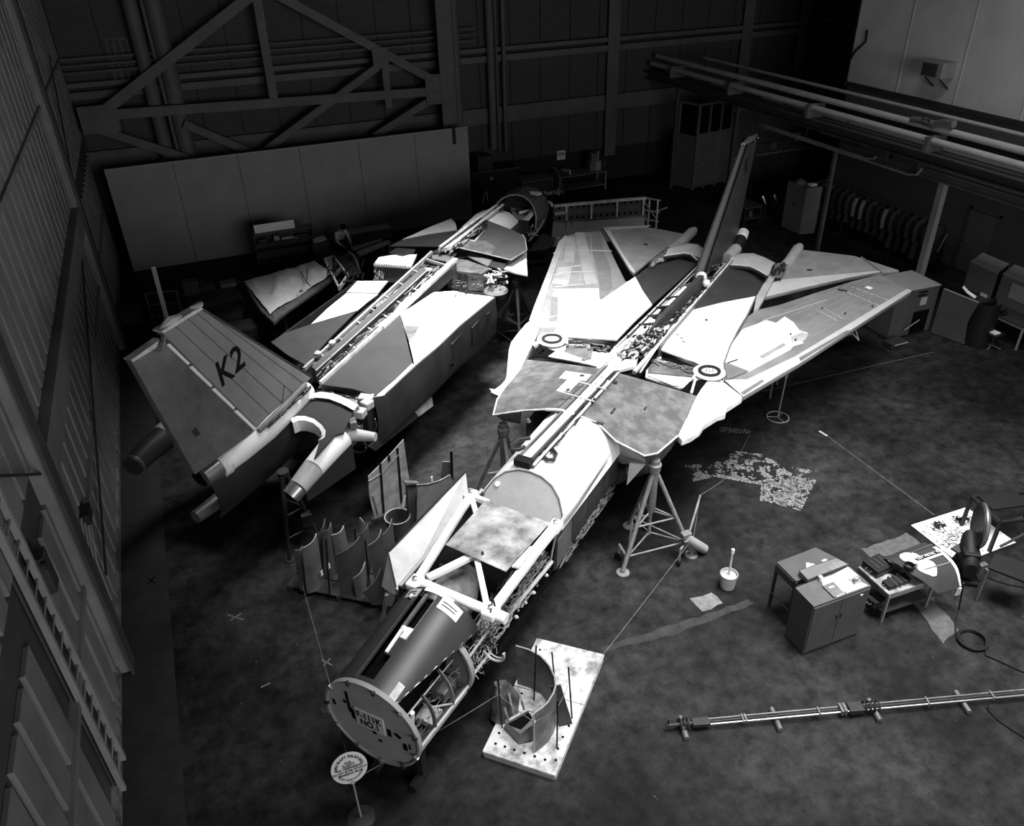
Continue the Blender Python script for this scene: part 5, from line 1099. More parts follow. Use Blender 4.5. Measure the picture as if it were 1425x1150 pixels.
part('strap_bolt', MB().obox(c - L1 * .3 + Z * 1.05 - H1 * .12, H1 * .02, L1 * .03, Z * .05), dull_metal, ns)
tail = thing('tail_trestle', 'trestle hidden beneath the rear fuselage of the right airframe', 'stand', K(14.2, 0, 0))
for s in (-.9, .9):
    part('leg', MB().tube([K(14.2, s * 1.2, 0), K(14.2, s * .6, 1.32)], .05, 8), jd, tail); part('leg', MB().tube([K(13.6, s * 1.2, 0), K(14.0, s * .6, 1.32)], .05, 8), jd, tail)
part('saddle', MB().obox(K(14.1, 0, 1.33), H1 * .2, L1 * .8, Z * .04), jd, tail)
# thin wing stands with ring feet
def wing_stand(foot, top, label):
    t = thing('wing_stand', label, 'stand', (foot.x, foot.y, 0)); wm2 = mat('stand_paint', .32, .5, var=.2)
    part('base_ring', MB().tube([V((foot.x + .27 * cos(a), foot.y + .27 * sin(a), .03)) for a in [2 * pi * k / 24 for k in range(24)]], .016, 6, closed=True), wm2, t, True)
    for k in range(3): part('spoke', MB().tube([V((foot.x, foot.y, .03)), V((foot.x + .27 * cos(k * 2.1 + .5), foot.y + .27 * sin(k * 2.1 + .5), .03))], .012, 6), wm2, t)
    mid = V((foot.x, foot.y, .04)).lerp(top, .55)
    part('post', MB().tube([V((foot.x, foot.y, .03)), mid], .018, 8), wm2, t)
    for s in (-.13, 0, .13): part('strut', MB().tube([mid, top + L1 * s + H1 * s * .6], .011, 6), wm2, t)
    part('pad', MB().obox(top + Z * .0, L1 * .16, H1 * .06, Z * .02), wm2, t)
    part('brace', MB().tube([mid.lerp(top, .5) + L1 * .07, mid.lerp(top, .25) - L1 * .03], .008, 5), wm2, t)
f = G(1082, 582); tp = G(1103, 512, 2.27); wing_stand(f, V((f.x + (tp.x - f.x) * .4, f.y + (tp.y - f.y) * .4, 2.27)), 'thin wing stand with a ring foot on the floor under the right wing edge')
hw = thing('wing_cradle', 'low steel cradle in shadow under the right wing root', 'stand', G(1075, 545))
c = G(1076, 545); part('beam', MB().obox(c + Z * .9, H1 * .5, L1 * .06, Z * .05), dull_metal, hw)
for s in (-.4, .4): part('leg', MB().tube([c + H1 * s, c + H1 * s + Z * .88], .03, 8), dull_metal, hw)
hb = thing('hanging_bracket', 'thin wire bracket hanging below the outer right wing', 'bracket', G(1190, 458, 2.28))
a, b, d = G(1183, 460, 2.28), G(1190, 457, 2.28), G(1195, 474, 1.95)
part('wire_arm', MB().tube([a, d], .014, 6), light_enamel, hb); part('wire_arm', MB().tube([b, d], .014, 6), light_enamel, hb); part('wire_arm', MB().tube([a + Z * -.12, b + Z * -.16], .01, 6), light_enamel, hb)

# ============================================================ SIGN, ROPE
sg = thing('warning_sign', 'oval white notice on a pole below the round nose bulkhead', 'sign', G(503, 1140))
sb = G(503, 1140); sc = V((sb.x - .01, sb.y + .0, .95)); sc = GP(486, 1069, sb, V((0, 1, 0)))
n3 = (V((0, 0, CAM_H)) - sc); n3.z = 0; n3.normalize(); nrm = (n3 * cos(radians(20)) + Z * sin(radians(20))).normalized(); sr_ = Z.cross(n3).normalized(); sr_ = (sr_ + Z * .03).normalized(); su = nrm.cross(sr_)
part('pole', MB().tube([V((sb.x, sb.y, .02)), sc - su * .2], .014, 8), light_enamel, sg, True)
part('base', MB().lathe([(.2, 0), (.2, .03), (.04, .06)], (sb.x, sb.y, 0), Z, 20), dark_metal, sg, True)
part('clip', MB().obox(sc - su * .21, sr_ * .025, su * .04, nrm * .015), light_enamel, sg)
RX, RY = .245, .235
def ell(s, d): return [sc + sr_ * RX * s * cos(2 * pi * k / 40) + su * RY * s * sin(2 * pi * k / 40) + nrm * d for k in range(40)]
pln = part('plate', MB().loft([ell(1, -.006), ell(1, .006)]), mat('sign_paint', .5, .6, var=.08), sg)
for txt, y_, s_ in (('FOR', .085, .05), ('FLIGHT', .045, .055), ('NO TRESPASSING', .003, .045), ('DO NOT ENTER WITHOUT', -.04, .04), ('PERMISSION FROM', -.082, .042)):
    lettering(txt, sc + su * y_ + nrm * .006, sr_, su, s_, ink, pln, bold=.0008, squeeze=.95)
lettering('AIRCRAFT RELEASED', sc + nrm * .006, sr_, su, .052, ink, pln, bold=.001, arc=(.178, 1), squeeze=1.15)
lettering('FLIGHT SECTION OFFICE', sc + nrm * .006, sr_, su, .036, ink, pln, arc=(.18, -1))

# ============================================================ NEAR PALLET WITH LOOSE SKINS
zp = .14
pc = [G(671, 1046, zp), G(773, 1080, zp), G(841, 911, zp), G(747, 888, zp)]
pw = thing('worn_pallet', 'worn white-painted board pallet on the floor near the nose', 'pallet', ((pc[0] + pc[2]) / 2) - Z * zp)
m1, m2 = pc[1].lerp(pc[2], .55), pc[0].lerp(pc[3], .55)
g_ = (pc[2] - pc[1]).normalized() * .012
part('board', MB().prism([pc[0], pc[1], m1 - g_, m2 - g_], (0, 0, -.06)), pallet_paint, pw, bevel=.01)
part('board', MB().prism([m2, m1, pc[2], pc[3]], (0, 0, -.06)), pallet_paint, pw, bevel=.01)
def pp(a, b): return pc[0].lerp(pc[1], a).lerp(pc[3].lerp(pc[2], a), b)
for a in (.04, .5, .96): part('runner', MB().bar(pp(a, .01) - Z * .10, pp(a, .99) - Z * .10, .09, .08), scuffed_primer, pw)
part('end_board', MB().bar(pp(.02, .012) - Z * .10, pp(.98, .012) - Z * .10, .04, .08), pale_primer, pw); part('end_board', MB().bar(pp(.02, .985) - Z * .10, pp(.98, .985) - Z * .10, .04, .08), pale_primer, pw)
hm = MB()
for a, b in ((.12, .08), (.25, .08), (.38, .08), (.52, .08), (.66, .08), (.80, .08), (.93, .1), (.1, .16), (.9, .18), (.9, .27), (.92, .36), (.12, .9), (.25, .82), (.15, .5), (.1, .58)): hm.disc(pp(a, b) + Z * .0, Z, .022, .004, 12)
part('peg_hole', hm, ink, pw)
rods = []
for i, (a, b) in enumerate(((738, 1003, ), (745, 975), (800, 1008), (768, 960), (795, 978))): pass
for i, (top, bot, lb) in enumerate((((693, 945), (699, 1013), 'thin black rod upright at the left of the pallet'), ((746, 885), (743, 975), 'thin black rod inside the curved skin on the pallet'), ((768, 908), (772, 950), 'thin black rod behind the dark flat skin on the pallet'), ((791, 929), (796, 1000), 'thin black rod at the right of the dark flat skin'), ((776, 975), (775, 1041), 'thin black rod outside the curved skin on the pallet'))):
    bt = G(bot[0], bot[1], zp); tpz = GP(top[0], top[1], bt, V((0, 1, 0))); h_ = min(max(tpz.z, .5), 1.4)
    solo('upright_rod', MB().tube([bt, V((tpz.x, bt.y, h_))], .014, 8), black, bt, lb, 'rod', 'rods standing in the pallet'); rods.append(V((tpz.x, bt.y, h_)))
# curved skin: part of a barrel standing on edge
ctr = G(708, 1020, zp); e1 = G(741, 1057, zp); e0_ = V((e1.x, e1.y, 0))
topc = [(718, 899), (735, 904), (752, 913), (764, 926), (772, 943), (773, 955), (770, 965), (762, 978), (753, 986), (743, 993)]
hz_ = 1.06
T_ = [G(a, b, hz_) for a, b in topc]; B_ = [V((p.x, p.y, zp + .002)) for p in T_]
cs_ = thing('curved_skin_panel', 'curved grey aircraft skin panel standing on edge on the worn pallet', 'panel', B_[5] - Z * 0)
part('skin', MB().shell([T_, B_], .015), mat('inner_skin', .10, .45, .2, g2=.22, scale=3, thr=(.4, .7)), cs_, True)
part('top_edge', MB().tube(T_, .013, 6), light_enamel, cs_, True)
part('edge_flange', MB().bar(T_[-1], B_[-1], .05, .02, L1), pale_primer, cs_)
part('white_tag', MB().obox(T_[-1] - Z * .18, V((.02, 0, 0)), V((0, .015, 0)), V((0, 0, .03))), paper, cs_)
fa, fb_ = G(778, 1012, zp), G(797, 1008, zp); ft_, fu_ = GP(771, 918, fa, V((0, 1, 0))), GP(786, 917, fb_, V((0, 1, 0)))
solo('flat_skin_panel', MB().prism([fa, fb_, V((fu_.x, fb_.y + .12, 1.0)), V((ft_.x, fa.y + .12, 1.0))], V((.004, .02, 0))), dark_paint, fa, 'dark flat skin panel leaning on the right of the curved skin', 'panel')
cvb = G(712, 1010, zp)
cv = thing('crumpled_cover', 'crumpled grey metal cover slumped inside the curved skin', 'cover', cvb)
secs = []
for i in range(9):
    t = i / 8; r_ = (1 - .55 * t ** 2.2); row = []
    for j in range(18):
        a = 2 * pi * j / 18; q = V((cos(a) * .25 * r_, sin(a) * .17 * r_ + .10 * t, 0)); nn = 1 + .35 * noise.noise(V((cos(a) * 1.6, sin(a) * 1.6, t * 2.5 + 3)))
        row.append(V((cvb.x - .02 + q.x * nn, cvb.y + .24 + q.y * nn, zp + .003 + .62 * t + (.05 * noise.noise(V((cos(a) * 2, sin(a) * 2, 7))) if i else 0))))
    secs.append(row)
part('cover_skin', MB().loft(secs), mat('crumpled_metal', .06, .4, .2, g2=.2, scale=4, thr=(.42, .7)), cv, True)
for a, b in (((708, 965), (716, 1000)), ((722, 962), (730, 990)), ((702, 985), (708, 1005))): part('crease', MB().tube([G(*a, .7), G((a[0] + b[0]) / 2, (a[1] + b[1]) / 2, .62), G(*b, .4)], .018, 6), mat('crumpled_edge', .2, .4), cv, True)
sc0 = G(712, 1030, zp)
sp = thing('folded_duct', 'folded grey sheet duct lying on the pallet in front of the crumpled cover', 'duct', sc0)
d0, d1 = G(700, 1010, .35), G(742, 990, .5)
part('duct_shell', MB().loft([[G(701, 1012, .16), G(722, 1036, .16), G(724, 1022, .42), G(704, 1006, .40)], [G(736, 1000, .18), G(742, 1030, .18), G(743, 1008, .50), G(735, 990, .50)]]), mat('duct_metal', .16, .45, .2, var=.3), sp)
part('duct_mouth', MB().prism([G(707, 1008, .43), G(725, 1016, .43), G(741, 1000, .51), G(736, 992, .51)], Z * .01), cavity, sp)
part('duct_lip', MB().tube([G(704, 1005, .42), G(735, 988, .53), G(742, 990, .53)], .025, 6), pale_primer, sp, True)

# rope barrier run from stand to stand
rp = thing('rope_barrier', 'thin pale rope strung around the right airframe', 'rope', G(600, 1060))
def rope(pts, sag=.0):
    P = []
    for a, b in zip(pts, pts[1:]):
        for k in range(8):
            t = k / 8; q = a.lerp(b, t); q.z -= sag * 4 * t * (1 - t); P.append(q)
    P.append(pts[-1]); part('rope', MB().tube(P, .005, 5), rope_mat, rp)
rope([sc - su * .2, rods[0] - Z * .35, T_[-1] - Z * .2, rods[4] - Z * .15, rods[3] - Z * .4], .03)
rope([pp(.98, .97) + Z * .02, F1[1] + Z * .45, V((8.05, 10.25, 1.05)), G(1015, 662, .02), G(1045, 600, .02)], .02)
rope([sc - su * .2, G(462, 962, .9), G(425, 830, .35), G(412, 776, .3)], .02)

# ============================================================ DESKS AND CABINET AT THE RIGHT
def table_thing(name, label, cat, tp, t, legs, lm, tm, foot=None):
    """tp: four top corners in order"""
    c = sum(tp, V()) / 4; r = thing(name, label, cat, (c.x, c.y, 0))
    part('tabletop', MB().prism(tp, (0, 0, -t)), tm, r, bevel=.006)
    for i in legs: p = tp[i].lerp(c, .04); part('leg', MB().box(p.x - .022, p.x + .022, p.y - .022, p.y + .022, 0, p.z - t), lm, r)
    for i in range(4):
        a, b = tp[i].lerp(c, .04), tp[(i + 1) % 4].lerp(c, .04); part('apron', MB().bar(a - Z * (t + .04), b - Z * (t + .04), .02, .08), lm, r)
    return r
cbz = 1.17
cf_ = [G(1106.6, 818, cbz), G(1132.5, 844.5, cbz), G(1212.5, 815.5, cbz), G(1183, 789, cbz)]
cab = thing('storage_cabinet', 'grey two-door steel cabinet with papers spread on its top', 'cabinet', V((cf_[0].x + cf_[2].x, cf_[0].y + cf_[2].y, 0)) / 2)
part('body', MB().prism([p - Z * .03 for p in cf_], (0, 0, -(cbz - .06))), grey_enamel, cab)
part('top', MB().prism(cf_, (0, 0, -.03)), mat('cabinet_top_paint', .095, .5, var=.2, scale=5), cab, bevel=.005)
part('plinth', MB().prism([p.lerp(sum(cf_, V()) / 4, .03) - Z * (cbz - .04) for p in cf_], (0, 0, -.04 + .0)), dark_enamel, cab)
fx = (cf_[2] - cf_[1]); fn = fx.cross(Z).normalized()
if fn.y > 0: fn = -fn
for k, (a, b) in enumerate(((.02, .495), (.505, .98))):
    A, B = cf_[1].lerp(cf_[2], a), cf_[1].lerp(cf_[2], b)
    d = part('door', MB().prism([A - Z * .05, B - Z * .05, B - Z * (cbz - .06), A - Z * (cbz - .06)], fn * .018), mat('cabinet_door_paint', .07, .5, var=.15), cab)
    hp = cf_[1].lerp(cf_[2], .46 if k == 0 else .54) - Z * .45 + fn * .02
    part('handle', MB().obox(hp, fx.normalized() * .012, Z * .05, fn * .015), dark_metal, d)
q = cf_[1].lerp(cf_[2], .84) - Z * .12 + fn * .022; part('maker_plate', MB().obox(q, fx.normalized() * .025, Z * .012, fn * .004), paper, cab)
def on(pxs, z, t): return MB().prism([G(a, b, z + t) for a, b in pxs], (0, 0, -t))
def sheet(name, pxs, z, m, label, cat, t=.006, group=None): return solo(name, on(pxs, z, t), m, G(*pxs[0], z), label, cat, group)
sheet('paper_sheet', [(1161, 799), (1180, 789), (1196, 803), (1171, 811)], cbz + .001, paper, 'white sheet of paper at the back corner of the cabinet top', 'paper')
sheet('paper_sheet', [(1143, 806), (1163, 799), (1175, 824), (1155, 823), (1146, 816)], cbz + .001, paper, 'white sheet of paper behind the grey clipboard', 'paper')
sheet('paper_sheet', [(1164, 808), (1184, 803), (1208, 815), (1178, 826)], cbz + .008, paper, 'white sheet of paper under the small tray on the cabinet', 'paper', .004)
cl = thing('clipboard', 'grey clipboard with a white slip on the cabinet top', 'clipboard', G(1158, 821, cbz))
part('board', on([(1144.5, 815.5), (1159.5, 809.5), (1174, 824.5), (1160.5, 831)], cbz + .012, .02), mid_primer, cl); part('slip', on([(1153, 817), (1160.5, 815), (1161.5, 817), (1154.5, 819)], cbz + .033, .004), paper, cl)
part('page_edge', on([(1163, 829), (1174, 824.5), (1175.5, 826), (1164, 831)], cbz + .006, .012), paper, cl)
tr = thing('small_tray', 'small metal tray of parts on the papers on the cabinet', 'tray', G(1190, 810, cbz))
part('tray_base', on([(1182, 807), (1194, 803), (1199, 809), (1188, 813)], cbz + .014, .01), pale_primer, tr)
part('tray_rim', MB().tube([G(a, b, cbz + .05) for a, b in ((1181, 806), (1194, 802), (1199.5, 809), (1188, 813.5))], .008, 6, closed=True), dull_metal, tr)
part('small_parts', clutter(201, 14, lambda a, b, c: G(1186 + 9 * a, 805 + 5 * b, cbz + .03 + .05 * c), r=(.006, .012), run=(.2, .5)), wire_mid, tr, kind='stuff')
cp = thing('white_cup', 'small white cup at the back edge of the cabinet top', 'cup', G(1141, 808, cbz)); part('cup_body', MB().lathe([(.028, 0), (.036, .09), (.032, .09), (.026, .01)], G(1141, 808, cbz + .001), Z, 16), white_primer, cp, True); part('handle', MB().tube(arcpts(G(1141, 808, cbz + .05), (1, 0, 0), Z, .035, -1.2, 1.2, 8), .006, 5), white_primer, cp)
dz_ = 1.08
dt = [G(1081, 782.5, dz_), G(1107.5, 809, dz_), G(1182, 785, dz_), G(1135, 762, dz_)]
dk = table_thing('work_table', 'grey steel work table behind the storage cabinet', 'table', dt, .04, (0, 1, 2, 3), dark_enamel, grey_enamel)
part('stretcher', MB().tube([V((dt[0].x, dt[0].y, .35)), V((dt[1].x, dt[1].y, .35))], .012, 6), dark_enamel, dk)
part('drawer_front', MB().prism([dt[0].lerp(dt[1], .05) - Z * .04, dt[0].lerp(dt[1], .95) - Z * .04, dt[0].lerp(dt[1], .95) - Z * .2, dt[0].lerp(dt[1], .05) - Z * .2], L1 * -.02), dark_enamel, dk)
bx_ = [(1112, 794), (1124, 806.5), (1180, 785), (1164, 776.5)]
bxt = thing('flat_steel_box', 'low grey steel box lying on the work table', 'box', G(1145, 790, dz_))
part('box_body', MB().prism([G(a, b, dz_ + .12) for a, b in bx_], (0, 0, -.118)), mat('steel_box_paint', .15, .45, g2=.3, scale=3, thr=(.5, .8)), bxt, bevel=.01); part('lid_seam', MB().tube([G(a, b, dz_ + .1) for a, b in bx_], .006, 4, closed=True), dark_enamel, bxt)
sheet('paper_triangle', [(1122, 783), (1134.5, 785.5), (1122, 790.5)], dz_ + .122, paper, 'small white triangle of paper on the low steel box', 'paper', .003)
sheet('paper_scrap', [(1143, 780.5), (1148, 778), (1151.5, 779.5), (1146, 782)], dz_ + .122, paper, 'torn white scrap of paper on the low steel box', 'paper', .003)
# tool table with cases and the painted cowl panel
tz_ = .70
tt = [G(1194, 789, tz_), G(1237.5, 828, tz_), G(1303, 806, tz_), G(1262, 772, tz_)]
tl = table_thing('tool_table', 'low steel table carrying tool cases and a curved painted cowl', 'table', tt, .05, (0, 1, 2, 3), mat('table_leg_paint', .2, .5), mat('worn_table_paint', .2, .45, g2=.5, scale=3, thr=(.45, .75)))
cc = sum(tt, V()) / 4; part('lower_shelf', MB().prism([V((p.x, p.y, .22)).lerp(V((cc.x, cc.y, .22)), .06) for p in tt], (0, 0, -.02)), dark_enamel, tl)
def case(pxs, z, h, label):
    t = thing('tool_case', label, 'case', G(*pxs[0], z)); P = [G(a, b, z) for a, b in pxs]
    part('case_body', MB().prism([p + Z * h * .6 for p in P], (0, 0, -h * .6 + .002)), dark_metal, t, bevel=.012); part('case_lid', MB().prism([p + Z * h for p in P], (0, 0, -h * .36)), black, t, bevel=.012)
    c = sum(P, V()) / 4 + Z * h; x, y = (P[2] - P[1]).normalized(), (P[1] - P[0]).normalized()
    for k in (-.3, 0, .3): part('lid_rib', MB().obox(c + x * k * .35, x * .02, y * .12, Z * .012), dark_metal, t)
    part('handle', MB().tube([P[0].lerp(P[1], .35) + Z * h * .5, P[0].lerp(P[1], .35) + Z * h * .5 - x * .05, P[0].lerp(P[1], .65) + Z * h * .5 - x * .05, P[0].lerp(P[1], .65) + Z * h * .5], .008, 6), dull_metal, t)
    return t
case([(1198, 789), (1219, 806), (1241, 796), (1221, 779)], tz_ + .001, .16, 'tall black tool case at the left end of the tool table')
case([(1226, 813), (1237, 823), (1267, 811), (1257, 801)], tz_ + .001, .09, 'flat black tool case at the front edge of the tool table')
case([(1203, 838), (1216, 848), (1236, 842), (1222, 832)], .222, .14, 'black case on the lower shelf of the tool table')
E0 = [(1229, 778, .86), (1241, 782, .98), (1255, 790, 1.0), (1267, 799, .95), (1282, 808, .86), (1304, 826, .62)]
E1 = [(1286, 755.5, .86), (1298, 760, .98), (1313, 770, 1.0), (1325, 782, .95), (1333, 795, .84), (1337, 817, .55)]
R0, R1 = [G(*p) for p in E0], [G(*p) for p in E1]
cw = thing('painted_cowl', 'curved dark cowl panel with white splashes lying on the tool table', 'cowl', G(1290, 800, .6))
def cowl_rows(ts, lift=0.0, f0=0.0, f1=1.0, n=11):
    out = []
    for t in ts:
        row = []
        for k in range(n):
            f = (f0 + (f1 - f0) * k / (n - 1)) * (len(R0) - 1); i = min(int(f), len(R0) - 2); g_ = f - i
            def cr(Rr): 
                a, b, c, d = Rr[max(i - 1, 0)], Rr[i], Rr[i + 1], Rr[min(i + 2, len(Rr) - 1)]
                return .5 * ((2 * b) + (c - a) * g_ + (2 * a - 5 * b + 4 * c - d) * g_ ** 2 + (-a + 3 * b - 3 * c + d) * g_ ** 3)
            row.append(cr(R0).lerp(cr(R1), t) + Z * (lift + (.016 if lift else 0)))
        out.append(row)
    return out
part('cowl_skin', MB().shell(cowl_rows((0, .33, .66, 1)), .012), mat('cowl_paint', .05, .28, var=.2, spec=.6), cw, True)
part('pale_end_band', MB().shell(cowl_rows((.93, 1.0), .006, .25, 1.0), .006), white_primer, cw, True)
def blob(f0, f1, lo, hi, n=9, lift=.007):
    rows = cowl_rows([0], 0, f0, f1, n)
    a, b = [], []
    for k in range(n):
        f = f0 + (f1 - f0) * k / (n - 1); s = sin(pi * min(max((k + .25) / (n - .5), 0), 1)) ** .5; m_ = (lo(f) + hi(f)) / 2
        a.append(cowl_rows([m_ - (m_ - lo(f)) * s], lift, f, f, 2)[0][0]); b.append(cowl_rows([m_ + (hi(f) - m_) * s], lift, f, f, 2)[0][0])
    return MB().shell([a, b], .005)
part('white_splash', blob(.12, .47, lambda f: .16, lambda f: .52), white_primer, cw, True)
part('white_splash', blob(.42, .80, lambda f: .14 + .1 * f, lambda f: .62 + .5 * (.55 - f)), white_primer, cw, True)
part('white_splash', MB().shell(cowl_rows((.5, .93), .007, .33, .44, 5), .005), white_primer, cw, True)
part('highlight_strip', MB().shell(cowl_rows((.45, 1.0), .009, .16, .20, 4), .004), bare_metal, cw, True); part('highlight_strip', MB().shell(cowl_rows((.3, .95), .009, .60, .635, 4), .004), bare_metal, cw, True)  # bright strips laid on the cowl as painted highlights
lc = cowl_rows([.5, .95], .012, .37, .37, 2); lA, lB = lc[0][0], lc[1][0]; lx = (lB - lA).normalized(); lyv = cowl_rows([.7], .012, .30, .44, 2)[0]; ly = (lyv[0] - lyv[1]); ly = (ly - lx * ly.dot(lx)).normalized()
part('black_stripe', MB().shell([[p + (lA - lc[0][0]) for p in r_] for r_ in cowl_rows((.36, .95), .010, .335, .40, 5)], .004), ink, cw, True)
for wd, off in (('CUT', -.24), ('METAL', -.02), ('FLEX', .22)): lettering(wd, lA.lerp(lB, .45) + lx * off + lx.cross(ly) * .022, lx, ly, .075, paper, cw)
mg = thing('black_mug', 'black mug standing on the painted cowl beside the white splash', 'mug', G(1265, 790, 1.0))
part('mug_body', MB().lathe([(.08, 0), (.095, .10), (.08, .10), (.075, .015)], G(1264, 792, .985), Z, 18), black, mg, True); part('handle', MB().tube(arcpts(G(1266, 790, 1.04) + V((.1, 0, 0)), (1, 0, 0), Z, .035, -1.4, 1.4, 8), .01, 6), black, mg)
part('rag', MB().prism([G(1270, 789, .99), G(1276, 786, .99), G(1277, 790, .99), G(1272, 793, .99)], Z * .05), mid_primer, mg, bevel=.01)
sbx = thing('small_parts_box', 'small pale box hanging at the front corner of the painted cowl', 'box', G(1330, 821, .4))
part('box_body', MB().obox(G(1331, 822, .42), (.06, .0, 0), (0, .05, 0), (0, 0, .08)), scuffed_primer, sbx, bevel=.01); part('dial', MB().disc(G(1330, 821, .42) + V((0, -.055, .0)), (0, -1, 0), .025, .01, 10), black, sbx); part('knob', MB().lathe([(.02, 0), (.03, .03), (.01, .05)], G(1315, 822, .5), Z, 10), pale_primer, sbx)
part('hook_leg', MB().tube([G(1331, 824, .36), G(1331, 828, .02)], .015, 6), dull_metal, sbx)
# card on the floor with swarf, and the grinding machine
cA = [V((12.27, 8.68, .004)), V((13.77, 8.64, .004)), V((13.75, 7.42, .004)), V((12.25, 7.43, .004))]
solo('floor_card', MB().prism([p + Z * .006 for p in cA], (0, 0, -.006)), cardboard, cA[0], 'white sheet of card on the floor beneath the dark machine', 'card')
def swarf(seed, n, cx, cy, sx, sy, m_, r=(.006, .02)):
    rnd = random.Random(seed); mb = MB()
    for _ in range(n):
        x, y = rnd.gauss(cx, sx), rnd.gauss(cy, sy)
        if not (12.3 < x < 13.7 and 7.45 < y < 8.6): continue
        a = rnd.uniform(0, pi); L_ = rnd.uniform(.01, .05); mb.obox((x, y, .018), (cos(a) * L_, sin(a) * L_, 0), (-sin(a) * rnd.uniform(*r) * .5, cos(a) * rnd.uniform(*r) * .5, 0), (0, 0, .006))
    return mb
c1, c2 = G(1308, 733), G(1338, 724)
for i, (q, n, lb) in enumerate(((c1, 70, 'scatter of dark swarf on the white card, the left heap'), (c2, 90, 'scatter of dark swarf on the white card, the heap nearest the wheel'))):
    solo('swarf_heap', swarf(301 + i, n, q.x, q.y, .09, .05, ink), wire_dark, q, lb, 'swarf', kind='stuff')
q = G(1328, 748); solo('swarf_heap', swarf(310, 260, q.x, q.y, .35, .22, ink, (.004, .012)), wire_mid, q, 'thin scatter of swarf over the white card', 'swarf', kind='stuff')
mc = thing('grinding_machine', 'dark floor grinder with a bright-rimmed wheel guard standing on the white card', 'machine', G(1350, 772))
b0_ = G(1352, 778); bx0 = V((1, 0, 0)); 
P0 = G(1340, 775, .1)
bd = G(1347, 775, .45); mu = V((.78, -.62, 0)); mv = V((.62, .78, 0))
part('pedestal', MB().obox(V((bd.x, bd.y, .05)), mu * .24, mv * .32, Z * .05).obox(V((bd.x, bd.y, .38)), mu * .15, mv * .22, Z * .3), black, mc, bevel=.03)
part('motor_housing', MB().loft([[bd + mv * (.28 * k) + mu * (.16 * r_ * cos(a)) + Z * (.12 + .16 * k + .2 * r_ * sin(a)) for a in [2 * pi * j / 14 for j in range(14)]] for k, r_ in ((-1.2, .8), (-.9, 1), (.6, 1), (1.0, .8))]), black, mc, True)
wc = G(1364, 732, .98); ax_ = mu; ux, uy = mv, Z
part('wheel_guard', MB().lathe([(.38, -.05), (.41, -.05), (.41, .05), (.38, .05), (.3, .03), (.02, .03), (.02, -.03), (.3, -.03), (.38, -.05)], wc, mu, 32, False), dark_metal, mc, True)
part('guard_rim', MB().tube([wc + (ux * cos(a) + uy * sin(a)) * .42 for a in [radians(60 + 150 * k / 20) for k in range(21)]], .032, 8), bare_metal, mc, True)
part('guard_rim_lower', MB().tube([wc + (ux * cos(a) + uy * sin(a)) * .42 for a in [radians(210 + 210 * k / 20) for k in range(21)]], .028, 8), black, mc, True)
part('guard_arm', MB().bar(wc - Z * .3 - mu * .05, V((bd.x, bd.y, .6)), .16, .14), black, mc, bevel=.02)
part('work_rest', MB().obox(G(1338, 762, .55), (.2, .02, 0), (-.01, .08, 0), (0, 0, .02)), dark_enamel, mc); part('feed_tray', MB().obox(G(1338, 778, .25), (.16, .06, 0), (-.05, .12, 0), (0, 0, .06)), dark_enamel, mc, bevel=.02)
fr_ = [V((13.2, 8.25, .75)), V((14.5, 7.85, .75)), V((14.35, 7.1, .75)), V((13.05, 7.45, .75))]
mdk = mat('machine_frame_paint', .012, .5)
for i in range(4):
    part('frame_rail', MB().bar(fr_[i], fr_[(i + 1) % 4], .06, .06), mdk, mc); part('frame_leg', MB().bar(fr_[i], V((fr_[i].x, fr_[i].y, 0)), .06, .06, V((1, 0, 0))), mdk, mc)
part('frame_brace', MB().bar(V((13.25, 7.4, .1)), V((14.3, 7.15, .7)), .04, .04), dark_enamel, mc); part('table_plate', MB().obox(fr_[0].lerp(fr_[2], .35) + Z * .05, (.4, -.1, 0), (.05, .2, 0), (0, 0, .02)), mdk, mc)
part('switch_box', MB().obox(V((bd.x + .1, bd.y - .26, .35)), (.08, 0, 0), (0, .05, 0), (0, 0, .1)), dull_metal, mc, bevel=.01)
sd = thing('machine_stand', 'dark steel side table at the right edge beside the grinder', 'table', G(1410, 790))
tp_ = [G(1385, 770, .8), G(1375, 790, .8), G(1440, 815, .8), G(1450, 790, .8)]
part('tabletop', MB().prism(tp_, (0, 0, -.04)), mdk, sd)
for p in tp_[1:]: part('leg', MB().box(p.x - .03, p.x + .03, p.y - .03, p.y + .03, 0, p.z - .04), dull_metal, sd)
# hoses
hs = thing('air_hose', 'black hose dropping from the tool table to a coil on the floor', 'hose', G(1352, 893))
cp_ = G(1352, 893); hp_ = [G(1341, 812, .7), G(1339, 822, .5), G(1334, 850, .06), G(1330, 868, .03), G(1330, 882, .02)]
coil = []
for k in range(71): a = 2.6 - k * 2 * pi / 20; r_ = .215 + .012 * ((k // 20) % 3); coil.append(V((cp_.x + r_ * 1.05 * cos(a), cp_.y + r_ * sin(a), .02 + .014 * (k / 20))))
part('hose', MB().tube(hp_ + coil + [G(1372, 912, .02), G(1395, 922, .02), G(1430, 938, .02)], .016, 7), black, hs, True)
solo('power_cable', MB().tube([G(1362, 790, .3), G(1370, 800, .05), G(1385, 808, .02), G(1405, 814, .02), G(1430, 818, .02)], .014, 6), black, G(1385, 808), 'black cable on the floor running right from the grinder', 'cable', smooth=True)
solo('power_cable', MB().tube([G(1374, 978, .1), G(1377, 990, .02), G(1390, 1003, .02), G(1412, 1018, .02), G(1432, 1030, .02)], .014, 6), black, G(1390, 1003), 'black cable on the floor below the long tube assembly', 'cable', smooth=True)
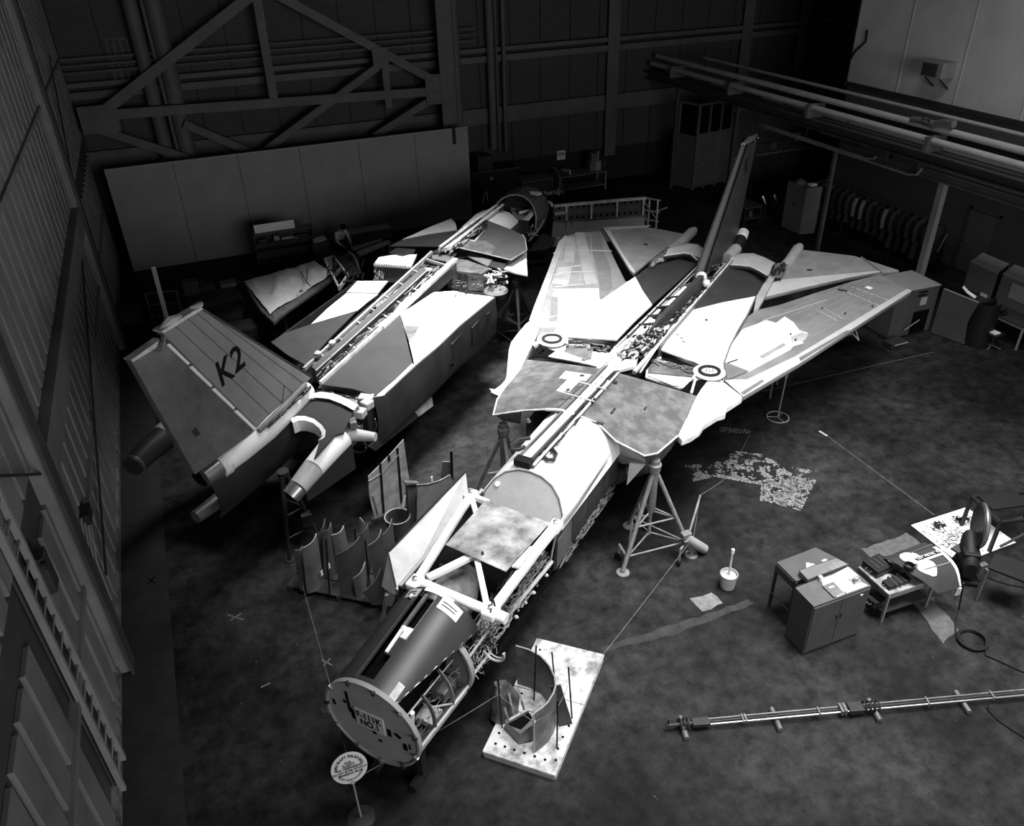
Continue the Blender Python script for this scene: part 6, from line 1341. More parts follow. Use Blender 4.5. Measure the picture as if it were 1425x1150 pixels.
# bucket
bk = thing('white_bucket', 'white bucket with a brush handle standing in it on the open floor', 'bucket', G(1012, 816))
q = G(1012, 816)
part('bucket_body', MB().lathe([(.13, 0), (.165, .32), (.155, .32), (.12, .015)], q, Z, 24), mat('bucket_paint', .5, .6, var=.15, scale=8), bk, True); part('rim', MB().tube([q + V((.165 * cos(a), .165 * sin(a), .32)) for a in [2 * pi * k / 24 for k in range(24)]], .008, 6, closed=True), light_enamel, bk)
part('lid_contents', MB().disc(q + Z * .26, Z, .145, .01, 20), pale_primer, bk); part('wire_handle', MB().tube(arcpts(q + Z * .3, V((1, 0, 0)), V((0, -.5, -.3)), .165, 0, pi, 14), .005, 5), dull_metal, bk)
br = thing('paint_brush', 'wooden brush handle leaning upright in the white bucket', 'brush', q + Z * .27); part('brush_handle', MB().tube([q + V((.02, .03, .275)), q + V((.05, .06, .78))], [.022, .02], 8), scuffed_primer, br, True); part('brush_head', MB().tube([q + V((.048, .058, .76)), q + V((.053, .063, .86))], .03, 8), white_primer, br, True)
# long tube assembly on rollers
ra, rb = G(927, 1010, .12), G(1445, 962, .12); rd = (rb - ra).normalized(); rs = rd.cross(Z).normalized(); LR = (rb - ra).length
rt_ = thing('tube_assembly', 'long assembly of parallel metal tubes with clamps lying on small stands', 'tube assembly', V((ra.x, ra.y, 0)))
at = lambda px: min(max((G(px, 1010 - (px - 927) * 48 / 518, .12) - ra).dot(rd), 0), LR)
for s_, r_, mt, a0 in ((.05, .016, bare_metal, 975), (-.05, .014, dull_metal, 980), (.0, .014, dark_metal, 940)):
    part('long_tube', MB().tube([ra + rd * at(a0) + rs * s_, rb + rs * s_], r_, 8), mt, rt_, True)
part('end_rod', MB().tube([ra, ra + rd * at(985)], .028, 8), dark_metal, rt_)
part('end_block', MB().obox(ra + rd * at(975), rd * .14, rs * .07, Z * .04), dark_metal, rt_, bevel=.01); part('centre_block', MB().obox(ra + rd * at(1190), rd * .12, rs * .09, Z * .05), dark_metal, rt_, bevel=.01)
for px in (1170, 1175): part('centre_flange', MB().obox(ra + rd * at(px), rd * .02, rs * .08, Z * .05), dull_metal, rt_)
for px in (947, 952, 957, 1203, 1209, 1215, 1221):
    part('coil_ring', MB().tube([ra + rd * at(px) + rs * .085 * cos(a) + Z * .085 * sin(a) for a in [2 * pi * k / 14 for k in range(14)]], .015, 6, closed=True), dark_metal, rt_, True)
part('end_lever', MB().tube([ra + rd * at(930), ra + rd * at(930) + Z * .14], .015, 6), dark_metal, rt_)
for px in (1033, 1037, 1139, 1290, 1380): part('clamp', MB().obox(ra + rd * at(px), rd * .012, rs * .07, Z * .03), mid_primer, rt_)
for px in (951, 1080, 1217, 1340):
    c = ra + rd * at(px) + rs * .02; c.z = .05
    part('roller_stand', MB().tube([c - rs * .2, c + rs * .2], .045, 10), dull_metal, rt_, True); part('stand_foot', MB().obox(c - Z * .035, rd * .05, rs * .18, Z * .014), dark_metal, rt_)
# ============================================================ STORED SKINS BETWEEN THE AIRFRAMES
pq = [V((.06, 12.11, .12)), V((1.75, 10.75, .12)), V((2.6, 11.9, .12)), V((.95, 13.3, .12))]
pl2 = thing('storage_pallet', 'dark pallet holding upright skin panels between the airframes', 'pallet', sum(pq, V()) / 4 - Z * .12)
dk_wood = mat('dark_timber', .045, .8, var=.3)
for k in range(4): a, b = k / 4 + .01, (k + 1) / 4 - .01; part('deck_board', MB().prism([pq[0].lerp(pq[3], a), pq[1].lerp(pq[2], a), pq[1].lerp(pq[2], b), pq[0].lerp(pq[3], b)], (0, 0, -.03)), dk_wood, pl2)
for a in (.03, .5, .97): part('runner', MB().bar(pq[0].lerp(pq[1], a) - Z * .075, pq[3].lerp(pq[2], a) - Z * .075, .08, .09), dk_wood, pl2)
sk_m = [mat('stored_skin_a', .10, .55, var=.35), mat('stored_skin_b', .15, .55, var=.35), mat('stored_skin_c', .065, .55, var=.3)]
def stored(pxs, label, m_, h, curl=.10, name='stored_skin_panel', depth=.0):
    """pxs: bottom-left, bottom-right on the deck, then the top-right and top-left (top heights follow from the base)"""
    bl, br_ = G(*pxs[0], .122), G(*pxs[1], .122); n_ = (br_ - bl).cross(Z).normalized()
    tl, tr2 = GP(*pxs[3], bl, V((0, 1, 0))), GP(*pxs[2], br_, V((0, 1, 0)))
    tl.z = min(max(tl.z, .5), h); tr2.z = min(max(tr2.z, .5), h)
    rows = []
    for i in range(4):
        t = i / 3; a, b = bl.lerp(tl, t), br_.lerp(tr2, t); rows.append([a.lerp(b, k / 5) + n_ * curl * sin(pi * k / 5) for k in range(6)])
    t_ = thing(name, label, 'panel', (bl + br_) / 2, 0, 'skins stored upright on the dark pallet')
    part('skin', MB().shell(rows, .012), m_, t_, True); part('edge_flange', MB().tube(rows[-1], .012, 6), pale_primer if m_ is sk_m[1] else dull_metal, t_); part('end_flange', MB().bar(bl, tl, .035, .012, n_), dull_metal, t_)
data = [((419, 822), (431, 815), (420, 760), (410, 766)), ((428, 826), (450, 812), (440, 742), (421, 763)), ((437, 800), (455, 790), (452, 722), (438, 748)), ((452, 806), (470, 796), (459, 722), (450, 740)),
        ((474, 800), (490, 790), (478, 732), (462, 745)), ((474, 830), (512, 815), (500, 742), (468, 772)), ((500, 800), (515, 793), (512, 728), (498, 745)), ((505, 790), (520, 780), (508, 735), (500, 715)),
        ((525, 820), (540, 805), (530, 735), (512, 760)), ((535, 800), (552, 785), (545, 722), (527, 748)), ((497, 832), (510, 826), (508, 782), (492, 805)), ((520, 842), (535, 832), (530, 790), (505, 825))]
for i, d in enumerate(data): stored(d, '%s dark curved skin from the left in the upright row on the dark pallet' % ORD[i], sk_m[i % 3], 1.35, .07)
for i, (a, b) in enumerate((((437, 820), (434, 735)), ((459, 830), (452, 742)), ((497, 815), (490, 712)), ((515, 822), (508, 752)))):
    bt = G(*a, .122); tpz = GP(*b, bt, V((0, 1, 0))); solo('pallet_post', MB().tube([bt, V((tpz.x, bt.y, min(tpz.z, 1.5)))], .016, 8), black, bt, '%s black post from the left among the stored skins' % ORD[i], 'post', 'posts standing in the dark pallet')
for i, (x, y, z_) in enumerate(((448, 798, .5), (458, 788, .6), (513, 822, .45))):
    c = G(x, y, z_); solo('white_tag', MB().obox(c, V((.02, .02, 0)) if i < 2 else V((.05, -.03, .02)), V((-.003, .003, 0)), V((0, 0, .06)) if i < 2 else V((.01, .02, .03))), paper, c, ('white paper tag on the stored skins, leftmost of three', 'white paper tag on the stored skins, middle of three', 'white folded tag hanging low on the stored skins at right')[i], 'tag')
# big pale panel on legs
bpn = [G(541, 768, 1.35), G(648, 656, 1.35), G(652, 690, 1.0), G(557, 838, .95)]
bw = thing('big_white_panel', 'large pale smooth panel tilted on legs beside the cockpit truss', 'panel', G(535, 875))
part('panel_skin', MB().prism(bpn, (bpn[1] - bpn[0]).cross(bpn[3] - bpn[0]).normalized() * .02), mat('pale_panel_paint', .5, .5, g2=.75, scale=1.3, thr=(.35, .7)), bw, bevel=.006)
part('end_plate', MB().prism([G(541, 766, 1.34), G(558, 838, .95), G(548, 830, .9), G(531, 816, .9)], H1 * .02), mid_primer, bw)
part('leg', MB().bar(G(538, 828, .9), G(530, 880, .02), .07, .05, L1), mid_primer, bw); part('leg', MB().bar(V(bpn[2]) + H1 * -.1, V((bpn[2].x - .1, bpn[2].y - .1, .02)), .05, .05, L1), mid_primer, bw); part('leg', MB().bar(bpn[3] + H1 * .3, V((bpn[3].x + .25, bpn[3].y + .2, .02)), .05, .05, L1), mid_primer, bw)
part('top_edge', MB().bar(bpn[0], bpn[1], .03, .03), black, bw)
# quilted upright panel, dark board and grey skin behind
def upright(name, label, pxs, zb, m_, cat='panel', th=.02, extra=None):
    b0, b1 = G(*pxs[0], zb), G(*pxs[1], zb); n_ = (b1 - b0).cross(Z).normalized()
    pts = [b0, b1] + [GP(a, b, b0, n_) for a, b in pxs[2:]]
    t_ = thing(name, label, cat, (b0 + b1) / 2 - Z * zb); part('sheet', MB().prism(pts, n_ * th), m_, t_); return t_, b0 + n_ * (th + .012), n_
t_, b0, n_ = upright('quilted_panel', 'pale creased panel with black straps standing behind the dark pallet', [(521, 722), (556, 706), (569, 668), (565, 640), (561, 611), (548, 626), (530, 645), (512, 663), (513, 688)], .05, mat('creased_cloth', .3, .8, g2=.55, scale=3, thr=(.4, .65)))
for a, b in (((529, 645), (534, 714)), ((553, 624), (559, 700)), ((541, 634), (542, 642))): part('strap', MB().bar(GP(*a, b0, n_), GP(*b, b0, n_), .045, .02, n_), black, t_)
for a, b in (((513, 670), (529, 660)), ((519, 690), (526, 715)), ((531, 660), (555, 632))): part('fold', MB().tube([GP(*a, b0, n_), GP(*b, b0, n_)], .02, 6), light_enamel, t_, True)
for p in ((521, 722), (556, 706)): part('foot', MB().obox(G(*p, .025), (.06, 0, 0), (0, .06, 0), (0, 0, .025)), dk_wood, t_)
t_, b0, n_ = upright('dark_board', 'dark board standing beside the pale grey skin behind the pallet', [(567, 735), (579, 730), (579, 672), (564, 673)], .02, sk_m[0], th=.1)
part('bracket', MB().tube([GP(563, 690, b0, n_), GP(561, 705, b0 + n_ * .08, n_), GP(560, 708, b0 + n_ * .08, n_)], .03, 6), pale_primer, t_)
part('cap', MB().bar(GP(562, 671, b0, n_), GP(581, 672, b0, n_), .12, .03), dull_metal, t_)
t_, b0, n_ = upright('grey_skin_panel', 'plain grey skin panel standing behind the large pale panel', [(579, 745), (640, 700), (626, 661), (612, 669), (595, 674), (580, 675)], .02, mat('plain_skin', .2, .6, var=.25))
part('top_edge', MB().tube([GP(a, b, b0, n_) for a, b in ((580, 675), (595, 674), (612, 669), (626, 661))], .012, 6), light_enamel, t_); part('tab', MB().obox(GP(601, 667, b0, n_), (.02, .02, 0), (-.004, .004, 0), (0, 0, .06)), paper, t_)
t_, b0, n_ = upright('small_dark_board', 'small dark board standing alone farther back behind the grey skin', [(614, 662), (627, 662), (626, 642), (616, 642)], .02, sk_m[1], th=.03)
part('post', MB().bar(GP(629, 665, b0, n_), GP(628, 628, b0, n_), .06, .04, n_), black, t_)
bn = thing('dark_bin', 'low dark bin with a bright rim behind the stored skins', 'bin', G(555, 740)); c = G(556, 742)
part('bin_body', MB().lathe([(.22, .02), (.26, .45), (.24, .45), (.2, .05)], c, Z, 20), sk_m[2], bn, True); part('rim', MB().tube([c + V((.26 * cos(a), .26 * sin(a), .45)) for a in [2 * pi * k / 24 for k in range(24)]], .015, 6, closed=True), light_enamel, bn)
# ============================================================ ALONG THE BACK, LEFT
YSH = 28.4
def SH(px, py, Y=YSH): return GY(px, py, Y)
a, b = SH(352, 326), SH(434, 318); ht = (a.z + b.z) / 2
su_ = thing('open_shelf_unit', 'dark open shelf unit before the partition with a white board on top', 'shelf', ((a.x + b.x) / 2, YSH, 0))
shm = mat('shelf_paint', .04, .6, var=.2)
for x in (a.x, b.x): part('side_panel', MB().box(x - .02, x + .02, YSH, YSH + .4, 0, ht), shm, su_)
part('back_panel', MB().box(a.x, b.x, YSH + .38, YSH + .4, 0, ht), shm, su_)
for z_ in (.1, .5, .9, 1.2, ht): part('shelf_board', MB().box(a.x, b.x, YSH, YSH + .38, z_ - .03, z_), grey_enamel if z_ == ht else shm, su_)
w0, w1 = SH(355, 325, YSH + .2), SH(411, 319, YSH + .2)
solo('white_board', MB().prism([V((w0.x, YSH + .18, ht + .002)), V((w1.x, YSH + .18, ht + .002)), V((w1.x, YSH + .28, ht + .26)), V((w0.x, YSH + .28, ht + .26))], V((0, .02, 0))), mat('board_white', .8, .7, var=.1), w0, 'long white board propped on top of the dark shelf unit', 'board')
solo('board_cord', MB().tube([SH(384, 322, YSH - .03), SH(391, 330, YSH - .03), SH(393, 345, YSH - .03)], .012, 5), black, SH(384, 322, YSH - .03), 'dark cord hanging down the front of the shelf unit', 'cord')
for i, (px, py, w_, h_, m_, lb) in enumerate(((387, 344, .1, .17, light_enamel, 'pale carton standing upright on the shelf'), (402, 346, .22, .07, pale_primer, 'bent pale bracket lying on the shelf'), (422, 343, .2, .09, dark_metal, 'dark tool lying at the right end of the shelf'), (368, 346, .15, .12, dark_enamel, 'dark box at the left end of the shelf'))):
    p = SH(px, py, YSH + .15); z0 = 1.2 + .001
    t = thing('shelf_item', lb, 'box' if i in (0, 3) else 'tool', (p.x, YSH + .15, z0)); part('body', MB().box(p.x - w_, p.x + w_, YSH + .05, YSH + .25, z0, z0 + h_), m_, t, bevel=.02)
    if i in (1, 2): part('arm', MB().bar((p.x + w_, YSH + .1, z0 + .03), (p.x + w_ + .15, YSH + .02, z0 + .01), .03, .03), m_, t)
p = SH(447, 352, 28.2)
bxp = thing('carton', 'grey carton with white papers on its top beside the shelf unit', 'box', (p.x, 28.2, 0))
part('carton_body', MB().box(p.x - .28, p.x + .28, 28.0, 28.4, 0, 1.05), mat('carton_grey', .09, .8), bxp, bevel=.01); part('flap', MB().prism([(p.x - .28, 28.0, 1.06), (p.x + .28, 28.0, 1.06), (p.x + .3, 27.85, 1.0), (p.x - .3, 27.85, 1.0)], Z * .01), mat('carton_grey', .09, .8), bxp)
for k in range(3): part('paper', MB().prism([(p.x - .22 + .08 * k, 28.05, 1.055 + .02 * k), (p.x + .1 + .08 * k, 28.05, 1.055 + .02 * k), (p.x + .08 + .07 * k, 28.35, 1.10 + .02 * k), (p.x - .2 + .08 * k, 28.35, 1.10 + .02 * k)], Z * .008), canvas, bxp)
q0, q1 = GY(479, 327, 30.3), GY(544, 318, 30.3)
cr = thing('long_crate', 'long pale crate lying against the foot of the partition', 'crate', ((q0.x + q1.x) / 2, 30.3, 0))
for k in range(2): part('crate_board', MB().box(q0.x, q1.x, 30.15, 30.18, .02 + .2 * k, .2 + .2 * k), mid_primer, cr)
part('crate_lid', MB().box(q0.x, q1.x, 30.13, 30.75, .41, .44), pale_primer, cr); part('crate_end', MB().box(q1.x - .03, q1.x, 30.18, 30.7, .02, .41), mid_primer, cr); part('crate_back', MB().box(q0.x, q1.x, 30.7, 30.73, .02, .41), mid_primer, cr); part('crate_end', MB().box(q0.x, q0.x + .03, 30.18, 30.7, .02, .41), mid_primer, cr)
for i, pxs in enumerate(([(496, 350), (540, 334), (544, 337), (500, 356)], [(488, 344), (530, 332), (532, 334), (492, 348)])):
    solo('loose_plank', MB().prism([G(*p_, .5 + .0 * i) for p_ in pxs], (0, 0, -.05)).box(*[c for p_ in ((G(*pxs[0], .5).x, G(*pxs[0], .5).x + .05), (G(*pxs[0], .5).y, G(*pxs[0], .5).y + .05), (0, .45)) for c in p_]).box(*[c for p_ in ((G(*pxs[1], .5).x, G(*pxs[1], .5).x + .05), (G(*pxs[1], .5).y - .05, G(*pxs[1], .5).y), (0, .45)) for c in p_]), scuffed_primer if i == 0 else pale_primer, G(*pxs[0], .5), ('pale plank on low legs nearer the left airframe', 'greyer plank on low legs nearer the long crate')[i], 'plank')
# draped wing section on trestles
cz_ = 1.15
dw = thing('draped_wing_section', 'wing section on trestles under a wrinkled pale canvas', 'wing', G(410, 415))
ed = [G(a, b, cz_) for a, b in ((340, 393), (365, 384), (400, 374), (438, 365), (456, 368), (462, 385), (436, 405), (405, 425), (380, 446), (362, 430), (350, 412))]
part('wing_body', MB().prism([p_ - Z * .05 for p_ in ed], (0, 0, -.14)), dull_metal, dw, bevel=.03)
part('leading_edge', MB().prism([G(a, b, cz_ - .02) for a, b in ((376, 430), (436, 399), (440, 404), (400, 432), (381, 446))], (0, 0, -.12)), mid_primer, dw, bevel=.03)
for t_ in (.3, .62): part('edge_joint', MB().bar(G(376 + 60 * t_, 430 - 31 * t_, cz_), G(381 + 60 * t_, 440 - 35 * t_, cz_), .02, .02), light_enamel, dw)
for p_ in (ed[1], ed[4], ed[8] + (ed[3] - ed[8]) * .2): part('trestle_leg', MB().box(p_.x - .04, p_.x + .04, p_.y - .04, p_.y + .04, 0, cz_ - .2), dark_metal, dw)
crn = [ed[0], ed[3], G(462, 382, cz_), G(376, 438, cz_)]
rows = []
for i in range(17):
    row = []
    for j in range(25):
        u, v = i / 16, j / 24; q = crn[0].lerp(crn[1], v).lerp(crn[3].lerp(crn[2], v), u)
        w_ = noise.noise(V((v * 7 + u * 2, u * 2.2, 1.3))) * .16 + abs(noise.noise(V((v * 11, u * 3, 5.1)))) * .13; ed_ = min(u, 1 - u, v, 1 - v)
        row.append(q + Z * (.03 + w_ * min(1, ed_ * 6 + .3)) + V((noise.noise(V((v * 5, u * 5, 9))) * .05, noise.noise(V((v * 5, u * 5, 4))) * .05, 0)))
    rows.append(row)
cvx = solo('canvas_drape', MB().shell(rows, .01), canvas, crn[0].lerp(crn[2], .5), 'wrinkled pale canvas drape over the wing section by the shelf unit', 'canvas', smooth=True)
solo('strap_ends', MB().tube([G(418, 378, 1.3), G(426, 392, 1.25), G(432, 398, 1.2)], .015, 5).tube([G(428, 372, 1.35), G(427, 390, 1.25)], .012, 5), black, G(424, 385, 1.3), 'thin dark straps lying across the canvas drape', 'strap')
# rib frame piece between drape and airframe
rf = thing('rib_frame', 'open metal rib frame section propped beside the canvas drape', 'frame', G(475, 395))
rfm = [(452, 362), (464, 358), (484, 384), (472, 402)]
P = [G(a, b, 1.25) for a, b in rfm]
for i in range(4): part('frame_bar', MB().bar(P[i], P[(i + 1) % 4], .06, .12), scuffed_primer, rf)
for t_ in (.35, .6): part('frame_rib', MB().bar(P[0].lerp(P[3], t_), P[1].lerp(P[2], t_), .05, .12), light_enamel, rf)
part('web_plate', MB().prism([P[0].lerp(P[3], .0), P[1].lerp(P[2], .0), P[1].lerp(P[2], .35), P[0].lerp(P[3], .35)], (0, 0, -.02)), pale_primer, rf); part('web_hole', MB().disc(P[0].lerp(P[2], .42) + Z * .01, Z, .1, .03, 14), cavity, rf)
part('skin_curve', MB().shell([[G(466, 358, 1.2), G(486, 352, 1.35), G(497, 360, 1.3), G(500, 376, 1.15)], [G(484, 386, 1.2), G(496, 382, 1.35), G(503, 380, 1.3), G(506, 384, 1.15)]], .03), dark_paint, rf, True)
part('curved_tube', MB().tube([G(484, 350, 1.5), G(492, 356, 1.5), G(497, 366, 1.45), G(499, 376, 1.3)], [.03, .05, .05, .03], 8), bare_metal, rf, True)
for p_ in P + [G(498, 376, 1.2)]: part('leg', MB().box(p_.x - .03, p_.x + .03, p_.y - .03, p_.y + .03, 0, 1.15), dark_metal, rf)
part('loose_wires', clutter(401, 26, lambda a, b, c: G(456 + 50 * a, 352 + 40 * b, 1.3 + .12 * c), r=(.01, .03), run=(.1, .4)), wire_dark, rf, kind='stuff')
# benches and clutter at the far left
lbt = [G(256, 412, .85), G(266, 428, .85), G(338, 411, .85), G(326, 397, .85)]
lb_ = table_thing('workbench', 'long dark workbench at the far left behind the fin', 'table', lbt, .05, (0, 1, 2, 3), dark_enamel, dark_enamel)
part('shelf', MB().prism([V((p_.x, p_.y, .3)) for p_ in lbt], (0, 0, -.02)), dark_enamel, lb_)
for i, (px, py, w_, h_, m_, lb) in enumerate(((268, 402, .24, .42, dark_enamel, 'dark upright box on the far left workbench'), (290, 398, .22, .22, dark_metal, 'dark machine vice on the far left workbench'), (318, 392, .25, .14, dull_metal, 'low grey part at the right end of the far left workbench'))):
    p = G(px, py + 6, .851); t = thing('bench_item', lb, 'tool', p); part('body', MB().box(p.x - w_, p.x + w_, p.y - .2, p.y + .2, .851, .851 + h_), m_, t, bevel=.02); part('handle', MB().tube([(p.x, p.y, .851 + h_ * .5), (p.x + w_ + .15, p.y - .25, .9 + h_)], .025, 6), m_, t)
rk2 = thing('tube_rack', 'thin-tubed empty frame standing at the far left', 'frame', G(222, 462))
fr = [G(202, 408, 1.3), G(245, 404, 1.3)]
for p_ in fr: part('upright', MB().tube([p_, V((p_.x, p_.y - .05, .02))], .02, 6), dull_metal, rk2)
for z_ in (1.28, .9, .5): part('cross_tube', MB().tube([V((fr[0].x, fr[0].y, z_)), V((fr[1].x, fr[1].y, z_))], .018, 6), dull_metal, rk2)
for p_ in fr: part('foot', MB().tube([V((p_.x, p_.y - .35, .02)), V((p_.x, p_.y + .35, .02))], .02, 6), dull_metal, rk2)
pa, pb_ = G(231, 455, 3.35), None
pb_ = GP(214, 379, pa, V((0, 1, 0)))
solo('wooden_pole', MB().bar(V((pa.x - .0, pa.y + .3, 0.01)), V((pb_.x, pb_.y + .3, pb_.z)), .09, .05, V((0, 1, 0))), mat('pale_wood', .30, .7, var=.2), V((pa.x, pa.y + .3, 0)), 'pale wooden pole standing behind the fin of the left airframe', 'pole')
for i, (px, py, w_, d_, h_, lb) in enumerate(((318, 446, .5, .4, .5, 'dark crate in the shadow behind the fin, left of the draped wing'), (425, 400, .5, .5, .55, 'dark crate in the shadow under the draped wing'), (100, 338, .3, .3, .5, 'dark box mounted low beside the left wall'), (350, 455, .7, .4, .4, 'low dark crate in the shadow nearest the left airframe'))):
    p = G(px, py + 12); 
    if i == 2: p = V((WX + .45, 26.5, 0))
    t = thing('dark_crate', lb, 'crate', p)
    for k in range(3): part('crate_slat', MB().box(p.x - w_, p.x + w_, p.y - d_, p.y - d_ + .03, .02 + k * h_ / 3, (k + .9) * h_ / 3), dk_wood, t)
    part('crate_body', MB().box(p.x - w_, p.x + w_, p.y - d_ + .03, p.y + d_, .0, h_), dk_wood, t)

# bent-over worker beyond the left airframe
def person(loc, face):
    f = V((cos(face), sin(face), 0)); s = V((-sin(face), cos(face), 0)); L = V((loc[0], loc[1], 0))
    def W(a, b, z): return L + f * a + s * b + Z * z
    J = {'pel': (W(-.08, 0, .98), .15), 'w': (W(.02, 0, 1.10), .14), 'ch': (W(.20, 0, 1.32), .17), 'nk': (W(.34, 0, 1.46), .065), 'hd': (W(.43, 0, 1.55), .095), 'tp': (W(.50, 0, 1.64), .08),
         'lh': (W(-.08, .10, .93), .115), 'lk': (W(.02, .12, .52), .075), 'la': (W(-.06, .12, .10), .05), 'lt': (W(.12, .13, .05), .04), 'rh': (W(-.08, -.10, .93), .115), 'rk': (W(.04, -.12, .52), .075), 'ra': (W(-.02, -.12, .10), .05), 'rt': (W(.16, -.13, .05), .04),
         'ls': (W(.26, .19, 1.38), .075), 'le': (W(.36, .24, 1.10), .05), 'lw': (W(.58, .16, 1.02), .036), 'rs': (W(.26, -.19, 1.38), .075), 're': (W(.36, -.24, 1.10), .05), 'rw': (W(.58, -.16, 1.02), .036)}
    E_ = [('pel', 'w'), ('w', 'ch'), ('ch', 'nk'), ('nk', 'hd'), ('hd', 'tp'), ('pel', 'lh'), ('lh', 'lk'), ('lk', 'la'), ('la', 'lt'), ('pel', 'rh'), ('rh', 'rk'), ('rk', 'ra'), ('ra', 'rt'), ('ch', 'ls'), ('ls', 'le'), ('le', 'lw'), ('ch', 'rs'), ('rs', 're'), ('re', 'rw')]
    for sd, sg_ in (('l', 1), ('r', -1)):
        J[sd + 'p'] = (W(.66, sg_ * .14, 1.0), .034); E_.append((sd + 'w', sd + 'p'))
        for k in range(5):
            o_ = (k - 1.5) * .02 if k < 4 else .05 * -sg_; ln = (.07, .085, .08, .06, .04)[k]
            J['%s%d' % (sd, k)] = (W(.68, sg_ * .14 + o_, .995), .011); J['%s%db' % (sd, k)] = (W(.68 + ln, sg_ * .14 + o_ * 1.4, .96), .008)
            E_ += [(sd + 'p', '%s%d' % (sd, k)), ('%s%d' % (sd, k), '%s%db' % (sd, k))]
    names = list(J); me = bpy.data.meshes.new('person_skeleton'); me.from_pydata([J[n][0] for n in names], [(names.index(a), names.index(b)) for a, b in E_], [])
    o = bpy.data.objects.new('tmp', me); C.objects.link(o); o.modifiers.new('s', 'SKIN'); sub = o.modifiers.new('d', 'SUBSURF'); sub.levels = sub.render_levels = 2
    for i, n in enumerate(names):
        v = me.skin_vertices[0].data[i]; v.radius = (J[n][1], J[n][1]); v.use_root = (n == 'pel')
    dg = bpy.context.evaluated_depsgraph_get(); body = bpy.data.meshes.new_from_object(o.evaluated_get(dg)); bpy.data.objects.remove(o)
    t = thing('person', 'worker in a pale shirt and dark trousers bending forward behind the left airframe', 'person', L)
    inv = WM[t].inverted(); head = J['hd'][0]
    for m_ in (mat('shirt', .7, .9), mat('trousers', .02, .9), mat('skin_tone', .28, .6), mat('shoe', .01, .5)): body.materials.append(m_)
    for p_ in body.polygons:
        c = p_.center; k = 0
        if c.z < .12: k = 3
        elif (c - L).dot(f) < .3 and c.z < 1.06: k = 1
        elif (c - head).length < .17 and c.z > 1.46: k = 2
        elif (c - L).dot(f) > .57 and c.z < 1.1: k = 2
        p_.material_index = k; p_.use_smooth = True
    for v in body.vertices: v.co = inv @ v.co
    b_ = _link('body', body, t); hf = (J['tp'][0] - J['nk'][0]).normalized(); hn = hf.cross(s) * -1
    if hn.dot(f) < 0: hn = -hn
    part('hair', MB().lathe([(.02, .02), (.085, -.01), (.108, -.07), (.10, -.11)], J['tp'][0] + hf * .06 - hn * .02, hf, 16), ink, t, True)
    fc = head + hn * .095
    part('nose', MB().lathe([(.002, .03), (.016, 0)], fc - hf * .005, hn, 8), mat('skin_tone', .28, .6), t, True)
    for sg_ in (1, -1): part('eye', MB().lathe([(.002, .01), (.011, 0)], fc + s * sg_ * .033 + hf * .025 - hn * .008, hn, 8), ink, t); part('ear', MB().lathe([(.01, .02), (.026, .0)], head + s * sg_ * .088, s * sg_, 8), mat('skin_tone', .28, .6), t)
    part('mouth', MB().obox(fc - hf * .045 - hn * .006, s * .022, hf * .004, hn * .004), mat('lip_tone', .12, .6), t)
q = G(470, 322, 1.35); person((q.x, q.y), radians(-75))

# ============================================================ ALONG THE BACK, MIDDLE
def bench(x0, x1, y0, y1, h, name, label, m1_, m2_, drawers=0):
    t = thing(name, label, 'bench', ((x0 + x1) / 2, (y0 + y1) / 2, 0)); part('bench_top', MB().box(x0, x1, y0, y1, h - .05, h), m1_, t, bevel=.008)
    for x in (x0 + .05, x1 - .05):
        for y in (y0 + .05, y1 - .05): part('leg', MB().box(x - .03, x + .03, y - .03, y + .03, 0, h - .05), m2_, t)
    if drawers:
        part('carcass', MB().box(x0 + .12, x1 - .12, y0 + .06, y1 - .05, .1, h - .06), dark_enamel, t)
        for k in range(drawers): a = .12 + (h - .22) * k / drawers; d = part('drawer', MB().box(x0 + .14, x1 - .14, y0 + .03, y0 + .06, a, a + (h - .22) / drawers - .03), grey_enamel, t); part('pull', MB().box((x0 + x1) / 2 - .1, (x0 + x1) / 2 + .1, y0 + .01, y0 + .03, a + .08, a + .1), dull_metal, d)
    else: part('lower_shelf', MB().box(x0 + .03, x1 - .03, y0 + .03, y1 - .03, .22, .26), m1_, t)
    return t
a_, b_ = GY(726, 243, 31.6), GY(770, 240, 31.6)
bench(a_.x, b_.x, 31.6, 32.6, 1.0, 'drawer_bench', 'grey drawer bench with a thick top against the back wall', mid_primer, mid_primer, 3)
a_, b_ = GY(778, 245, 32.0), GY(845, 238, 32.0)
bench(a_.x, b_.x, 32.0, 32.9, .85, 'shelf_bench', 'long light-legged bench with a lower shelf at the back wall', mid_primer, light_enamel)
p = GY(826, 232, 32.4)
c1_ = thing('carton', 'pale carton standing on the back bench near the wall column', 'box', (p.x, 32.4, .85)); part('carton_body', MB().box(p.x - .28, p.x + .25, 32.2, 32.6, .851, 1.3), mid_primer, c1_, bevel=.01); part('carton_front', MB().box(p.x - .02, p.x + .25, 32.17, 32.2, .87, 1.28), light_enamel, c1_)
p2 = thing('carton', 'smaller carton stacked on the pale carton at the back bench', 'box', (p.x, 32.4, 1.3)); part('carton_body', MB().box(p.x - .22, p.x + .12, 32.22, 32.55, 1.302, 1.62), dull_metal, p2, bevel=.01); part('paper_roll', MB().tube([(p.x + .15, 32.3, 1.302), (p.x + .17, 32.32, 1.68)], .05, 10), light_enamel, p2)
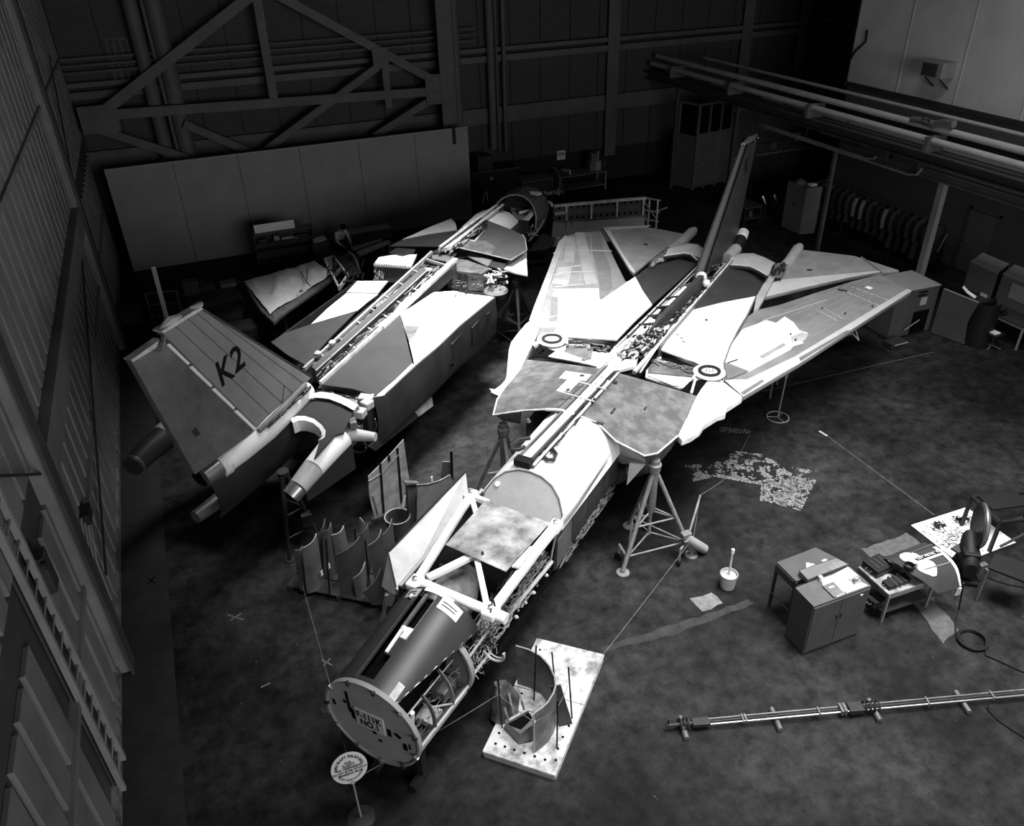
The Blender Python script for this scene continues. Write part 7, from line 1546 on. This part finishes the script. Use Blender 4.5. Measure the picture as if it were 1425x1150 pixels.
whl = thing('round_reel', 'dark round reel on the back bench right of the cartons', 'reel', (p.x + .55, 32.4, 1.1)); part('reel_body', MB().lathe([(.22, 0), (.22, .04), (.1, .05), (.1, .15), (.22, .16), (.22, .2)], (p.x + .5, 32.35, 1.08), (0, 1, 0), 18), dark_metal, whl); part('hub', MB().disc((p.x + .5, 32.3, 1.08), (0, 1, 0), .05, .05, 10), dull_metal, whl)
p = GY(784, 240, 32.3); li = thing('bench_grinder', 'pale-topped small machine on the back bench', 'machine', (p.x, 32.3, .85)); part('body', MB().box(p.x - .25, p.x + .3, 32.1, 32.5, .851, 1.05), dark_metal, li, bevel=.02); part('top_plate', MB().box(p.x - .1, p.x + .3, 32.08, 32.45, 1.05, 1.08), light_enamel, li); part('lever', MB().bar((p.x + .2, 32.05, .9), (p.x + .2, 32.05, 1.1), .05, .03, V((0, 1, 0))), paper, li)
p = GY(781, 216, YB - .08); ps = thing('wall_notice', 'small white notice pinned to the back wall above the bench', 'notice', p); part('sheet', MB().box(p.x - .2, p.x + .2, YB - .09, YB - .07, p.z - .2, p.z + .2), paper, ps)
for k in range(3): part('print_block', MB().box(p.x - .16 + .11 * k, p.x - .09 + .11 * k, YB - .1, YB - .09, p.z - .02, p.z + .14), mid_primer, ps)
for k in range(2): part('print_line', MB().box(p.x - .08 + .1 * k, p.x - .06 + .1 * k, YB - .1, YB - .09, p.z - .18, p.z - .05), mid_primer, ps)
a_, b_ = GY(655, 262, 31.8), GY(722, 256, 31.8); dmx = thing('dark_machine', 'large dark machine in shadow right of the partition', 'machine', ((a_.x + b_.x) / 2, 32.2, 0))
part('cabinet', MB().box(a_.x + .1, b_.x, 31.8, 32.9, 0, 1.6), mat('machine_black', .015, .6), dmx, bevel=.02); part('head', MB().box(a_.x + .4, a_.x + 1.1, 31.9, 32.6, 1.6, 2.2), dark_metal, dmx, bevel=.04); part('rail', MB().tube([(a_.x + .1, 31.75, 1.62), (b_.x, 31.75, 1.62)], .02, 6), dull_metal, dmx); part('gauge', MB().disc((a_.x + .95, 31.78, 1.3), (0, -1, 0), .08, .02, 14), light_enamel, dmx)
hz3 = thing('hose_pair', 'two thin hoses drooping between the benches at the back', 'hose', GY(772, 245, 31.4)); 
for k in range(2): part('hose', MB().tube([GY(770 + 3 * k, 233, 31.5), GY(774 + 3 * k, 238, 31.4), GY(779 + 2 * k, 250, 31.4), GY(782 + 2 * k, 262, 31.4), V((GY(783 + 2 * k, 266, 31.4).x, 31.3, .02))], .02, 6), mid_primer, hz3, True)
# wing on its rack behind the left nose
wr_t = [G(770, 286, 1.9), G(898, 275, 1.9)]
wk = thing('wing_on_rack', 'detached wing stood on edge in a light steel rack behind the left nose', 'wing', G(835, 330))
dW = (wr_t[1] - wr_t[0]).normalized()
b0_, b1_ = wr_t[0] - Z * .55, wr_t[1] - Z * .62
part('spar_web', MB().prism([wr_t[0], wr_t[1], b1_, b0_], V((0, .06, 0))), mat('spar_paint', .12, .5), wk)
part('top_cap', MB().bar(wr_t[0] - V((0, .05, 0)), wr_t[1] - V((0, .05, 0)), .16, .06), scuffed_primer, wk); part('bottom_cap', MB().bar(b0_, b1_, .12, .06), dull_metal, wk); part('mid_rail', MB().bar(b0_.lerp(wr_t[0], .35), b1_.lerp(wr_t[1], .35), .06, .05), dull_metal, wk)
for t_ in (.13, .4, .68, .97): part('rib_post', MB().bar(wr_t[0].lerp(wr_t[1], t_) - V((0, .07, 0)), b0_.lerp(b1_, t_) - V((0, .07, 0)), .07, .06, V((0, 1, 0))), scuffed_primer, wk); part('rib_gusset', MB().prism([wr_t[0].lerp(wr_t[1], t_ - .02) - V((0, .1, .03)), wr_t[0].lerp(wr_t[1], t_ + .02) - V((0, .1, .03)), wr_t[0].lerp(wr_t[1], t_) - V((0, .1, .2))], V((0, .03, 0))), scuffed_primer, wk)
hb_ = MB()
for k in range(14):
    for r_ in (.18, .85): p_ = wr_t[0].lerp(wr_t[1], .06 + .065 * k).lerp(b0_.lerp(b1_, .06 + .065 * k), r_) - V((0, .05, 0)); hb_.obox(p_, V((.035, 0, 0)), V((0, .02, 0)), V((0, 0, .03)))
part('bolt_holes', hb_, ink, wk)
part('white_actuator', MB().tube([wr_t[0].lerp(b0_, .55) - V((0, .08, 0)), wr_t[0].lerp(wr_t[1], .14).lerp(b0_.lerp(b1_, .14), .5) - V((0, .08, 0))], .07, 10), pale_primer, wk, True)
sb0, sb1 = b0_ - Z * .03, b1_ - Z * .03; sl0, sl1 = G(742, 322, .75), G(880, 306, .75)
part('wing_surface', MB().prism([sb0, sb1, V((sb1.x + .05, sb1.y - .12, .4)), V((sb0.x - .15, sb0.y - .12, .4))], V((0, .05, 0))), mat('stored_wing_paint', .42, .5), wk)
for t_ in (.14, .2): part('surface_seam', MB().bar(sb0.lerp(sb1, t_) - V((0, .02, 0)), V((sb0.x - .1 + (sb1.x - sb0.x) * t_, sb0.y - .16, .42)), .03, .01, V((0, 1, 0))), dull_metal, wk)
for p_ in (wr_t[1] + V((.25, .1, -.1)), wr_t[1] + V((.55, .0, -.15))): part('rack_post', MB().tube([p_, V((p_.x, p_.y, .02))], .035, 8), scuffed_primer, wk)
pA, pB = wr_t[1] + V((.25, .1, -.15)), wr_t[1] + V((.55, .0, -.2))
for z_ in (0, -.45, -.8): part('rack_rail', MB().bar(wr_t[1] + V((-.05, .05, z_)), pB + V((.1, 0, z_)), .05, .05), light_enamel, wk)
part('rack_brace', MB().bar(wr_t[1] + V((-.05, .05, -.1)), pB + V((0, 0, -.7)), .04, .04), light_enamel, wk); part('rack_brace', MB().bar(wr_t[1] + V((.0, .05, -.5)), pA + V((0, 0, -1.0)), .04, .04), light_enamel, wk); part('rack_arm', MB().bar(pB + V((-.1, 0, -.4)), pB + V((.5, .1, -.35)), .04, .04), light_enamel, wk)
part('rack_foot', MB().box(wr_t[0].x, wr_t[1].x + .6, wr_t[0].y - .9, wr_t[0].y - .85, 0, .08).box(wr_t[0].x, wr_t[1].x + .6, wr_t[0].y + .1, wr_t[0].y + .15, 0, .08), dark_metal, wk)
tz3 = [G(733, 336, .8), G(752, 346, .8), G(772, 330, .8), G(772, 320, .8)]
lt_ = table_thing('low_table', 'low dark table between the nose of the left airframe and the right wing', 'table', [G(720, 350, .75), G(763, 345, .75), G(778, 322, .75), G(738, 326, .75)], .05, (0, 1, 2, 3), dark_metal, dull_metal)
part('lower_shelf', MB().prism([V((p_.x, p_.y, .25)) for p_ in [G(720, 350, .75), G(763, 345, .75), G(778, 322, .75), G(738, 326, .75)]], (0, 0, -.03)), dark_metal, lt_)
solo('white_scrap', MB().obox(G(776, 331.5, .79), (.06, 0, 0), (0, .05, 0), (0, 0, .025)), paper, G(776, 331, .79), 'small white block on the low table beside the right wing tip', 'block')
solo('floor_sheet', MB().prism([G(690, 425, .02), G(705, 420, .02), G(714, 450, .02), G(690, 442, .02)], (0, 0, -.015)), dull_metal, G(700, 435, .02), 'grey sheet lying on the floor beside the dark jack', 'sheet')

# ============================================================ BACK RIGHT: BOOTH, SHED, SHELVES
bo_ = thing('panelled_booth', 'tall grey panelled booth with open window bays at the back right', 'booth', (21.9, 30.8, 0))
bp_ = mat('booth_paint', .10, .55, var=.15)
A_, B_, C_ = V((20.75, 31.2, 0)), V((21.05, 30.15, 0)), V((22.95, 30.4, 0))
def pnl(a, b, z0, z1, m_=bp_, nm='booth_panel'): n_ = (b - a).cross(Z).normalized(); part(nm, MB().prism([a + Z * z0, b + Z * z0, b + Z * z1, a + Z * z1], n_ * .04), m_, bo_)
pnl(A_, B_, .05, 2.35)
for k in range(3): pnl(B_.lerp(C_, k / 3 + .005), B_.lerp(C_, (k + 1) / 3 - .005), .1, 2.45)
for p_ in (A_, B_, B_.lerp(C_, .33), B_.lerp(C_, .67), C_): part('post', MB().box(p_.x - .05, p_.x + .05, p_.y - .05, p_.y + .05, 0, 3.7), steel_grey, bo_)
part('top_rail', MB().bar(A_ + Z * 3.65, B_ + Z * 3.65, .08, .1).bar(B_ + Z * 3.65, C_ + Z * 3.65, .08, .1), steel_grey, bo_); pnl(B_, C_, 2.5, 3.55, cavity, 'window_bay')
part('handle', MB().obox(B_.lerp(C_, .2) + Z * 1.1 + V((0, -.06, 0)), (.03, 0, 0), (0, .02, 0), (0, 0, .03)), light_enamel, bo_)
for a, b in ((.4, .56), (.72, .98)): p_ = B_.lerp(C_, a); q_ = B_.lerp(C_, b); part('white_top_tray', MB().prism([p_ + Z * 3.58 + V((0, .05, 0)), q_ + Z * 3.58 + V((0, .05, 0)), q_ + Z * 3.6 + V((0, .35, 0)), p_ + Z * 3.6 + V((0, .35, 0))], Z * .02), paper, bo_)
sh = thing('tool_crib', 'flat-roofed grey crib room with a dark window at the back right', 'room', (26.5, 31, 0)); sm_ = mat('crib_paint', .075, .6, var=.15)
x0_, x1_, y0_, y1_, h_ = 23.1, 29.5, 30.2, 33.0, 3.35
for k in range(6): w_ = (x1_ - x0_) / 6; part('wall_panel', MB().box(x0_ + k * w_ + .01, x0_ + (k + 1) * w_ - .01, y0_, y0_ + .05, .1, h_ - .2), sm_, sh)
part('side_wall', MB().box(x0_, x0_ + .05, y0_ + .05, y1_, 0, h_ - .2), sm_, sh); part('roof', MB().box(x0_ - .1, x1_, y0_ - .12, y1_, h_ - .2, h_), mat('roof_paint', .13, .6), sh); part('sill', MB().box(x0_, x1_, y0_ - .15, y0_, 1.15, 1.2), light_enamel, sh)
w_ = part('window', MB().box(23.5, 24.1, y0_ - .03, y0_, 1.3, 1.95), cavity, sh); part('pane', MB().box(23.65, 23.95, y0_ - .05, y0_ - .03, 1.4, 1.85), dull_metal, w_)
for xx, zz in ((26.6, 1.5), (25.3, 1.3)): part('notice', MB().box(xx - .15, xx + .15, y0_ - .03, y0_, zz, zz + .4), mid_primer if xx < 26 else light_enamel, sh)
gr_t = thing('stair_handrail', 'dark tube handrail and gate frames before the crib room', 'railing', (24, 28.5, 0))
for xx in (22.9, 24.4, 26.0, 27.2): part('post', MB().tube([(xx, 28.4, 0), (xx, 28.4, 2.2)], .035, 8), dark_metal, gr_t)
for z_ in (.7, 1.2, 2.2): part('rail', MB().tube([(22.9, 28.4, z_), (27.2, 28.4, z_)], .03, 8), dark_metal, gr_t)
part('gate_mesh', clutter(501, 20, lambda a, b, c: V((22.9 + 1.4 * a, 28.42, 1.25 + .9 * b)), r=(.008, .012), run=(.2, .4)), dark_metal, gr_t, kind='stuff')
tt2 = bench(20.2, 21.05, 25.2, 26.4, .72, 'parts_trolley', 'dark two-shelf trolley behind the fin of the right airframe', dark_enamel, dark_metal)
for i, (px, py) in enumerate(((1061, 273), (1077, 271))):
    p = G(px, py, .9); t = thing('chrome_fitting', 'bright bent metal fitting standing at the end of the trolley, the %s of two' % ('left', 'right')[i], 'fitting', V((p.x, p.y, .0)))
    part('tube', MB().tube([V((p.x, p.y, .9)), V((p.x + .05, p.y - .1, .72)), V((p.x + .1, p.y - .15, .6))], [.09, .07, .05], 10), bare_metal, t, True); part('post', MB().tube([V((p.x + .1, p.y - .15, .6)), V((p.x + .1, p.y - .15, .01))], .03, 8), dark_metal, t); part('foot', MB().disc((p.x + .1, p.y - .15, 0), Z, .18, .03, 14), dark_metal, t)
p = G(1042, 303, .3); t = thing('small_canister', 'small grey canister on the lower shelf of the trolley', 'canister', V((20.7, 25.6, .26))); part('body', MB().lathe([(.09, 0), (.09, .2), (.05, .24)], (20.7, 25.5, .262), Z, 14), dull_metal, t, True); part('cap', MB().disc((20.7, 25.5, .5), Z, .03, .03, 10), dark_metal, t)
lk = thing('two_door_locker', 'tall grey two-door locker standing alone on the right of the fin', 'locker', (21.7, 24.0, 0)); LA, LB, LC = V((21.42, 24.42, 0)), V((21.47, 23.38, 0)), V((22.08, 23.26, 0)); LD = LA + LC - LB
lkm = mat('locker_paint', .16, .5, var=.12)
part('body', MB().prism([p_ + Z * .04 for p_ in (LA, LB, LC, LD)], (0, 0, 1.79)), lkm, lk); nL = (LB - LA).cross(Z).normalized()
if nL.x > 0: nL = -nL
for k in range(2): a, b = LA.lerp(LB, .02 + .49 * k), LA.lerp(LB, .49 + .49 * k); d = part('door', MB().prism([a + Z * .08, b + Z * .08, b + Z * 1.8, a + Z * 1.8], nL * .015), lkm, lk)
part('handle', MB().obox(LA.lerp(LB, .52) + Z * 1.1 + nL * .03, V((0, .02, 0)), V((.012, 0, 0)), V((0, 0, .07))), dark_metal, lk)
for i, (px, py, w_, h_, m_, lb) in enumerate(((1112, 249, .22, .18, dull_metal, 'grey rag bundle on top of the tall locker'), (1125, 252, .14, .06, paper, 'white flat packet on top of the tall locker'))):
    p = LA.lerp(LC, .35 + .35 * i); t = solo('locker_top_item', MB().lathe([(w_, 0), (w_ * .8, h_ * .6), (w_ * .3, h_)], p + Z * 1.832, Z, 9) if i == 0 else MB().obox(p + Z * 1.865, (w_, 0, 0), (0, .1, 0), (0, 0, .03)), m_, p + Z * 1.83, lb, 'bundle' if i == 0 else 'packet')
lk2 = thing('folding_partition', 'low dark hinged screen behind the tall locker', 'screen', (23.3, 24.6, 0))
for k in range(2): part('screen_panel', MB().box(22.7 + .6 * k, 23.28 + .6 * k, 24.6 + .1 * k, 24.64 + .1 * k, .1, 1.5), dark_enamel, lk2)
part('frame_edge', MB().bar((22.7, 24.58, 1.5), (23.9, 24.7, 1.55), .05, .05), dull_metal, lk2)
part('foot', MB().box(22.7, 22.76, 24.4, 24.9, 0, .1).box(23.8, 23.86, 24.5, 25.0, 0, .1), dark_metal, lk2)

# ============================================================ COATS ON THE RIGHT
XJ, ZJ = 23.0, 1.72
crk = thing('coat_rail', 'long pipe coat rail on dark posts along the right wall', 'coat rail', (XJ, 21, 0))
part('rail', MB().tube([(XJ, 24.2, ZJ), (XJ, 18.2, ZJ)], .022, 8), dark_metal, crk, True)
for y in (24.2, 22.9, 20.4, 18.2): part('post', MB().tube([(XJ, y, 0), (XJ, y, ZJ)], .028, 8), dark_metal, crk); part('foot', MB().box(XJ - .3, XJ + .3, y - .03, y + .03, 0, .04), dark_metal, crk)
part('brace', MB().tube([(XJ, 18.2, 1.5), (XJ - .5, 18.0, 1.0)], .02, 6), dull_metal, crk)
cm = [mat('coat_a', .018, .9, var=.3), mat('coat_b', .03, .9, var=.3), mat('coat_c', .012, .9, var=.3), mat('coat_pale_edge', .14, .9, var=.3)]
def coat(y, m_, L_, lb, em):
    t = thing('hanging_coat', lb, 'coat', (XJ, y, ZJ), 0, 'coats on the rail by the right wall')
    sec = lambda z, w_, d_: [V((XJ + w_ * cos(a), y + d_ * sin(a), z)) for a in [2 * pi * k / 12 for k in range(12)]]
    part('coat_body', MB().loft([sec(ZJ - .03, .05, .04), sec(ZJ - .08, .24, .07), sec(ZJ - .2, .28, .10), sec(ZJ - .6, .26, .12), sec(ZJ - L_, .31, .13)]), m_, t, True)
    for s_ in (-1, 1): part('sleeve', MB().tube([V((XJ + s_ * .22, y, ZJ - .1)), V((XJ + s_ * .33, y - .02, ZJ - .38)), V((XJ + s_ * .34, y - .05, ZJ - .75))], [.08, .08, .065], 8), em if s_ < 0 else m_, t, True)
    part('hanger_hook', MB().tube(arcpts(V((XJ, y, ZJ)), V((1, 0, 0)), Z, .03, -1.2, 3.6, 8), .006, 5), dull_metal, t)
    part('collar', MB().tube(arcpts(V((XJ, y, ZJ - .05)), V((1, 0, 0)), V((0, 1, 0)), .07, 0, 2 * pi * .95, 10), .022, 6), m_, t, True)
n_c = 16
for i in range(n_c):
    y = 24.0 - 5.5 * i / (n_c - 1); pe = i in (5, 6, 9)
    coat(y, cm[i % 3], 1.1 + .12 * ((i * 7) % 4) / 3 + (.2 if i > 9 else 0), 'dark %scoat hanging on the rail, %s of sixteen from the far end' % ('pale-sleeved ' if pe else '', ORD[i]), cm[3] if pe else cm[i % 3])
# ============================================================ RIGHT EDGE: BIG CABINET, SCREEN, CRATES, DESK
bcz = 1.52
bc = thing('vented_cabinet', 'large grey cabinet with dark vents and a paper notice beyond the right wing tip', 'cabinet', (18.7, 15.7, 0))
q0, q1 = V((17.96, 15.25, 0)), V((19.45, 15.16, 0)); dpt = V((.08, 1.15, 0))
part('body', MB().prism([q0 + Z * .06, q1 + Z * .06, q1 + dpt + Z * .06, q0 + dpt + Z * .06], (0, 0, bcz - .09)), grey_enamel, bc); part('top', MB().prism([q0 - V((0, .02, -bcz)), q1 + V((.02, -.02, bcz)), q1 + dpt + Z * bcz, q0 + dpt + Z * bcz], (0, 0, -.03)), mat('cabinet_lid_paint', .28, .5, var=.12), bc)
fy = V((0, -1, 0))
for k in range(2): part('vent_slot', MB().obox(q0.lerp(q1, .62) + Z * (1.38 - .1 * k) + fy * .005, (.16, -.01, 0), (0, .01, 0), (0, 0, .022)), cavity, bc)
part('paper_notice', MB().obox(q0.lerp(q1, .68) + Z * 1.08 + fy * .006, (.11, -.006, 0), (0, .004, 0), (0, 0, .12)), mat('notice_paper', .4, .8), bc)
part('kick_recess', MB().prism([q0 + Z * .0 + V((.02, .03, 0)), q1 + V((-.02, .03, 0)), q1 + dpt * .97, q0 + dpt * .97], (0, 0, .06)), dark_metal, bc); part('cable_hatch', MB().obox(q0.lerp(q1, .7) + Z * .42 + fy * .006, (.28, -.016, 0), (0, .006, 0), (0, 0, .36)), cavity, bc)
part('hatch_rod', MB().tube([q0.lerp(q1, .3) + Z * .3 + fy * .12, q0.lerp(q1, .62) + Z * .55 + fy * .12], .02, 6), dull_metal, bc)
bx2 = thing('battery_box', 'small dark box on the floor under the right wing tip', 'box', G(1245, 480)); c = G(1245, 482); part('case', MB().box(c.x - .3, c.x + .3, c.y - .15, c.y + .2, 0, .18), dark_metal, bx2, bevel=.01); part('terminal_strip', MB().box(c.x - .2, c.x + .3, c.y - .17, c.y - .15, .12, .15), light_enamel, bx2)
ds = thing('leaning_door_panel', 'grey framed door panel with a curved edge standing beside the vented cabinet', 'panel', (19.6, 14.6, 0))
d0, d1 = V((19.5, 15.05, 0)), V((19.74, 14.1, 0)); dn = (d1 - d0).cross(Z).normalized()
prof = [(0, .03), (1, .03), (.97, .35), (.93, .65), (.97, .95), (1.04, 1.2), (1.04, 1.34), (0, 1.42)]
part('door_skin', MB().prism([d0.lerp(d1, a) + Z * z_ for a, z_ in prof], dn * .04), grey_enamel, ds)
for a, b in (((0, 1.40), (1.04, 1.32)), ((0, .06), (1, .05)), ((.01, .05), (.01, 1.4))): part('frame_bar', MB().bar(d0.lerp(d1, a[0]) + Z * a[1] - dn * .02, d0.lerp(d1, b[0]) + Z * b[1] - dn * .02, .05, .05, dn), light_enamel, ds)
part('latch', MB().obox(d0.lerp(d1, .8) + Z * 1.15 - dn * .03, (d1 - d0).normalized() * .05, dn * .02, Z * .02), light_enamel, ds)
dr = thing('black_curved_shell', 'tall black curved shell standing between the door panel and the desk', 'shell', (20.2, 14.0, 0)); c = V((20.15, 14.1, 0))
part('shell', MB().shell([[V((c.x + .36 * cos(a), c.y + .36 * sin(a), z_)) for a in [radians(150 + 15 * k) for k in range(11)]] for z_ in (.02, .7, 1.3)], .03), black, dr, True); part('back_board', MB().box(c.x - .3, c.x + .36, c.y - .05, c.y, .02, 1.3), black, dr)
wsn = [G(1339, 401, 1.4), G(1345, 408, 1.42), G(1352, 413, 1.36), G(1356, 416, 1.3)]
ws = thing('white_curved_strip', 'white curved strip lying on top of the black shell', 'strip', wsn[1] - Z * .05); part('strip', MB().shell([wsn, [p_ + V((.12, .05, .02)) for p_ in wsn]], .015), paper, ws, True); part('support', MB().tube([wsn[2] - Z * .01, V((wsn[2].x, wsn[2].y, 1.0))], .02, 6), black, ws)
t2 = [V((20.75, 15.3, .75)), V((20.75, 13.2, .75)), V((22.9, 13.2, .75)), V((22.9, 15.9, .75))]
d2 = table_thing('office_desk', 'dark desk at the right edge carrying two large cartons', 'desk', t2, .05, (0, 1, 2, 3), light_enamel, dark_enamel)
def big_box(base, h, name, label, m_, m2_):
    t = thing(name, label, 'crate', base[0]); part('box_body', MB().prism(base, (0, 0, h)), m_, t, bevel=.01); part('lid', MB().prism([p_ + Z * h for p_ in base], (0, 0, .03)), m2_, t, bevel=.008); return t
lidm = mat('crate_lid', .26, .6, var=.1); crm = mat('crate_side', .13, .6, var=.1)
ck = [V((21.47, 15.95, .752)), V((21.42, 14.95, .752))]; back = V((.9, .35, 0))
b1_ = big_box([ck[0], ck[1], ck[1] + back, ck[0] + back], .82, 'large_carton', 'large grey carton with a pale lid, the left of two on the desk', crm, lidm)
part('white_label', MB().obox(ck[1].lerp(ck[0], .2) + Z * .06 + V((-.02, 0, 0)), (ck[1] - ck[0]).normalized() * .12, V((.006, 0, 0)), Z * .05), paper, b1_); part('tape', MB().obox((ck[0] + ck[1] + back) / 2 + Z * .855, back * .5, V((.04, 0, 0)), Z * .003), light_enamel, b1_)
ck2 = [V((21.42, 14.78, .752)), V((21.40, 13.6, .752))]
b2_ = big_box([ck2[0], ck2[1], ck2[1] + back, ck2[0] + back], .86, 'large_carton', 'large grey carton with a framed front panel, the right of two on the desk', crm, lidm)
fr2 = ck2[0].lerp(ck2[1], .32); fr3 = ck2[0].lerp(ck2[1], .95); part('framed_panel', MB().prism([fr2 + Z * .3, fr3 + Z * .3, fr3 + Z * .75, fr2 + Z * .75], V((-.015, 0, 0))), light_enamel, b2_)
p = G(1395, 438, .76); ph = thing('desk_telephone', 'black telephone on the front of the desk', 'telephone', p); part('phone_body', MB().obox(p + Z * .05, (.1, 0, 0), (0, .08, 0), (0, 0, .045)), black, ph, bevel=.02); part('handset', MB().tube([p + V((-.11, 0, .13)), p + V((0, 0, .12)), p + V((.11, 0, .13))], [.03, .02, .03], 8), black, ph, True)
p = G(1385, 470); chx = thing('office_chair', 'dark chair with a white book on its seat under the desk', 'chair', G(1367, 470)); c = G(1378, 484)
part('seat', MB().box(c.x - .22, c.x + .22, c.y - .2, c.y + .2, .42, .48), black, chx, bevel=.02); part('backrest', MB().box(c.x - .2, c.x + .2, c.y + .18, c.y + .22, .6, .9), black, chx, bevel=.02); part('column', MB().tube([(c.x, c.y, .06), (c.x, c.y, .42)], .03, 8), dark_metal, chx)
for k in range(4): part('leg', MB().tube([(c.x, c.y, .1), (c.x + .27 * cos(k * pi / 2 + .4), c.y + .27 * sin(k * pi / 2 + .4), .03)], .022, 6), dull_metal, chx)
solo('white_book', MB().box(c.x - .15, c.x + .06, c.y - .12, c.y + .1, .482, .52), paper, (c.x, c.y, .48), 'white book lying on the dark chair under the desk', 'book')
